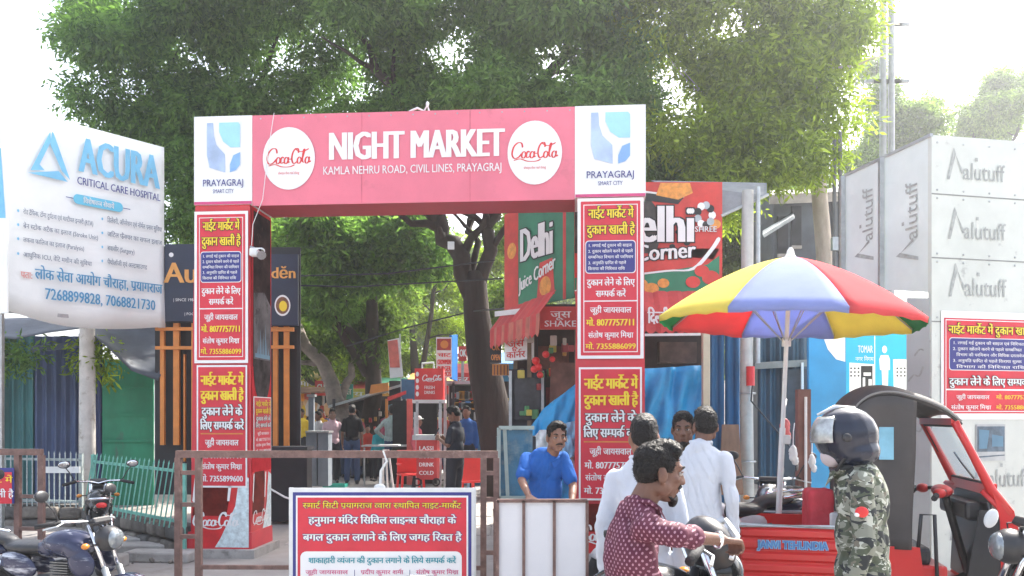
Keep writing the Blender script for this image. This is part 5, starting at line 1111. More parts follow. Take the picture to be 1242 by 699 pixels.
MB().slab(P(473, 459, 18), P(489, 457, 18), P(484, 410, 18), P(470, 413, 18), .02).build('cloth', M['whitep'], fb); MB().slab(P(473, 446, 17.97), P(485, 446, 17.97), P(482, 412, 17.97), P(470, 414, 17.97), .005).build('red_print', mat('soft_red', (.6, .15, .12), .5, var=.4, scale=3), fb); MB().bar(P(490, 590, 18.05), P(485, 405, 18.05), .03, .03).build('pole', M['steel'], fb)
# shelf stall behind the trunk with blue figure and clutter
ts = thing('utensil_stall', 'cluttered stall with small tin roof just left of the trunk base', 'stall', tuple(P(560, 590, 17.5)))
box(ts, 'back_wall', 545, 462, 622, 595, 18.4, MATS['stall_black'], .1); box(ts, 'tin_roof', 538, 462, 590, 466, 17.4, M['steel'], .9)
for x in (550, 588): MB().bar(P(x, 597, 17.4), P(x, 464, 17.4), .05, .05).build('post', M['dark'], ts)
for i in range(34):
    c = rnd.choice([(.6, .3, .05), (.45, .45, .42), (.5, .05, .04), (.05, .2, .45), (.3, .35, .4)])
    MB().box(P(rnd.uniform(549, 582), rnd.choice([480, 492, 505]), 18), (rnd.uniform(.06, .16), .1, rnd.uniform(.08, .2)), bev=.01).build('pot', mat('packet_%d' % (int(c[0] * 100)), c, .5), ts)
box(ts, 'counter', 546, 530, 592, 592, 17.6, mat('counter_blue', (.05, .16, .26), .6, var=.5, scale=8), .4)
# cool box cart in the lane, tables, stools, crates, cabinets
rc = thing('red_drinks_cart', 'red drinks cart with white print beside the man looking at his phone', 'cart', tuple(P(520, 590, 14)))
body = MB(); cx = P(518, 583, 14); kx = 14 / F
box(rc, 'cart_body', 505, 534, 530, 582, 14, mat('cart_red', (.5, .04, .04), .45, var=.2), .5); box(rc, 'cart_top', 500, 528, 535, 534, 13.95, M['steel'], .6)
f7 = Fr(P(505, 582, 14), (1, 0, 0), (0, 0, 1))
for i in range(4): lettering(rc, f7, ['COLD', 'DRINK', 'SHAKE', 'LASSI'][i], 12 * kx, (6 + 10 * i) * kx, M['print_white'], w=18 * kx, h=5 * kx, z=.006, bold=.05)
for x in (506, 529): MB().path([P(x, 585, 13.9) + V(.06 * math.cos(t), 0, .06 * math.sin(t)) for t in [i * math.pi / 5 for i in range(10)]], .015, 6, closed=True).build('wheel', M['rubber'], rc)
for x in (503, 533): MB().bar(P(x, 534, 13.95), P(x, 500, 13.95), .03, .03).build('upright', M['steel'], rc)
tt = thing('folding_table', 'narrow white topped table among the people in the lane', 'table', tuple(P(470, 590, 17)))
MB().slab(P(438, 542, 17), P(502, 542, 17), P(502, 540.5, 17), P(438, 540.5, 17), .6).build('tabletop', MATS['cabinet_grey'] if 'cabinet_grey' in MATS else M['steel'], tt)
for x in (442, 498): 
    for Y in (17.05, 17.55): MB().tube(P(x, 590, Y), P(x, 543, Y), .018).build('leg', M['steel'], tt)
tt = thing('round_stool', 'white pedestal stool with splayed legs in front of the table', 'stool', tuple(P(468, 592, 15.5)))
MB().slab(P(458, 541, 15.5), P(484, 541, 15.5), P(483, 539.5, 15.5), P(459, 539.5, 15.5), .25).build('seat', M['whitep'], tt)
for dx in (-6, 0, 7): MB().tube(P(470 + dx, 592, 15.6), P(468 + dx * .4, 545, 15.6), .02).build('leg', M['whitep'], tt)
tc = thing('teal_crate', 'teal plastic crate on the ground before the pink shirted man', 'crate', tuple(P(407, 592, 15)))
m_ = mat('teal_plastic', (.02, .28, .22), .4, var=.2); pz = P(407, 588, 15); pz.z = .22
for dx, dy, sx, sy in ((-.19, 0, .02, .3), (.19, 0, .02, .3), (0, -.15, .4, .02), (0, .15, .4, .02)):
    for z in (.04, .13, .22): MB().box(pz + V(dx, dy, z), (sx, sy, .055)).build('crate_slat', m_, tc)
MB().box(pz + V(0, 0, .01), (.38, .3, .02)).build('crate_base', m_, tc)
for i, (x0, x1) in enumerate(((371, 384), (385.5, 398))):
    r = thing('grey_cabinet', ['grey metal cabinet box, left of the pair, next to black counter', 'grey metal cabinet box, right of the pair, beside the pink shirted man'][i], 'cabinet', tuple(P(x0, 590, 13.6)), group='grey metal cabinets inside the arch')
    box(r, 'cabinet_body', x0, 525, x1, 590, 13.6, mat('cabinet_grey', (.19, .22, .25), .5, var=.15), .3); box(r, 'cap', x0 - .7, 523, x1 + .7, 525.4, 13.57, M['steel'], .36)
r = thing('grey_post', 'short grey post standing behind the left grey cabinet', 'post', tuple(P(378, 590, 14.2))); MB().bar(P(378, 590, 14.3), P(378, 482, 14.3), .09, .09).build('shaft', MATS['cabinet_grey'], r); MB().box(P(378, 480, 14.3), (.14, .14, .04)).build('cap', M['steel'], r)
ys2 = thing('garland_stall', 'colourful stall with yellow and orange cloth goods at the far left of the lane', 'stall', tuple(P(370, 590, 23)))
box(ys2, 'back_wall', 345, 470, 410, 590, 25, MATS['stall_black'], .1); MB().bar(P(350, 590, 23), P(350, 465, 23), .06, .06).build('post', M['steel'], ys2); MB().bar(P(408, 590, 23), P(408, 470, 23), .06, .06).build('post', M['steel'], ys2); MB().slab(P(345, 476, 22.8), P(412, 474, 22.8), P(412, 469, 24), P(345, 470, 24), .05).build('roof', M['wood'], ys2)
for i in range(34):
    c = rnd.choice([(.75, .5, .03), (.7, .25, .03), (.6, .55, .5), (.5, .08, .05), (.65, .4, .2)]); x = rnd.uniform(350, 408); y = rnd.uniform(478, 530)
    MB().ell(P(x, y, 23.4), (rnd.uniform(.06, .2), .08, rnd.uniform(.1, .26)), nu=8, nv=6).build('cloth_item', mat('cloth_%d_%d' % (int(c[0] * 100), int(c[1] * 100)), c, .8), ys2, smooth=True)
# overhead wires
for i, (pts, lab) in enumerate((([(-60, 340, 14), (200, 318, 14), (360, 335, 14), (470, 332, 14), (600, 316, 14)], 'upper black cable sagging across the lane below the beam'), ([(-60, 360, 14), (300, 345, 14), (430, 348, 14), (610, 338, 14)], 'lower black cable sagging across the lane below the beam'), ([(420, 420, 15), (500, 396, 15), (570, 378, 15), (640, 372, 12.3)], 'black cable running from the tree trunk to the side awning'))):
    r = thing('overhead_cable', lab, 'cable', tuple(P(*pts[0])), group='black overhead cables'); MB().path([P(*p) for p in pts], .014, 6).build('wire', M['blackm'], r)
sp2 = thing('small_white_tag', 'small white tag nailed on the left fork of the trunk', 'tag', tuple(P(547, 298, 14.7))); MB().box(P(547, 298, 14.72), (.12, .03, .14), bev=.01).build('plate', M['whitep'], sp2)
lt_ = random.Random(99)
for i, (x0, x1, yt, Y, c, t, lab) in enumerate(((350, 378, 452, 26, (.6, .42, .05), 'चाट', 'yellow snack board at the far left of the lane'), (382, 402, 462, 24, (.6, .05, .05), 'CHAI', 'small red tea board beyond the grey cabinets'), (408, 428, 466, 27, (.05, .3, .25), 'जूस', 'small green juice board behind the pink shirted man'), (436, 450, 458, 30, (.7, .6, .5), 'DOSA', 'pale board far back in the middle of the lane'), (556, 566, 420, 19, (.6, .05, .05), 'OK', 'narrow red board touching the forked trunk on its left'))):
    r_ = thing('shop_board', lab, 'sign', tuple(P((x0 + x1) / 2, 590, Y)), group='small shop boards in the lane'); w_ = (x1 - x0) * Y / F; f_ = Fr(P(x0, yt + 18, Y), (1, 0, 0), (0, 0, 1)); h_ = 18 * Y / F
    MB().slab(f_.p(0, 0), f_.p(w_, 0), f_.p(w_, h_), f_.p(0, h_), .06).build('board', mat('board_%d' % i, c, .5, var=.2), r_); lettering(r_, f_, t, w_ / 2, h_ * .3, M['print_white'] if i != 3 else M['redb'], w=w_ * .8, h=h_ * .5, z=.006, bold=.05)
    p = P((x0 + x1) / 2, 590, Y + .1); MB().bar(V(p.x, p.y, .2), V(p.x, p.y, P(0, yt, Y).z), .06, .06).build('post', M['steel'], r_)
# back of the lane: low wall and far stalls so the lane closes
fw = thing('far_wall', 'dim far wall closing the market lane behind the trees', 'wall', tuple(P(450, 560, 38)))
box(fw, 'wall', 200, 470, 720, 562, 38, mat('far_wall_paint', (.16, .15, .13), .9, var=.5, scale=1.2), .3)
for i, (x, c) in enumerate(((330, (.5, .3, .1)), (372, (.4, .1, .08)), (420, (.45, .42, .3)), (446, (.1, .22, .3)), (560, (.4, .3, .2)))): box(fw, 'shutter', x, 492, x + 24, 556, 37.9, mat('shutter_%d' % i, c, .7, var=.4, scale=3), .1)
# ------------------------------------------------------------------ umbrella
um = thing('market_umbrella', 'big market umbrella with yellow, pale blue, red and green panels beside the rickshaw', 'umbrella', (2.29, 7.2, 0), local=True)
um.rotation_euler = (R(.6), R(2.4), 0)
def fab(name, col):
    m = bpy.data.materials.new(name); m.use_nodes = True; n = m.node_tree.nodes; l = m.node_tree.links; b = n['Principled BSDF']
    tc = n.new('ShaderNodeTexCoord'); no = n.new('ShaderNodeTexNoise'); no.inputs['Scale'].default_value = 5; no.inputs['Detail'].default_value = 5; l.new(tc.outputs['Object'], no.inputs['Vector'])
    rp = n.new('ShaderNodeValToRGB'); l.new(no.outputs[0], rp.inputs[0]); rp.color_ramp.elements[0].color = (*(Vector(col) * .85), 1); rp.color_ramp.elements[1].color = (*[min(1, c * 1.1) for c in col], 1)
    l.new(rp.outputs[0], b.inputs['Base Color']); b.inputs['Roughness'].default_value = .9; b.inputs['Specular IOR Level'].default_value = .1
    bp = n.new('ShaderNodeBump'); bp.inputs['Strength'].default_value = .25; bp.inputs['Distance'].default_value = .02; l.new(no.outputs[0], bp.inputs['Height']); l.new(bp.outputs[0], b.inputs['Normal'])
    t = n.new('ShaderNodeBsdfTranslucent'); l.new(rp.outputs[0], t.inputs[0]); mx = n.new('ShaderNodeMixShader'); mx.inputs[0].default_value = .45; l.new(b.outputs[0], mx.inputs[1]); l.new(t.outputs[0], mx.inputs[2]); l.new(mx.outputs[0], n['Material Output'].inputs[0]); return m
UC = dict(y=fab('umbrella_yellow', (.85, .72, .16)), b=fab('umbrella_blue', (.34, .40, .72)), r=fab('umbrella_red', (.80, .12, .13)), g=fab('umbrella_green', (.02, .28, .08)))
UR, ZR, ZA = 1.13, 2.52, 3.09
def upt(th, f, edge=True):
    r = UR * f; z = ZA - (ZA - ZR) * (f ** 1.75 * .72 + f * .28); return r * math.cos(th), r * math.sin(th), z
for k, c in enumerate('bgrbygrbygrby'[:0] or ['b', 'r', 'g', 'y', 'b', 'r', 'g', 'y']):
    # k counts anticlockwise from the panel nearest to us
    a0 = R(-108.4 - 22.5 + 45 * k); d = MB(); na, nf = 8, 10
    for j in range(nf + 1):
        f = j / nf
        for i in range(na + 1):
            t = i / na; th = a0 + R(45) * t; bul = math.sin(math.pi * t)
            x, y, z = upt(th, f * (1 - .045 * bul * f)); z += -.035 * bul * f * (1 - .2 * f); x0_, y0_, z0_ = x, y, z
            d.v.append((x, y, z))
    for i in range(na + 1):     # hanging hem
        x, y, z = d.v[nf * (na + 1) + i]; d.v.append((x * .997, y * .997, z - .045 - .008 * math.sin(i * 2.4)))
    for j in range(nf + 1):
        for i in range(na): a = j * (na + 1) + i; d.f.append((a, a + 1, a + na + 2, a + na + 1)); d.m.append(0)
    o = d.build('canopy_panel', UC[c], um, smooth=True); o.modifiers.new('t', 'SOLIDIFY').thickness = .003
    th = a0; pts = [upt(th, f / 6) for f in range(7)]; MB().path([V(x, y, z - .012) for x, y, z in pts], .006, 5).build('rib', M['steel'], um)
    x, y, z = upt(th, .5); MB().tube(V(x, y, z - .02), V(.03 * math.cos(th), .03 * math.sin(th), 2.35), .005, n=5).build('stretcher', M['steel'], um)
MB().tube(V(0, 0, 0), V(0, 0, 1.6), .026, n=12).build('lower_pole', M['whitep'], um); MB().tube(V(0, 0, 1.5), V(0, 0, 3.10), .019, n=12).build('upper_pole', M['whitep'], um)
MB().path([V(0, 0, 3.07), V(0, 0, 3.11), V(0, 0, 3.14), V(0, 0, 3.17)], [.06, .035, .03, .012], 10).build('finial', M['whitep'], um); MB().tube(V(0, 0, 2.31), V(0, 0, 2.38), .04, n=12).build('runner', M['whitep'], um)
MB().box(V(.04, 0, 1.5), (.06, .05, .08), bev=.01).build('clamp', M['whitep'], um); MB().path([V(0, 0, 0), V(0, 0, .05), V(0, 0, .1)], [.28, .26, .05], 16).build('base', M['concrete'], um)

# ------------------------------------------------------------------ motorcycles
def wheel(par, c, r, w, spokes=10):
    ty = MB().path([V(c[0] + r * math.cos(t), c[1], c[2] + r * math.sin(t)) for t in [i * math.pi / 16 for i in range(32)]], w, 8, closed=True).build('wheel', M['rubber'], par, smooth=True)
    rm = MB(); rm.path([V(c[0] + (r - w) * math.cos(t), c[1], c[2] + (r - w) * math.sin(t)) for t in [i * math.pi / 12 for i in range(24)]], .018, 6, closed=True); rm.build('rim', M['steel'], ty, smooth=True)
    sp_ = MB(); sp_.tube(V(c[0], c[1] - .07, c[2]), V(c[0], c[1] + .07, c[2]), .05, n=12)
    for i in range(spokes): t = 2 * math.pi * i / spokes; sp_.tube(V(*c), V(c[0] + (r - w) * math.cos(t), c[1], c[2] + (r - w) * math.sin(t)), .012, n=5)
    sp_.build('spokes', M['steel'], ty)
def motorcycle(label, loc, rz, body, accent, seatm, sc=1.0, group='parked motorcycles', cowl=False, mirrors=True):
    r = thing('motorcycle', label, 'motorcycle', loc, rz, group, local=True); r.scale = (sc, sc, sc)
    wheel(r, (-.62, 0, .30), .25, .06); wheel(r, (.70, 0, .30), .26, .05)
    f = MB(); f.path([V(.42, 0, .92), V(.25, 0, .60), V(.05, 0, .38), V(-.25, 0, .36), V(-.62, 0, .30)], .025, 8); f.path([V(.42, 0, .88), V(.0, 0, .74), V(-.4, 0, .74), V(-.78, 0, .80)], .022, 8); f.path([V(-.3, 0, .72), V(-.28, 0, .38)], .022, 8); f.build('frame', M['blackm'], r, smooth=True)
    for s in (-1, 1):
        fk_ = MB(); fk_.tube(V(.70, s * .085, .30), V(.55, s * .085, .66), .028, n=10); fk_.build('fork_leg', M['steel'], r, smooth=True)
        fk_ = MB(); fk_.tube(V(.55, s * .085, .66), V(.40, s * .085, 1.02), .02, n=10); fk_.build('fork_tube', M['chrome'], r, smooth=True)
        MB().tube(V(-.62, s * .11, .32), V(-.48, s * .12, .70), .028, .03, n=10).build('shock_absorber', M['chrome'] if s < 0 else M['blackm'], r, smooth=True)
        MB().tube(V(-.05, s * .1, .33), V(-.05, s * .24, .33), .018).build('footrest', M['blackm'], r)
    e = MB(); e.box((.02, 0, .46), (.34, .22, .24), bev=.04); 
    for i in range(6): e.box((.10, 0, .58 + i * .022), (.18, .19, .010))
    e.path([V(.0, -.12, .42), V(.0, -.15, .42)], [.11, .10], 16); e.path([V(.0, .12, .42), V(.0, .15, .42)], [.11, .10], 16); e.build('engine', mat('engine_grey', (.16, .165, .17), .4, .6, var=.3), r)
    MB().path([V(.16, -.10, .55), V(.24, -.13, .40), V(.12, -.16, .28), V(-.3, -.17, .28), V(-.75, -.18, .36)], [.018, .02, .022, .04, .045], 10).build('exhaust', M['chrome'], r, smooth=True)
    tk = MB(); tk.ell((.14, 0, .84), (.27, .15, .125)); tk.ell((-.02, 0, .80), (.18, .11, .09)); tk.ell((.27, .10, .80), (.15, .06, .10), rot=(0, .3, .1)); tk.ell((.27, -.10, .80), (.15, .06, .10), rot=(0, .3, -.1)); tk = remesh(tk, .016, 5); tk.build('fuel_tank', body, r, smooth=True)
    d = MB()
    for s in (-1, 1): d.add([(.33, s * .152, .83), (.02, s * .158, .87), (-.1, s * .13, .81), (.12, s * .165, .80)], [(0, 1, 2, 3) if s < 0 else (3, 2, 1, 0)])
    for s in (-1, 1): 
        q = MB(); q.ell((.36, s * .13, .70), (.14, .035, .12), rot=(0, .5, 0)); q.build('tank_shroud', accent, r, smooth=True)
    st_ = MB(); st_.ell((-.28, 0, .80), (.26, .13, .06)); st_.ell((-.60, 0, .87), (.2, .10, .055), rot=(0, .15, 0)); st_ = remesh(st_, .016, 5); st_.build('seat', seatm, r, smooth=True)
    for s in (-1, 1): 
        q = MB(); q.ell((-.30, s * .11, .66), (.2, .025, .10), rot=(0, .25, 0)); q.build('side_panel', body, r, smooth=True)
    q = MB(); q.ell((-.72, 0, .80), (.24, .09, .07), rot=(0, .2, 0)); q.build('tail_section', accent, r, smooth=True); MB().ell((-.93, 0, .86), (.03, .06, .035)).build('tail_light', M['redb'], r, smooth=True)
    MB().path([V(-.62, -.12, .90), V(-.85, -.12, .93), V(-.95, 0, .94), V(-.85, .12, .93), V(-.62, .12, .90)], .014, 8).build('grab_rail', M['chrome'], r, smooth=True)
    fd = MB(); 
    for i in range(12):
        t = R(35 + i * 11); 
        for s in (-1, 1): fd.v.append((.70 + .31 * math.cos(t), s * .065, .30 + .31 * math.sin(t)))
    for i in range(11): fd.f.append((2 * i, 2 * i + 1, 2 * i + 3, 2 * i + 2)); fd.m.append(0)
    o = fd.build('front_fender', body, r, smooth=True); o.modifiers.new('t', 'SOLIDIFY').thickness = .01
    fd = MB()
    for i in range(12):
        t = R(40 + i * 12)
        for s in (-1, 1): fd.v.append((-.62 + .33 * math.cos(t), s * .08, .30 + .33 * math.sin(t)))
    for i in range(11): fd.f.append((2 * i, 2 * i + 1, 2 * i + 3, 2 * i + 2)); fd.m.append(0)
    o = fd.build('rear_fender', M['blackm'], r, smooth=True); o.modifiers.new('t', 'SOLIDIFY').thickness = .01
    h = MB(); h.path([V(.16, -.39, 1.03), V(.26, -.28, 1.06), V(.37, -.12, 1.05), V(.39, 0, 1.02), V(.37, .12, 1.05), V(.26, .28, 1.06), V(.16, .39, 1.03)], .014, 8); h.build('handlebar', M['chrome'], r, smooth=True)
    for s in (-1, 1):
        MB().tube(V(.28, s * .26, 1.058), V(.15, s * .40, 1.03), .02, n=10).build('grip', M['rubber'], r, smooth=True)
        MB().path([V(.29, s * .25, 1.05), V(.30, s * .33, 1.03), V(.24, s * .41, 1.01)], .008, 6).build('lever', M['steel'], r)
        if mirrors:
            MB().path([V(.27, s * .27, 1.06), V(.26, s * .32, 1.16), V(.22, s * .38, 1.25)], .007, 6).build('mirror_stem', M['blackm'], r)
            mi = MB().ell((.21, s * .39, 1.28), (.02, .075, .05), rot=(0, -.15, 0)).build('mirror', M['blackm'], r, smooth=True); MB().ell((.196, s * .39, 1.28), (.010, .065, .04), rot=(0, -.15, 0)).build('mirror_glass', M['chrome'], mi, smooth=True)
        MB().tube(V(.5, s * .09, .86), V(.48, s * .2, .86), .008).build('indicator_stem', M['blackm'], r); MB().ell((.48, s * .22, .86), (.03, .035, .025)).build('indicator', mat('amber_lens', (.6, .22, .03), .2), r, smooth=True)
    hl = MB(); hl.ell((.52, 0, .90), (.11, .12, .11)); hl.build('headlight', body if cowl else M['blackm'], r, smooth=True); 
    MB().ell((.590, 0, .90), (.045, .09, .085)).build('headlight_lens', mat('lens_glass', (.25, .28, .30), .1, .5, var=.2, scale=40), r, smooth=True)
    MB().box((.43, 0, 1.04), (.08, .2, .06), rot=(0, -.5, 0), bev=.02).build('gauge', M['blackm'], r)
    if cowl:
        q = MB(); q.ell((.48, 0, 1.02), (.10, .15, .14), rot=(0, -.4, 0)); q.build('cowl', M['blackm'], r, smooth=True); MB().path([V(.50, -.15, .98), V(.56, -.11, 1.07), V(.57, 0, 1.13), V(.56, .11, 1.07), V(.50, .15, .98)], .012, 6).build('cowl_trim', M['whitep'], r)
    for yy in (-.03, .03): MB().path([V(.3, yy * 5, 1.05), V(.5, yy * 3, 1.03), V(.5, yy, .85), V(.35, yy, .75)], .006, 5).build('cable', M['rubber'], r)
    return r
blk_seat = mat('black_seat_vinyl', (.025, .027, .032), .45, var=.25, bump=.3)
silver_blue = mat('silver_blue_paint', (.025, .03, .07), .16, .2, var=.2, scale=3, dirt=((.55, .58, .65), 4.5, .51), stretch=(.45, 1, 2.4)); navyp = mat('dark_navy_paint', (.015, .02, .045), .18, .3, var=.2); blackp = mat('glossy_black_paint', (.01, .011, .013), .15, .1)
p = P(78, 640, 6.35)
motorcycle('dark silver blue motorcycle in the lower left corner before the white pole', (p.x, 6.25, 0), -14, silver_blue, silver_blue, blk_seat, .88)
motorcycle('black motorcycle gripped by the man in the dotted maroon shirt', (.46, 3.80, 0), 18, blackp, mat('white_gloss', (.6, .6, .62), .25), blk_seat, 1.06, cowl=True, mirrors=False)
p = P(136, 610, 9.6); motorcycle('black motorcycle standing between the white pole and the green railing', (p.x, 9.3, 0), 118, blackp, blackp, blk_seat, .9)
p = P(892, 610, 7.3); motorcycle('dark motorcycle with raised black seat standing between white shirted man and rickshaw', (p.x - .30, 7.15, 0), 195, mat('white_gloss', (.6, .6, .62), .25), navyp, blk_seat, 1.1)
p = P(935, 600, 8.9); motorcycle('black motorcycle parked behind the umbrella pole', (p.x, 8.9, 0), 250, blackp, blackp, blk_seat)
motorcycle('dark motorcycle cut by the lower right photo edge', (3.58, 5.0, 0), 172, navyp, blackp, blk_seat)
def scooter(label, loc, rz, bodym, apron):
    r = thing('scooter', label, 'scooter', loc, rz, 'parked scooters', local=True)
    wheel(r, (-.5, 0, .24), .19, .05, 6); wheel(r, (.58, 0, .24), .19, .05, 6)
    q = MB(); q.ell((-.42, 0, .56), (.36, .15, .19)); q.ell((-.66, 0, .66), (.18, .11, .11)); q = remesh(q, .018, 5); q.build('rear_body', bodym, r, smooth=True)
    q = MB(); q.ell((-.32, 0, .76), (.32, .13, .06)); q.build('seat', blk_seat, r, smooth=True); MB().box((.05, 0, .30), (.42, .26, .06), bev=.02).build('floorboard', M['blackm'], r)
    q = MB(); q.ell((.36, 0, .58), (.07, .17, .36), rot=(0, -.28, 0)); q.ell((.30, 0, .90), (.09, .15, .11)); q = remesh(q, .018, 4); q.build('apron', apron, r, smooth=True)
    q = MB(); q.ell((.58, 0, .36), (.22, .07, .10)); q.build('front_fender', apron, r, smooth=True)
    MB().path([V(.20, -.33, .98), V(.28, -.14, 1.0), V(.28, .14, 1.0), V(.20, .33, .98)], .014, 8).build('handlebar', M['blackm'], r); MB().tube(V(.3, 0, .9), V(.55, 0, .3), .03).build('steering_tube', M['steel'], r)
    MB().ell((.40, 0, .92), (.05, .09, .06)).build('headlight', M['chrome'], r, smooth=True)
    for s in (-1, 1):
        MB().tube(V(.24, s * .25, .99), V(.17, s * .36, .97), .02).build('grip', M['rubber'], r); MB().path([V(.25, s * .25, 1.0), V(.22, s * .33, 1.16)], .007, 5).build('mirror_stem', M['blackm'], r); MB().ell((.21, s * .34, 1.19), (.015, .06, .045)).build('mirror', M['blackm'], r, smooth=True)
    return r
p = P(-22, 640, 6.9); scooter('white and maroon scooter at the left photo edge below the small poster', (p.x - .30, 6.9, 0), -8, mat('maroon_paint', (.12, .02, .03), .25), mat('pearl_white', (.55, .56, .58), .25))
p = P(975, 600, 7.9); scooter('white scooter standing behind the rickshaw bed by the brown post', (p.x + .1, 7.95, 0), 150, M['whitep'], mat('white_gloss', (.6, .6, .62), .25))
# bundles hanging near the brown post (plastic bags)
for i, (x, y, s_, m_, lab) in enumerate(((952, 520, .07, mat('coral_plastic', (.6, .12, .12), .4), 'small coral red bag hanging by the umbrella pole'), (962, 550, .06, M['whitep'], 'white plastic bag hanging between umbrella pole and brown post'), (985, 560, .05, M['whitep'], 'crumpled white bag tied low on the brown post'))):
    r = thing('plastic_bag', lab, 'bag', tuple(P(x, y, 8.3)), group='bags hanging by the brown post'); q = MB(); c = P(x, y, 8.3); q.ell(c, (s_ * .7, s_ * .5, s_ * 1.5)); q.ell(c + V(.02, 0, -.07), (s_ * .6, s_ * .4, s_ * .8)); q = remesh(q, .010, 1, .02, 16, i); q.build('bag', m_, r, smooth=True); MB().path([c + V(0, 0, .08), c + V(.02, .05, .22), c + V(.1, .25, .3)], .006, 5).build('handle', M['whitep'], r)
# ------------------------------------------------------------------ loader rickshaw
rk = thing('loader_rickshaw', 'red three wheeled loader rickshaw with grey brown cloth cab facing right', 'rickshaw', (1.757, 6.316, 0), -12.7, local=True)
RK = mat('rickshaw_red', (.60, .022, .022), .28, .0, var=.08, scale=2, dirt=((.30, .06, .05), 4, .68)); CL = mat('cab_cloth', (.055, .048, .046), .7, var=.25, scale=2.5, bump=.5, bscale=4)
b_ = MB(); z0_, z1_ = .42, .86
for y0_, y1_, x0_, x1_ in ((0, .04, 0, .72), (.92, .96, 0, .72)):
    n_ = 5; prof = []
    for i in range(n_):
        za = z0_ + (z1_ - z0_) * i / n_; zb_ = z0_ + (z1_ - z0_) * (i + 1) / n_; prof += [(za, 0), (za + .02, .018), (zb_ - .03, .018), (zb_ - .012, 0)]
    vs = []
    for z, o in prof:
        yy = y0_ - o if y0_ < .5 else y1_ + o; vs += [(x0_, yy, z), (x1_, yy, z)]
    fs_ = [(2 * i, 2 * i + 1, 2 * i + 3, 2 * i + 2) for i in range(len(prof) - 1)]; b_.add(vs, fs_); b_.box(((x0_ + x1_) / 2, (y0_ + y1_) / 2 + (.005 if y0_ < .5 else -.005), (z0_ + z1_) / 2), (x1_ - x0_, .03, z1_ - z0_ - .01))
b_.box((.0, .48, .64), (.03, .9, .42)); b_.box((.36, .48, .41), (.74, .94, .03)); b_.build('cargo_bed', RK, rk)
MB().path([V(-.01, -.01, .87), V(.74, -.01, .87), V(.74, .97, .87), V(-.01, .97, .87)], .02, 6, closed=True).build('bed_rim', M['steel'], rk)
fr_ = Fr(V(0, 0, 0), (1, 0, 0), (0, 0, 1)); fr_.O = V(0, -.022, 0)
lettering(rk, fr_, 'JANVI TEHUNDIA', .37, .70, mat('blue_sticker', (.10, .22, .55), .4), w=.50, h=.06, z=.004, bold=.02, back=M['skyblue'], bo=.006)
# cab frame, roof, side curtain
roofp = [tuple(q_) for q_ in crom([(.78, 1.62), (.82, 1.76), (.93, 1.855), (1.08, 1.875), (1.25, 1.83), (1.42, 1.755), (1.54, 1.66)], 4)]
d = MB(); ny = 8
for x, z in roofp:
    for j in range(ny + 1): y = .02 + .92 * j / ny; d.v.append((x, y, z + .05 * math.sin(math.pi * j / ny) ** .6 - (.0 if 0 < j < ny else .03)))
for i in range(len(roofp) - 1):
    for j in range(ny): a = i * (ny + 1) + j; d.f.append((a, a + 1, a + ny + 2, a + ny + 1)); d.m.append(0)
o = d.build('roof_cover', CL, rk, smooth=True); o.modifiers.new('t', 'SOLIDIFY').thickness = .02
for yy in (.0, .94):
    d = MB(); top = [tuple(q_) for q_ in crom([(.77, 1.58), (.81, 1.73), (.92, 1.83), (1.08, 1.85), (1.24, 1.81)], 4)]; NT = len(top); rows = 14
    for j in range(rows + 1):
        v = j / rows
        for i, (x, z) in enumerate(top):
            xb = .78 + .42 * i / (NT - 1); d.v.append((x + (xb - x) * v, yy + (.010 * math.sin(v * 9 + i * .5) + .010 * math.sin(i * .8)) , z + (.72 - z) * v))
    for j in range(rows):
        for i in range(NT - 1): a = j * NT + i; d.f.append((a, a + 1, a + NT + 1, a + NT)); d.m.append(0)
    o = d.build('side_curtain', CL, rk, smooth=True); o.modifiers.new('t', 'SOLIDIFY').thickness = .012
MB().slab(V(.98, -.018, 1.38), V(1.08, -.018, 1.38), V(1.08, -.018, 1.62), V(.98, -.018, 1.62), .004).build('curtain_window', mat('pale_blue_film', (.20, .45, .58), .2), rk)
MB().slab(V(.785, .94, .72), V(.785, .02, .72), V(.785, .02, 1.6), V(.785, .94, 1.6), .015).build('rear_curtain', CL, rk)
MB().path([V(q_[0], -.0, q_[1] + .004) for q_ in roofp], .009, 6).build('roof_piping', mat('light_piping', (.20, .19, .18), .6), rk)
# windscreen
for yy in (.02, .90): MB().path([V(1.50, yy, 1.66), V(1.60, yy, 1.46), V(1.74, yy, 1.17), V(1.86, yy, 1.0)], [.03, .028, .035, .04], 8).build('windscreen_pillar', RK, rk, smooth=True)
MB().bar(V(1.745, .02, 1.17), V(1.745, .90, 1.17), .07, .08).build('windscreen_sill', RK, rk); MB().bar(V(1.50, .02, 1.66), V(1.50, .90, 1.66), .05, .05).build('windscreen_header', RK, rk)
MB().slab(V(1.735, .04, 1.20), V(1.735, .88, 1.20), V(1.515, .88, 1.64), V(1.515, .04, 1.64), .006).build('windscreen', M['glass'], rk)
MB().path([V(1.72, .04, 1.21), V(1.72, .88, 1.21), V(1.51, .88, 1.63), V(1.51, .04, 1.63)], .013, 6, closed=True).build('rubber_seal', M['rubber'], rk)
MB().path([V(1.71, .3, 1.23), V(1.66, .42, 1.34), V(1.63, .5, 1.42)], .007, 5).build('wiper', M['blackm'], rk)
d = MB(); prof = [(1.76, 1.15), (1.88, 1.02), (1.96, .85), (1.95, .6), (1.80, .40)]
for x, z in prof:
    for j in range(7): y = .0 + .92 * j / 6; d.v.append((x - .10 * abs(j - 3) ** 2 / 9, y, z))
for i in range(4):
    for j in range(6): a = i * 7 + j; d.f.append((a, a + 1, a + 8, a + 7)); d.m.append(0)
o = d.build('front_shield', RK, rk, smooth=True); o.modifiers.new('t', 'SOLIDIFY').thickness = .03
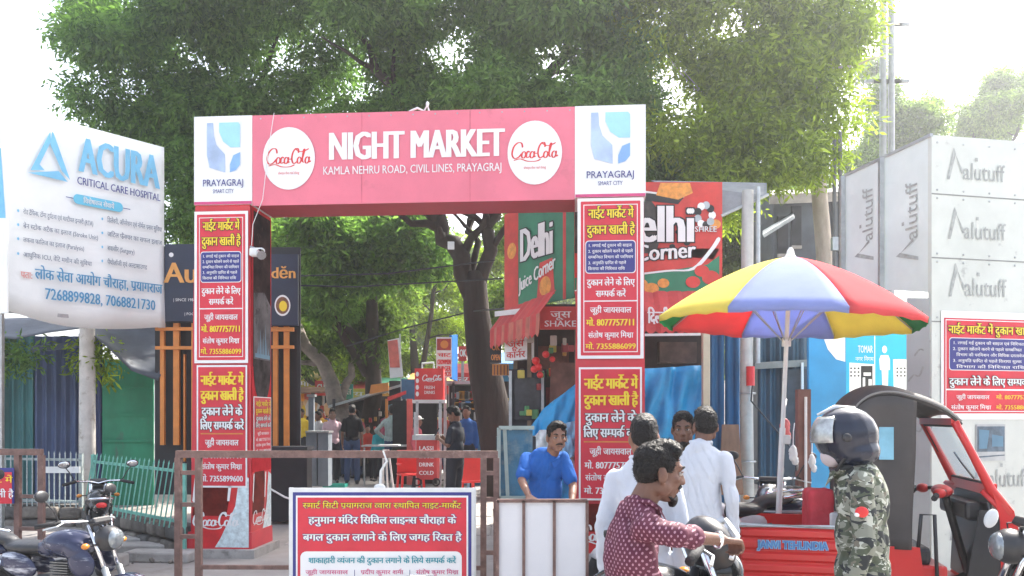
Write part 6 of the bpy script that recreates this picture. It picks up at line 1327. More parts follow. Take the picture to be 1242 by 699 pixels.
MB().slab(V(1.70, .86, .45), V(1.70, .06, .45), V(1.73, .06, 1.12), V(1.73, .86, 1.12), .03).build('inner_panel', M['blackm'], rk); MB().box((1.66, .46, 1.0), (.12, .7, .14), bev=.03).build('dashboard', M['blackm'], rk)
q = MB(); q.add([(1.56, .0, .42), (1.84, .0, .42), (1.80, .0, 1.02), (1.66, .0, 1.02)], [(0, 1, 2, 3)]); o = q.build('front_side_panel', M['blackm'], rk); o.modifiers.new('t', 'SOLIDIFY').thickness = .02
q = MB(); q.add([(1.80, -.012, .42), (1.90, -.012, .42), (1.93, -.012, .80), (1.88, -.012, 1.02), (1.74, -.012, 1.17), (1.79, -.012, .95)], [(0, 1, 2, 3, 4, 5)]); o = q.build('red_cheek', RK, rk); o.modifiers.new('t', 'SOLIDIFY').thickness = .03
MB().ell((1.99, .46, .86), (.05, .1, .1)).build('headlight', M['chrome'], rk, smooth=True)
for s in (.12, .80): MB().ell((1.94, s, .78), (.03, .06, .04)).build('indicator', MATS['amber_lens'], rk, smooth=True)
h = MB(); h.path([V(1.40, .14, 1.10), V(1.50, .28, 1.13), V(1.56, .46, 1.11), V(1.50, .64, 1.13), V(1.40, .78, 1.10)], .016, 8); h.build('handlebar', M['blackm'], rk, smooth=True)
q = MB(); q.ell((1.53, .46, 1.12), (.07, .18, .05)); q.ell((1.45, .22, 1.12), (.05, .07, .04)); q.ell((1.45, .70, 1.12), (.05, .07, .04)); remesh(q, .014, 4).build('handlebar_cover', M['redb'], rk, smooth=True); MB().tube(V(1.55, .46, 1.1), V(1.74, .46, .4), .03).build('steering_column', M['blackm'], rk)
for yy in (.14, .78): MB().tube(V(1.38, yy - .05, 1.09), V(1.43, yy + .06, 1.11), .022).build('grip', M['rubber'], rk)
q = MB(); q.path([V(1.66, -.02, 1.08), V(1.68, -.10, 1.08), V(1.69, -.13, 1.02)], .008, 6); q.build('mirror_stem', M['blackm'], rk); MB().ell((1.69, -.14, .98), (.045, .014, .07), rot=(0, .35, 0)).build('mirror', M['whitep'], rk, smooth=True)
MB().box((1.16, .47, .66), (.40, .80, .14), bev=.04).build('driver_seat', blk_seat, rk); MB().box((.98, .47, .90), (.10, .80, .36), bev=.04).build('seat_back', blk_seat, rk); MB().box((1.15, .47, .50), (.62, .88, .2), bev=.02).build('seat_box', RK, rk); MB().box((1.45, .47, .40), (.5, .88, .05)).build('cab_floor', RK, rk)
q = MB(); q.add([(.76, -.005, .42), (1.30, -.005, .42), (1.26, -.005, .74), (.76, -.005, .74)], [(0, 1, 2, 3)]); o = q.build('cab_side_panel', RK, rk); o.modifiers.new('t', 'SOLIDIFY').thickness = .03
q = MB(); q.path([V(1.25, .0, .74), V(1.27, .0, .98), V(1.36, .0, .98), V(1.38, .0, .44)], .014, 6); q.build('side_rail', M['blackm'], rk, smooth=True)
wheel(rk, (.34, .06, .25), .20, .06, 8); wheel(rk, (.34, .90, .25), .20, .06, 8); wheel(rk, (1.78, .46, .25), .20, .06, 8)
q = MB(); q.tube(V(.34, .06, .25), V(.34, .9, .25), .03); q.bar(V(.0, .25, .36), V(1.7, .25, .36), .05, .06); q.bar(V(.0, .7, .36), V(1.7, .7, .36), .05, .06); q.build('chassis', M['blackm'], rk)
q = MB(); 
r = thing('red_seat_cover', 'red cloth covered box standing in the rickshaw cargo bed', 'box', tuple(P(995, 635, 6.5))); c = P(995, 613, 6.5)
q = MB(); q.box((c.x, 6.55, c.z - .08), (.20, .2, .42), bev=.03); q = remesh(q, .014, 3, .01, 9, 3); q.build('cover', mat('red_cloth', (.55, .04, .06), .7, bump=.4), r, smooth=True)
q = MB(); q.box((c.x + .10, 6.5, c.z - .16), (.10, .12, .22), bev=.02); q.build('white_tin', M['whitep'], r)

# ------------------------------------------------------------------ people
def rotm(head_yaw, head_pitch, head_roll=0): return Matrix.Rotation(R(head_yaw), 3, 'Z') @ Matrix.Rotation(R(head_pitch), 3, 'X') @ Matrix.Rotation(R(head_roll), 3, 'Y')
def hand_prims(mb, w, dirv, palm, side, curl=.5, s=1.0):
    "palm with four unequal bent fingers and a thumb leaving its side; palm: unit vector out of the palm"
    d = dirv.normalized(); pn = (palm - d * palm.dot(d)).normalized(); ax = d.cross(pn) * side
    k = w + d * .085 * s
    for o in (-.027, -.009, .009, .027): mb.cap(w + ax * o * .7 * s + d * .005, k + ax * o * s - d * abs(o) * .15, .014 * s, .0125 * s, 8)
    for o, L in ((-.03, .062), (-.0105, .075), (.0105, .08), (.03, .07)):
        b = k + ax * o * s; ang = curl; p = b; 
        for j, f in enumerate((.46, .30, .24)):
            dd = d * math.cos(ang) + pn * math.sin(ang); q = p + dd * L * f * s * 1.05; mb.cap(p, q, (.0092 - .0012 * j) * s, (.0084 - .0012 * j) * s, 7); p = q; ang += curl * 1.1
    b = w + ax * .026 * s + d * .02 * s; t1 = b + (ax * .8 + d * .75 + pn * .25).normalized() * .038 * s; t2 = t1 + (d * .85 + pn * (.3 + curl * .5) + ax * .15).normalized() * .032 * s
    mb.cap(b, t1, .0125 * s, .0105 * s, 7); mb.cap(t1, t2, .0102 * s, .008 * s, 7)
def person(label, loc, rz, H=1.72, skin=None, hairm=None, top=None, trousers=None, shoe=None, J=None, yaw=0, pitch=0, roll=0, sleeve='long', kurta=False, lod=1, beard=0, mous=0, seed=1, helmet=False, topn='shirt', lean=0, fat=1.0, hands=(.5, .5), palms=None, group=None, cat='person', skirt=False, hairlen=0, cap_=None, collar=True, fold=.017, slv=.93):
    s = H / 1.72; skin = skin or M['skin']; hairm = hairm or M['hair']
    r = thing('person', label, cat, loc, rz, group, local=True)
    j = dict(pel=(0, 0, .95), che=(0, .0, 1.27), nek=(0, -.01, 1.46), hed=(0, .02, 1.60), shR=(.155, -.01, 1.375), shL=(-.155, -.01, 1.375), elR=(.205, -.03, 1.11), elL=(-.205, -.03, 1.11), wrR=(.215, .05, .87), wrL=(-.215, .05, .87),
             hiR=(.09, 0, .92), hiL=(-.09, 0, .92), knR=(.10, .03, .50), knL=(-.10, .03, .50), anR=(.11, -.02, .09), anL=(-.11, -.02, .09))
    if lean:
        for k in ('che', 'nek', 'hed', 'shR', 'shL', 'elR', 'elL', 'wrR', 'wrL'):
            v = Vector(j[k]) - V(0, 0, .95); v = Matrix.Rotation(R(-lean), 3, 'X') @ v; j[k] = tuple(v + V(0, 0, .95))
    if J: j.update(J)
    j = {k: Vector(v) * s for k, v in j.items()}
    vox = {2: .0065, 1: .011, 0: .02}[lod]; cv = {2: .009, 1: .014, 0: .024}[lod]
    up = (j['nek'] - j['pel']).normalized(); ax = (j['shR'] - j['shL']).normalized(); fw = up.cross(ax).normalized(); ax = fw.cross(up).normalized()
    TM = Matrix((ax, fw, up)).transposed()
    HM = Matrix.Rotation(0, 3, 'X') @ rotm(yaw, pitch, roll); hc = j['hed']
    hp = lambda x, y, z: hc + HM @ (V(x, y, z) * s)
    b = MB()
    # head
    b.ell(hp(0, -.012, .035), (.074 * s, .092 * s, .082 * s), rot=HM); b.ell(hp(0, .028, -.025), (.060 * s, .066 * s, .088 * s), rot=HM); b.ell(hp(0, .045, -.085), (.040 * s, .040 * s, .032 * s), rot=HM)
    b.cap(hp(0, .088, .012), hp(0, .106, -.026), .010 * s, .0145 * s, 8); b.ell(hp(.012, .098, -.030), (.010 * s,) * 3); b.ell(hp(-.012, .098, -.030), (.010 * s,) * 3)
    b.cap(hp(-.036, .074, .028), hp(.036, .074, .028), .013 * s, .013 * s, 8); b.ell(hp(.040, .062, -.02), (.022 * s, .02 * s, .018 * s)); b.ell(hp(-.040, .062, -.02), (.022 * s, .02 * s, .018 * s))
    b.ell(hp(0, .087, -.058), (.024 * s, .011 * s, .0065 * s), rot=HM); b.ell(hp(0, .085, -.069), (.020 * s, .011 * s, .007 * s), rot=HM); b.ell(hp(0, .074, -.098), (.020 * s, .016 * s, .014 * s), rot=HM)
    for q in (-1, 1): b.ell(hp(q * .076, -.008, -.015), (.011 * s, .021 * s, .033 * s), rot=HM @ Euler((.15, 0, -q * .35)).to_matrix()); b.ell(hp(q * .05, .01, -.06), (.02 * s, .035 * s, .035 * s), rot=HM)
    b.cap(hp(0, -.02, -.05), j['nek'], .052 * s, .058 * s, 12); b.cap(j['nek'], j['nek'].lerp(j['che'], .35), .056 * s, .060 * s, 12)
    # trunk, arms, legs under the clothes
    b.ell(j['che'], (.115 * s, .075 * s, .15 * s), rot=TM); b.ell(j['che'].lerp(j['pel'], .55), (.10 * s, .072 * s, .16 * s), rot=TM); b.ell(j['pel'], (.13 * s, .095 * s, .11 * s))
    for q in 'RL':
        b.cap(j['sh' + q], j['el' + q], .036 * s, .036 * s); b.cap(j['el' + q], j['wr' + q], .034 * s, .024 * s); b.cap(j['el' + q], j['el' + q].lerp(j['wr' + q], .4), .034 * s, .033 * s); b.cap(j['sh' + q], j['che'] + up * .06, .036 * s, .055 * s)
        d = (j['wr' + q] - j['el' + q]).normalized(); side = 1 if q == 'R' else -1
        pal = Vector(palms[q]) if palms and q in palms else V(-side, .1, 0)
        if lod == 0: b.cap(j['wr' + q], j['wr' + q] + d * .09 * s, .026 * s, .020 * s); b.cap(j['wr' + q] + d * .09 * s, j['wr' + q] + d * .15 * s + V(0, .02, 0), .018 * s, .012 * s)
        else: hand_prims(b, j['wr' + q], d, pal, side, hands[0 if q == 'R' else 1], s * 1.05)
        b.cap(j['hi' + q], j['kn' + q], .072 * s, .05 * s); b.cap(j['kn' + q], j['an' + q], .05 * s, .034 * s); b.cap(j['an' + q] - V(0, .02, .03) * s, j['an' + q] + V(0, .12, -.05) * s, .035 * s, .026 * s)
    if lod == 0: 
        fngr = None
    remesh(b, vox, 2 if lod else 1).build('body', skin, r, smooth=True)
    # upper garment
    g = MB(); fa = fat * s
    if kurta:
        g.ell(j['che'] + up * .02, (.160 * fa, .112 * fa, .18 * s), rot=TM); g.cap(j['che'], j['pel'] + V(0, 0, -.1), .130 * fa, .150 * fa, 14); g.cap(j['pel'] + V(-.05, 0, -.05), j['pel'] + V(-.09, 0, -.36), .13 * fa, .13 * fa, 12); g.cap(j['pel'] + V(.05, 0, -.05), j['pel'] + V(.09, 0, -.36), .13 * fa, .13 * fa, 12)
    else:
        g.ell(j['che'] + up * .02, (.160 * fa, .112 * fa, .18 * s), rot=TM); g.ell(j['che'].lerp(j['pel'], .5), (.142 * fa, .110 * fa, .19 * s), rot=TM); g.ell(j['pel'] + V(0, 0, .02), (.155 * fa, .118 * fa, .12 * s), rot=TM)
    g.cap(j['shR'] - ax * .03 - up * .012, j['shL'] + ax * .03 - up * .012, .050 * s, .050 * s, 12); g.cap(j['shR'] - ax * .04 - up * .0, j['nek'] - up * .015, .046 * s, .062 * s, 10); g.cap(j['shL'] + ax * .04, j['nek'] - up * .015, .046 * s, .062 * s, 10); g.cap(j['nek'] - up * .02 - fw * .01, j['che'] - fw * .01, .074 * s, .10 * s, 14)
    for q in 'RL':
        e = j['el' + q]; sh = j['sh' + q]; w = j['wr' + q]
        if sleeve == 'short': g.cap(sh, sh.lerp(e, .75), .052 * s, .056 * s); 
        else: g.cap(sh, e, .052 * s, .046 * s); g.cap(e, e.lerp(w, slv), .046 * s, .040 * s)
    gg = remesh(g, cv, 3 if lod else 1, fold * (1 if lod else .7), 7.5, seed)
    gg.build(topn, top, r, smooth=True)
    if collar and lod:
        c_ = MB(); nb = j['nek'] - up * .005
        ring = [nb + ax * (.066 * math.cos(t)) * s + fw * (.062 * math.sin(t) + .012) * s + up * (.018 - .035 * max(0, math.sin(t))) * s for t in [i * math.pi / 10 for i in range(20)]]
        ring = [q_ + up * .014 * s for q_ in ring]; c_.path(ring, .014 * s, 7, closed=True); [c_.add([nb + ax * (.012 * sg) * s + fw * .085 * s - up * .005 * s, nb + ax * (.070 * sg) * s + fw * .045 * s + up * .028 * s, nb + ax * (.085 * sg) * s + fw * .062 * s - up * .012 * s, nb + ax * (.045 * sg) * s + fw * .108 * s - up * .055 * s], [(0, 1, 2, 3)]) for sg in (-1, 1)]; c_.build('collar', top, r, smooth=True)
    # lower garment
    t = MB(); t.ell(j['pel'] + V(0, 0, -.02), (.150 * fa, .112 * fa, .12 * s))
    if skirt: t.cap(j['pel'], j['pel'] + V(0, 0, -.75) * s, .13 * s, .22 * s, 14)
    else:
        for q in 'RL': t.cap(j['hi' + q], j['kn' + q], .092 * s, .070 * s); t.cap(j['kn' + q], j['an' + q] + V(0, 0, .0), .070 * s, .060 * s)
    remesh(t, cv * 1.2, 3 if lod else 1, .012, 6, seed + 3).build('skirt' if skirt else 'trousers', trousers, r, smooth=True)
    for q in 'RL':
        f = MB(); f.ell(j['an' + q] + V(0, .05, -.055) * s, (.045 * s, .13 * s, .038 * s)); f.ell(j['an' + q] + V(0, -.03, -.03) * s, (.04 * s, .05 * s, .05 * s)); (remesh(f, .015, 2) if lod else f).build('shoe', shoe or M['blackm'], r, smooth=True)
    # hair, brows, eyes, beard
    if helmet: return r, hp, HM, s, j
    h = MB(); h.ell(hp(0, -.018, .044), (.078 * s, .094 * s, .077 * s), rot=HM); h.ell(hp(0, -.044, .005), (.074 * s, .062 * s, .074 * s), rot=HM); h.cap(hp(-.050, .040, .088), hp(.050, .040, .088), .024 * s, .024 * s, 8); h.ell(hp(0, .015, .108), (.055 * s, .065 * s, .026 * s), rot=HM)
    for q in (-1, 1): h.ell(hp(q * .070, .018, .03), (.009 * s, .020 * s, .034 * s), rot=HM)
    if hairlen: h.cap(hp(0, -.07, 0), hp(0, -.09, -.05 - hairlen), .06 * s, .045 * s, 10)
    hm3 = remesh(h, max(vox, .008), 2 if lod else 1, .003 * (lod > 0), 26, seed, fine=.0035 if lod else 0)
    if lod == 2:        # short strands standing off the hair surface
        rs_ = random.Random(seed); vs0 = hm3.v[:]; cen = hp(0, -.01, .02)
        for _ in range(2600):
            v = Vector(rs_.choice(vs0)); nn = (v - cen).normalized(); dz = (nn * .55 + HM @ V(rs_.uniform(-.5, .5), rs_.uniform(-.2, .6), rs_.uniform(-.4, .3))).normalized() * rs_.uniform(.006, .013) * s; sd_ = nn.cross(dz).normalized() * .0014
            v = v - nn * .002; hm3.add([v - sd_, v + sd_, v + dz], [(0, 1, 2)])
    hm3.build('hair', hairm, r, smooth=True)
    if cap_: c_ = MB(); c_.ell(hp(0, -.01, .07), (.09 * s, .105 * s, .07 * s), rot=HM); c_.ell(hp(0, .09, .06), (.06 * s, .06 * s, .012 * s), rot=HM); c_.build('cap', cap_, r, smooth=True)
    if lod:
        for q in (-1, 1):
            e = MB(); e.ell(hp(q * .031, .0775, .005), (.0145 * s, .012 * s, .0085 * s), rot=HM, nu=14, nv=10); eo = e.build('eye', M['eye'], r, smooth=True)
            MB().ell(hp(q * .031, .0865, .005), (.0065 * s, .0045 * s, .0068 * s), rot=HM).build('iris', M['blackm'], eo, smooth=True)
            w_ = MB(); w_.path([hp(q * .048, .074, .028), hp(q * .034, .088, .034), hp(q * .016, .090, .028)], [.003 * s, .0055 * s, .004 * s], 6); w_.build('eyebrow', hairm, r, smooth=True)
            w_ = MB(); w_.path([hp(q * .045, .078, .010), hp(q * .031, .0895, .0145), hp(q * .017, .085, .008)], [.0025 * s, .0032 * s, .0025 * s], 6); w_.build('eyelid', skin, r, smooth=True)
        MB().cap(hp(-.018, .0945, -.0635), hp(.018, .0945, -.0635), .0022 * s, .0022 * s, 6).build('mouth_line', mat('mouth_dark', (.10, .035, .03), .6), r)
        if mous: m_ = MB(); m_.path([hp(-.030, .084, -.056), hp(-.014, .096, -.046), hp(0, .098, -.044), hp(.014, .096, -.046), hp(.030, .084, -.056)], [.003 * s, .0075 * s, .007 * s, .0075 * s, .003 * s], 8); m_.build('moustache', hairm, r, smooth=True)
        if beard:
            m_ = MB(); m_.ell(hp(0, .078, -.104), (.026 * s, .020 * s, .022 * s * (1 + beard * .4)), rot=HM)
            for q in (-1, 1): m_.cap(hp(q * .022, .074, -.104), hp(q * .044, .045, -.092), .011 * s, .006 * s, 8)
            remesh(m_, .007, 2, .003, 40, seed).build('beard', hairm, r, smooth=True)
    return r, hp, HM, s, j
def loc_of(loc, rz):
    Mi = (Matrix.Translation(loc) @ Matrix.Rotation(R(rz), 4, 'Z')).inverted(); return lambda p, s=1: tuple((Mi @ Vector(p)) / s)
# shirt materials
def dots(name, base, dot, sc=21, rad=.20):
    m = bpy.data.materials.new(name); m.use_nodes = True; n = m.node_tree.nodes; l = m.node_tree.links; b = n['Principled BSDF']; b.inputs['Roughness'].default_value = .75
    tc = n.new('ShaderNodeTexCoord'); sx = n.new('ShaderNodeSeparateXYZ'); l.new(tc.outputs['Object'], sx.inputs[0])
    def mth(op, a, c=None, v=None):
        q = n.new('ShaderNodeMath'); q.operation = op; l.new(a, q.inputs[0])
        if c is not None: l.new(c, q.inputs[1])
        if v is not None: q.inputs[1].default_value = v
        return q.outputs[0]
    h = mth('ADD', sx.outputs[1], sx.outputs[0]); z = sx.outputs[2]
    u = mth('MULTIPLY', mth('ADD', h, z), None, sc); v = mth('MULTIPLY', mth('SUBTRACT', h, z), None, sc)
    fu = mth('SUBTRACT', mth('FRACT', u), None, .5); fv = mth('SUBTRACT', mth('FRACT', v), None, .5)
    d2 = mth('ADD', mth('MULTIPLY', fu, fu), mth('MULTIPLY', fv, fv)); lt = mth('LESS_THAN', d2, None, rad * rad)
    mx = n.new('ShaderNodeMix'); mx.data_type = 'RGBA'; l.new(lt, mx.inputs[0]); mx.inputs[6].default_value = (*base, 1); mx.inputs[7].default_value = (*dot, 1); l.new(mx.outputs[2], b.inputs['Base Color']); return m
def camo(name):
    m = bpy.data.materials.new(name); m.use_nodes = True; n = m.node_tree.nodes; l = m.node_tree.links; b = n['Principled BSDF']; b.inputs['Roughness'].default_value = .85
    tc = n.new('ShaderNodeTexCoord'); mp = n.new('ShaderNodeMapping'); mp.inputs['Scale'].default_value = (1, 1, 1.7); l.new(tc.outputs['Object'], mp.inputs[0]); cur = None
    for i, (c, off, th) in enumerate((((.20, .21, .17), 0, 0), ((.07, .085, .055), 3.3, .50), ((.42, .44, .38), 9.1, .57), ((.022, .026, .028), 17.3, .565), ((.14, .13, .10), 27.3, .62))):
        if i == 0: rgb = n.new('ShaderNodeRGB'); rgb.outputs[0].default_value = (*c, 1); cur = rgb.outputs[0]; continue
        no = n.new('ShaderNodeTexNoise'); no.noise_dimensions = '4D'; no.inputs['W'].default_value = off; no.inputs['Scale'].default_value = 13; no.inputs['Detail'].default_value = 2; no.inputs['Distortion'].default_value = .9; l.new(mp.outputs[0], no.inputs['Vector'])
        g_ = n.new('ShaderNodeMath'); g_.operation = 'GREATER_THAN'; l.new(no.outputs[0], g_.inputs[0]); g_.inputs[1].default_value = th
        mx = n.new('ShaderNodeMix'); mx.data_type = 'RGBA'; l.new(g_.outputs[0], mx.inputs[0]); l.new(cur, mx.inputs[6]); mx.inputs[7].default_value = (*c, 1); cur = mx.outputs[2]
    l.new(cur, b.inputs['Base Color']); return m
def cl(name, c, var=.12, **k): return mat('cloth_' + name, c, .9, var=var, bump=.8, bscale=9, spec=.2, stretch=(1, 1, .45), **k)
denim = cl('denim', (.05, .08, .16)); dkt = cl('dark_trouser', (.03, .032, .04)); grt = cl('grey_trouser', (.12, .12, .13)); wht = cl('white', (.50, .53, .59), .06)
# man in blue polo behind the white panels
bm_loc = V((661 - 621) * 6.75 / F, 6.75, 0); L_ = loc_of(bm_loc, 172); s_ = 1.70 / 1.72
person('moustached man in a blue polo shirt leaning on the white panels', tuple(bm_loc), 172, 1.70, top=cl('polo_blue', (.018, .095, .34)), trousers=denim, sleeve='short', yaw=22, pitch=-6, lod=2, mous=1, seed=2, topn='polo_shirt', lean=4, fat=1.02,
       J=dict(hed=L_(P(675, 530, 6.62), s_), nek=L_(P(668, 556, 6.70), s_), elR=L_(P(633, 583, 6.60), s_), wrR=L_(P(642, 603, 6.36), s_), elL=L_(P(695, 590, 6.62), s_), wrL=L_(P(693, 617, 6.40), s_)), hands=(.9, .5), palms=dict(R=L_(bm_loc + V(.2, -.3, -1))))
# white panels
Yp = 6.25; wp = thing('white_panel_board', 'white three part panel board in dark frame held by man in blue', 'board', tuple(P(657, 699, Yp)))
wp_m = mat('panel_white', (.66, .66, .68), .55, var=.05, scale=2, dirt=((.45, .44, .43), 4, .62))
for x0, x1 in ((604.5, 634), (636.5, 671), (673.5, 711)): MB().slab(V(P(x0, 0, Yp).x, Yp, .05), V(P(x1, 0, Yp).x, Yp, .05), P(x1, 609, Yp), P(x0, 609, Yp), .02).build('panel', wp_m, wp)
for x in (603.5, 635.2, 672.2, 712): MB().bar(V(P(x, 0, Yp).x, Yp - .005, .02), P(x, 607, Yp - .005), .022, .03).build('frame_post', M['rust'], wp)
MB().bar(P(603, 607.5, Yp), P(712, 607.5, Yp), .04, .025).build('top_rail', M['rust'], wp); MB().bar(V(P(603, 0, Yp).x, Yp, .04), V(P(712, 0, Yp).x, Yp, .04), .04, .03).build('bottom_rail', M['rust'], wp)
# man in dotted maroon shirt
Ym = 3.3; ml = V((768 - 621) * Ym / F, Ym, 0); rz_ = -78; L_ = loc_of(ml, rz_); s_ = 1.72 / 1.72
person('man in white dotted maroon shirt reaching for the motorcycle grip', tuple(ml), rz_, 1.72, top=dots('maroon_dotted_cloth', (.085, .009, .03), (.34, .18, .23), 34, .24), trousers=denim, yaw=-2, pitch=-10, lod=2, skin=M['skind'], beard=1, mous=1, seed=4, lean=10, sleeve='long', collar=True, fat=.95, fold=.024, slv=.30,
       J=dict(hed=L_(P(799, 572, Ym)), nek=L_(P(777, 615, Ym)), shR=L_(P(783, 640, Ym - .14)), shL=L_(P(758, 634, Ym + .18)), che=L_(P(764, 680, Ym)), elR=L_(P(824, 650, Ym - .16)), wrR=L_(P(876, 655, Ym + .02)), elL=L_(P(800, 720, Ym + .3)), wrL=L_(P(850, 735, Ym + .35))), hands=(1.0, .6), palms=dict(R=(0, 0, -1)))
w = thing('wristwatch', 'silver bracelet watch on the wrist of the man in the dotted shirt', 'watch', tuple(P(872, 655, Ym)))
c0_, c1_ = P(862, 654, Ym), P(871, 655, Ym + .01); dv = (c1_ - c0_).normalized(); a_ = dv.orthogonal().normalized(); b2_ = dv.cross(a_)
MB().path([c1_ + (a_ * math.cos(t) + b2_ * math.sin(t)) * .032 for t in [i * math.pi / 8 for i in range(16)]], .007, 6, closed=True).build('bracelet', M['chrome'], w, smooth=True); MB().ell(c1_ + V(0, -.033, .01), (.017, .006, .017)).build('watch_face', M['chrome'], w, smooth=True)
# man in white with dark hair just behind
person('man in white shirt with tousled hair mostly hidden behind the dotted shirt man', ((779 - 621) * 4.4 / F, 4.4, 0), -20, 1.71, top=wht, trousers=wht, lod=1, yaw=10, pitch=-10, seed=6, kurta=True, lean=3, fold=.022)
person('man in long white shirt seen from behind next to blue corrugated wall', ((850 - 621) * 5.7 / F, 5.7, 0), -18, 1.76, skin=M['skind'], top=wht, trousers=wht, lod=2, yaw=12, pitch=-4, seed=7, kurta=True, hands=(.5, .5), fat=.93, fold=.024, J=dict(hed=(.03, .02, 1.60)))
person('young man in brown patterned shirt facing us before the blue tarpaulin', ((828 - 621) * 6.1 / F, 6.1, 0), 176, 1.73, skin=M['skind'], top=mat('brown_plaid', (.07, .045, .03), .85, var=.7, scale=14), trousers=dkt, lod=2, yaw=-8, pitch=-8, seed=8, beard=.4)
# helmeted rider
Yh = 3.8; hl_ = V((1046 - 621) * Yh / F, Yh, 0); rz_ = 62; L_ = loc_of(hl_, rz_)
rr, hp, HM, s, j = person('rider in camouflage jacket and dark helmet with silver visor', tuple(hl_), rz_, 1.76, top=camo('camouflage_cloth'), trousers=dkt, lod=2, yaw=22, pitch=-4, seed=9, helmet=True, topn='jacket', fat=1.04, fold=.016,
       J=dict(hed=L_(P(1025, 535, Yh), 1.76 / 1.72), nek=L_(P(1030, 572, Yh), 1.76 / 1.72)))
h = MB(); h.ell(hp(0, -.005, .025), (.126 * s, .142 * s, .132 * s), rot=HM); h.ell(hp(0, -.03, -.05), (.125 * s, .118 * s, .075 * s), rot=HM)
ho = remesh(h, .010, 5); ho.build('helmet', mat('helmet_navy', (.012, .016, .032), .22, .1, var=.3, scale=4, dirt=((.05, .06, .09), 3, .6)), rr, smooth=True)
d = MB(); nu = 12; nv = 8
for i in range(nv + 1):
    th = R(48 + 50 * i / nv)
    for k in range(nu + 1):
        ph = R(35 + 110 * k / nu); q = V(.131 * math.sin(th) * math.cos(ph), -.005 + .149 * math.sin(th) * math.sin(ph), .02 + .138 * math.cos(th)); d.v.append(tuple(hp(*q)))
for i in range(nv):
    for k in range(nu): a = i * (nu + 1) + k; d.f.append((a, a + 1, a + nu + 2, a + nu + 1)); d.m.append(0)
o = d.build('visor', mat('silver_visor', (.40, .42, .42), .2, .5, var=.6, scale=11), rr, smooth=True); o.modifiers.new('t', 'SOLIDIFY').thickness = .006
MB().path([hp(.05, .10, .125), hp(.05, .02, .155), hp(.05, -.06, .143), hp(.05, -.12, .09)], [.006, .012, .012, .006], 6).build('white_stripe', M['whitep'], rr, smooth=True)
MB().path([hp(.09, .03, -.07), hp(.05, .06, -.125), hp(-.05, .06, -.125), hp(-.09, .03, -.07)], .008, 6).build('chin_strap', M['blackm'], rr)
for q in (-1, 1): MB().ell(hp(q * .136, .03, .02), (.012, .02, .02)).build('visor_pivot', M['blackm'], rr, smooth=True)
m_ = MB(); m_.ell(hp(0, .062, -.065), (.055 * s, .05 * s, .05 * s), rot=HM); m_.build('face_mask', mat('pink_grey_cloth', (.45, .40, .42), .8), rr, smooth=True)
el_ = j['shL'].lerp(j['elL'], .45); d = MB(); d.ell(el_ + V(-.068, .0, 0) * s, (.010, .028, .024)); d.build('arm_badge', M['redb'], rr, smooth=True); MB().ell(el_ + V(-.070, .018, -.012) * s, (.010, .012, .010)).build('badge_mark', M['print_white'], rr, smooth=True)
# person between, and people in the lane
def far(label, x, Y, rz, H, top, tr, **k):
    g_ = ground_z(0, Y); k.setdefault('lod', 0); return person(label, ((x - 621) * Y / F, Y, g_), rz, H, top=top, trousers=tr, group='people in the market lane', **k)
far('young man in black shirt looking down at his phone beside red drinks cart', 552, 12.2, 65, 1.74, cl('charcoal', (.035, .04, .05)), dkt, lod=1, pitch=-28, yaw=10, seed=12, sleeve='short', fat=1.08, J=dict(elR=(.21, .0, 1.15), wrR=(.10, .22, 1.22), elL=(-.21, .0, 1.15), wrL=(-.06, .24, 1.24)))
r = thing('mobile_phone', 'mobile phone held by the young man in the black shirt', 'phone', tuple(P(534, 518, 12.1))); MB().box(P(530, 524, 12.12), (.02, .07, .13), rot=(0, .5, 0), bev=.004).build('phone_body', M['blackm'], r)
far('man in pale pink shirt and dark trousers with outstretched arm', 403, 18.5, 200, 1.66, cl('pink', (.62, .42, .46), .06), dkt, seed=14, J=dict(elL=(-.30, .1, 1.2), wrL=(-.42, .22, 1.0)), lod=1, fat=1.1, sleeve='short')
far('person in grey shirt standing behind the pink shirted man', 411, 20.2, 190, 1.74, cl('grey', (.20, .22, .23)), denim, seed=15)
far('man in black shirt and blue jeans with his back to us', 427, 18.2, 5, 1.75, cl('black', (.015, .015, .018)), denim, seed=16, lod=1, sleeve='short')
far('man in pale mint checked shirt with hands on hips seen from behind', 476, 18.4, 8, 1.74, cl('mint', (.42, .50, .48), .25, scale=22), denim, seed=17, lod=1, fat=1.2, J=dict(elR=(.36, -.06, 1.16), wrR=(.2, .04, 1.02), elL=(-.36, -.06, 1.16), wrL=(-.2, .04, 1.02)))
far('person in yellow top among the cloth goods at the lane left side', 366, 22.5, 160, 1.70, cl('yellow', (.65, .45, .04)), dkt, seed=18)
far('person in orange top by the left lane stall', 389, 22.8, 170, 1.7, cl('orange', (.55, .30, .05)), grt, seed=19)
far('child in red top sitting near the folding table', 446, 19.2, 190, 1.30, cl('red', (.5, .06, .04)), dkt, seed=20)
far('child in teal top standing at the folding table', 459, 19.0, 160, 1.30, cl('teal', (.04, .35, .40)), dkt, seed=21)
far('person in white top behind the children at the table', 450, 21.5, 180, 1.72, cl('offwhite', (.55, .54, .52)), grt, seed=22)
far('person with white and coral cap beside the red pillar', 506, 16.8, 250, 1.5, cl('coral', (.50, .10, .13)), dkt, seed=23, cap_=M['whitep'])
far('person in dark blue shirt partly behind the phone man', 566, 16.5, 170, 1.7, cl('royal', (.03, .10, .30)), dkt, seed=24)
far('woman in red and white clothes in the middle of the lane', 437, 22.5, 200, 1.6, cl('redwhite', (.5, .15, .12), .5), cl('cream', (.5, .45, .4)), seed=25, skirt=True, hairlen=.2)
far('person in dark shirt standing far behind the mint shirted man', 462, 24, 180, 1.72, cl('slate', (.06, .08, .10)), dkt, seed=26)
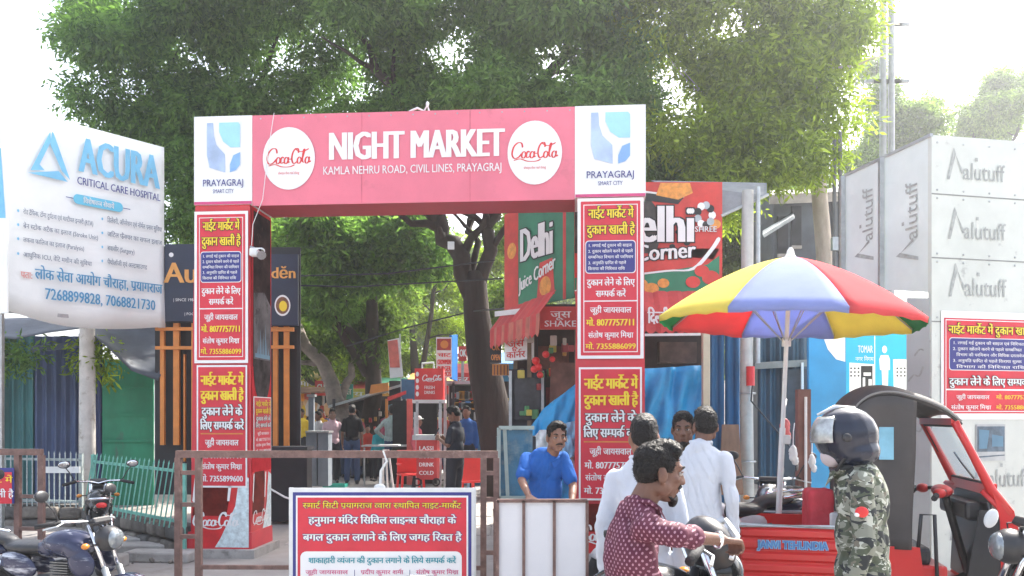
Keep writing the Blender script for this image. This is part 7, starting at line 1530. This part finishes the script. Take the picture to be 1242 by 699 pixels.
far('person in striped shirt far back beside the black shirted man', 438, 25, 0, 1.72, cl('tan', (.30, .25, .18)), dkt, seed=27)
for i, (x, Y, rz, c, lab) in enumerate(((386, 20, 150, (.5, .48, .46), 'person in pale shirt between the grey post and the pink shirted man'), (433, 20, 40, (.45, .08, .1), 'person in dark red top right beside the black shirted man'), (455, 23.5, 200, (.1, .15, .35), 'person in indigo shirt behind the folding table'), (528, 21, 20, (.5, .4, .15), 'person in ochre shirt between drinks cart and phone man'), (355, 21, 100, (.5, .08, .06), 'person in red shirt at the far left edge of the lane'), (378, 25, 200, (.6, .58, .55), 'person in white shirt behind the grey post'), (396, 24, 20, (.04, .12, .3), 'person in blue shirt half hidden by the pink shirted man'), (420, 26, 190, (.55, .35, .1), 'person in mustard shirt between grey and black shirted people'), (448, 27, 10, (.08, .3, .2), 'person in green shirt deep in the lane'), (470, 21.5, 30, (.5, .12, .2), 'person in crimson top behind the folding table'), (487, 20, 200, (.05, .05, .06), 'person in black top right of the mint shirted man'), (494, 23, 170, (.55, .53, .5), 'person in cream shirt by the red pillar'), (515, 18.5, 190, (.10, .14, .3), 'person in navy shirt behind the red drinks cart'), (536, 19, 150, (.5, .1, .08), 'person in red top seen past the phone man'), (578, 19.5, 200, (.4, .5, .6), 'person in pale blue shirt beside the trunk'))):
    far(lab, x, Y, rz, 1.62 + .03 * (i % 5), cl('lane_%d' % i, c), [dkt, denim, grt][i % 3], seed=40 + i, skin=[M['skin'], M['skind']][i % 2])
# two plastic chairs in the lane
def chair(label, x, Y, rz, m):
    r = thing('plastic_chair', label, 'chair', ((x - 621) * Y / F, Y, ground_z(0, Y)), rz, 'plastic chairs in the lane', local=True)
    MB().box((0, 0, .43), (.44, .42, .03), bev=.01).build('seat', m, r); q = MB(); q.box((0, -.20, .66), (.42, .03, .42), bev=.01); q.build('backrest', m, r)
    for a in (-.19, .19):
        for b in (-.18, .18): MB().bar(V(a, b, .42), V(a * 1.15, b * 1.15, 0), .04, .04).build('leg', m, r)
        MB().bar(V(a * 1.1, -.18, .62), V(a * 1.1, .16, .62), .04, .03).build('armrest', m, r)
chair('red plastic chair right of the phone man behind the barricade', 567, 13.6, 30, M['redb']); chair('pale blue plastic chair beside the trunk base', 577, 15.0, 200, mat('pale_blue_plastic', (.25, .45, .6), .4)); chair('red plastic chair left of the drinks cart', 498, 15.2, 200, M['redb'])
# ------------------------------------------------------------------ the air
hz_ = MB(); hz_.box((0, 92, 7.5), (336, 274, 17)); hzo = hz_.build('haze', bpy.data.materials.new('haze_air')); hzo['kind'] = 'stuff'
hm_ = MATS_H = hzo.data.materials[0]; hm_.use_nodes = True; hn = hm_.node_tree.nodes; hn.remove(hn['Principled BSDF'])
pvn = hn.new('ShaderNodeVolumePrincipled'); pvn.inputs['Color'].default_value = (.92, .96, 1, 1); pvn.inputs['Density'].default_value = HAZE; pvn.inputs['Anisotropy'].default_value = HAZE_G
hm_.node_tree.links.new(pvn.outputs[0], hn['Material Output'].inputs['Volume'])
bpy.data.scenes.remove(TS)
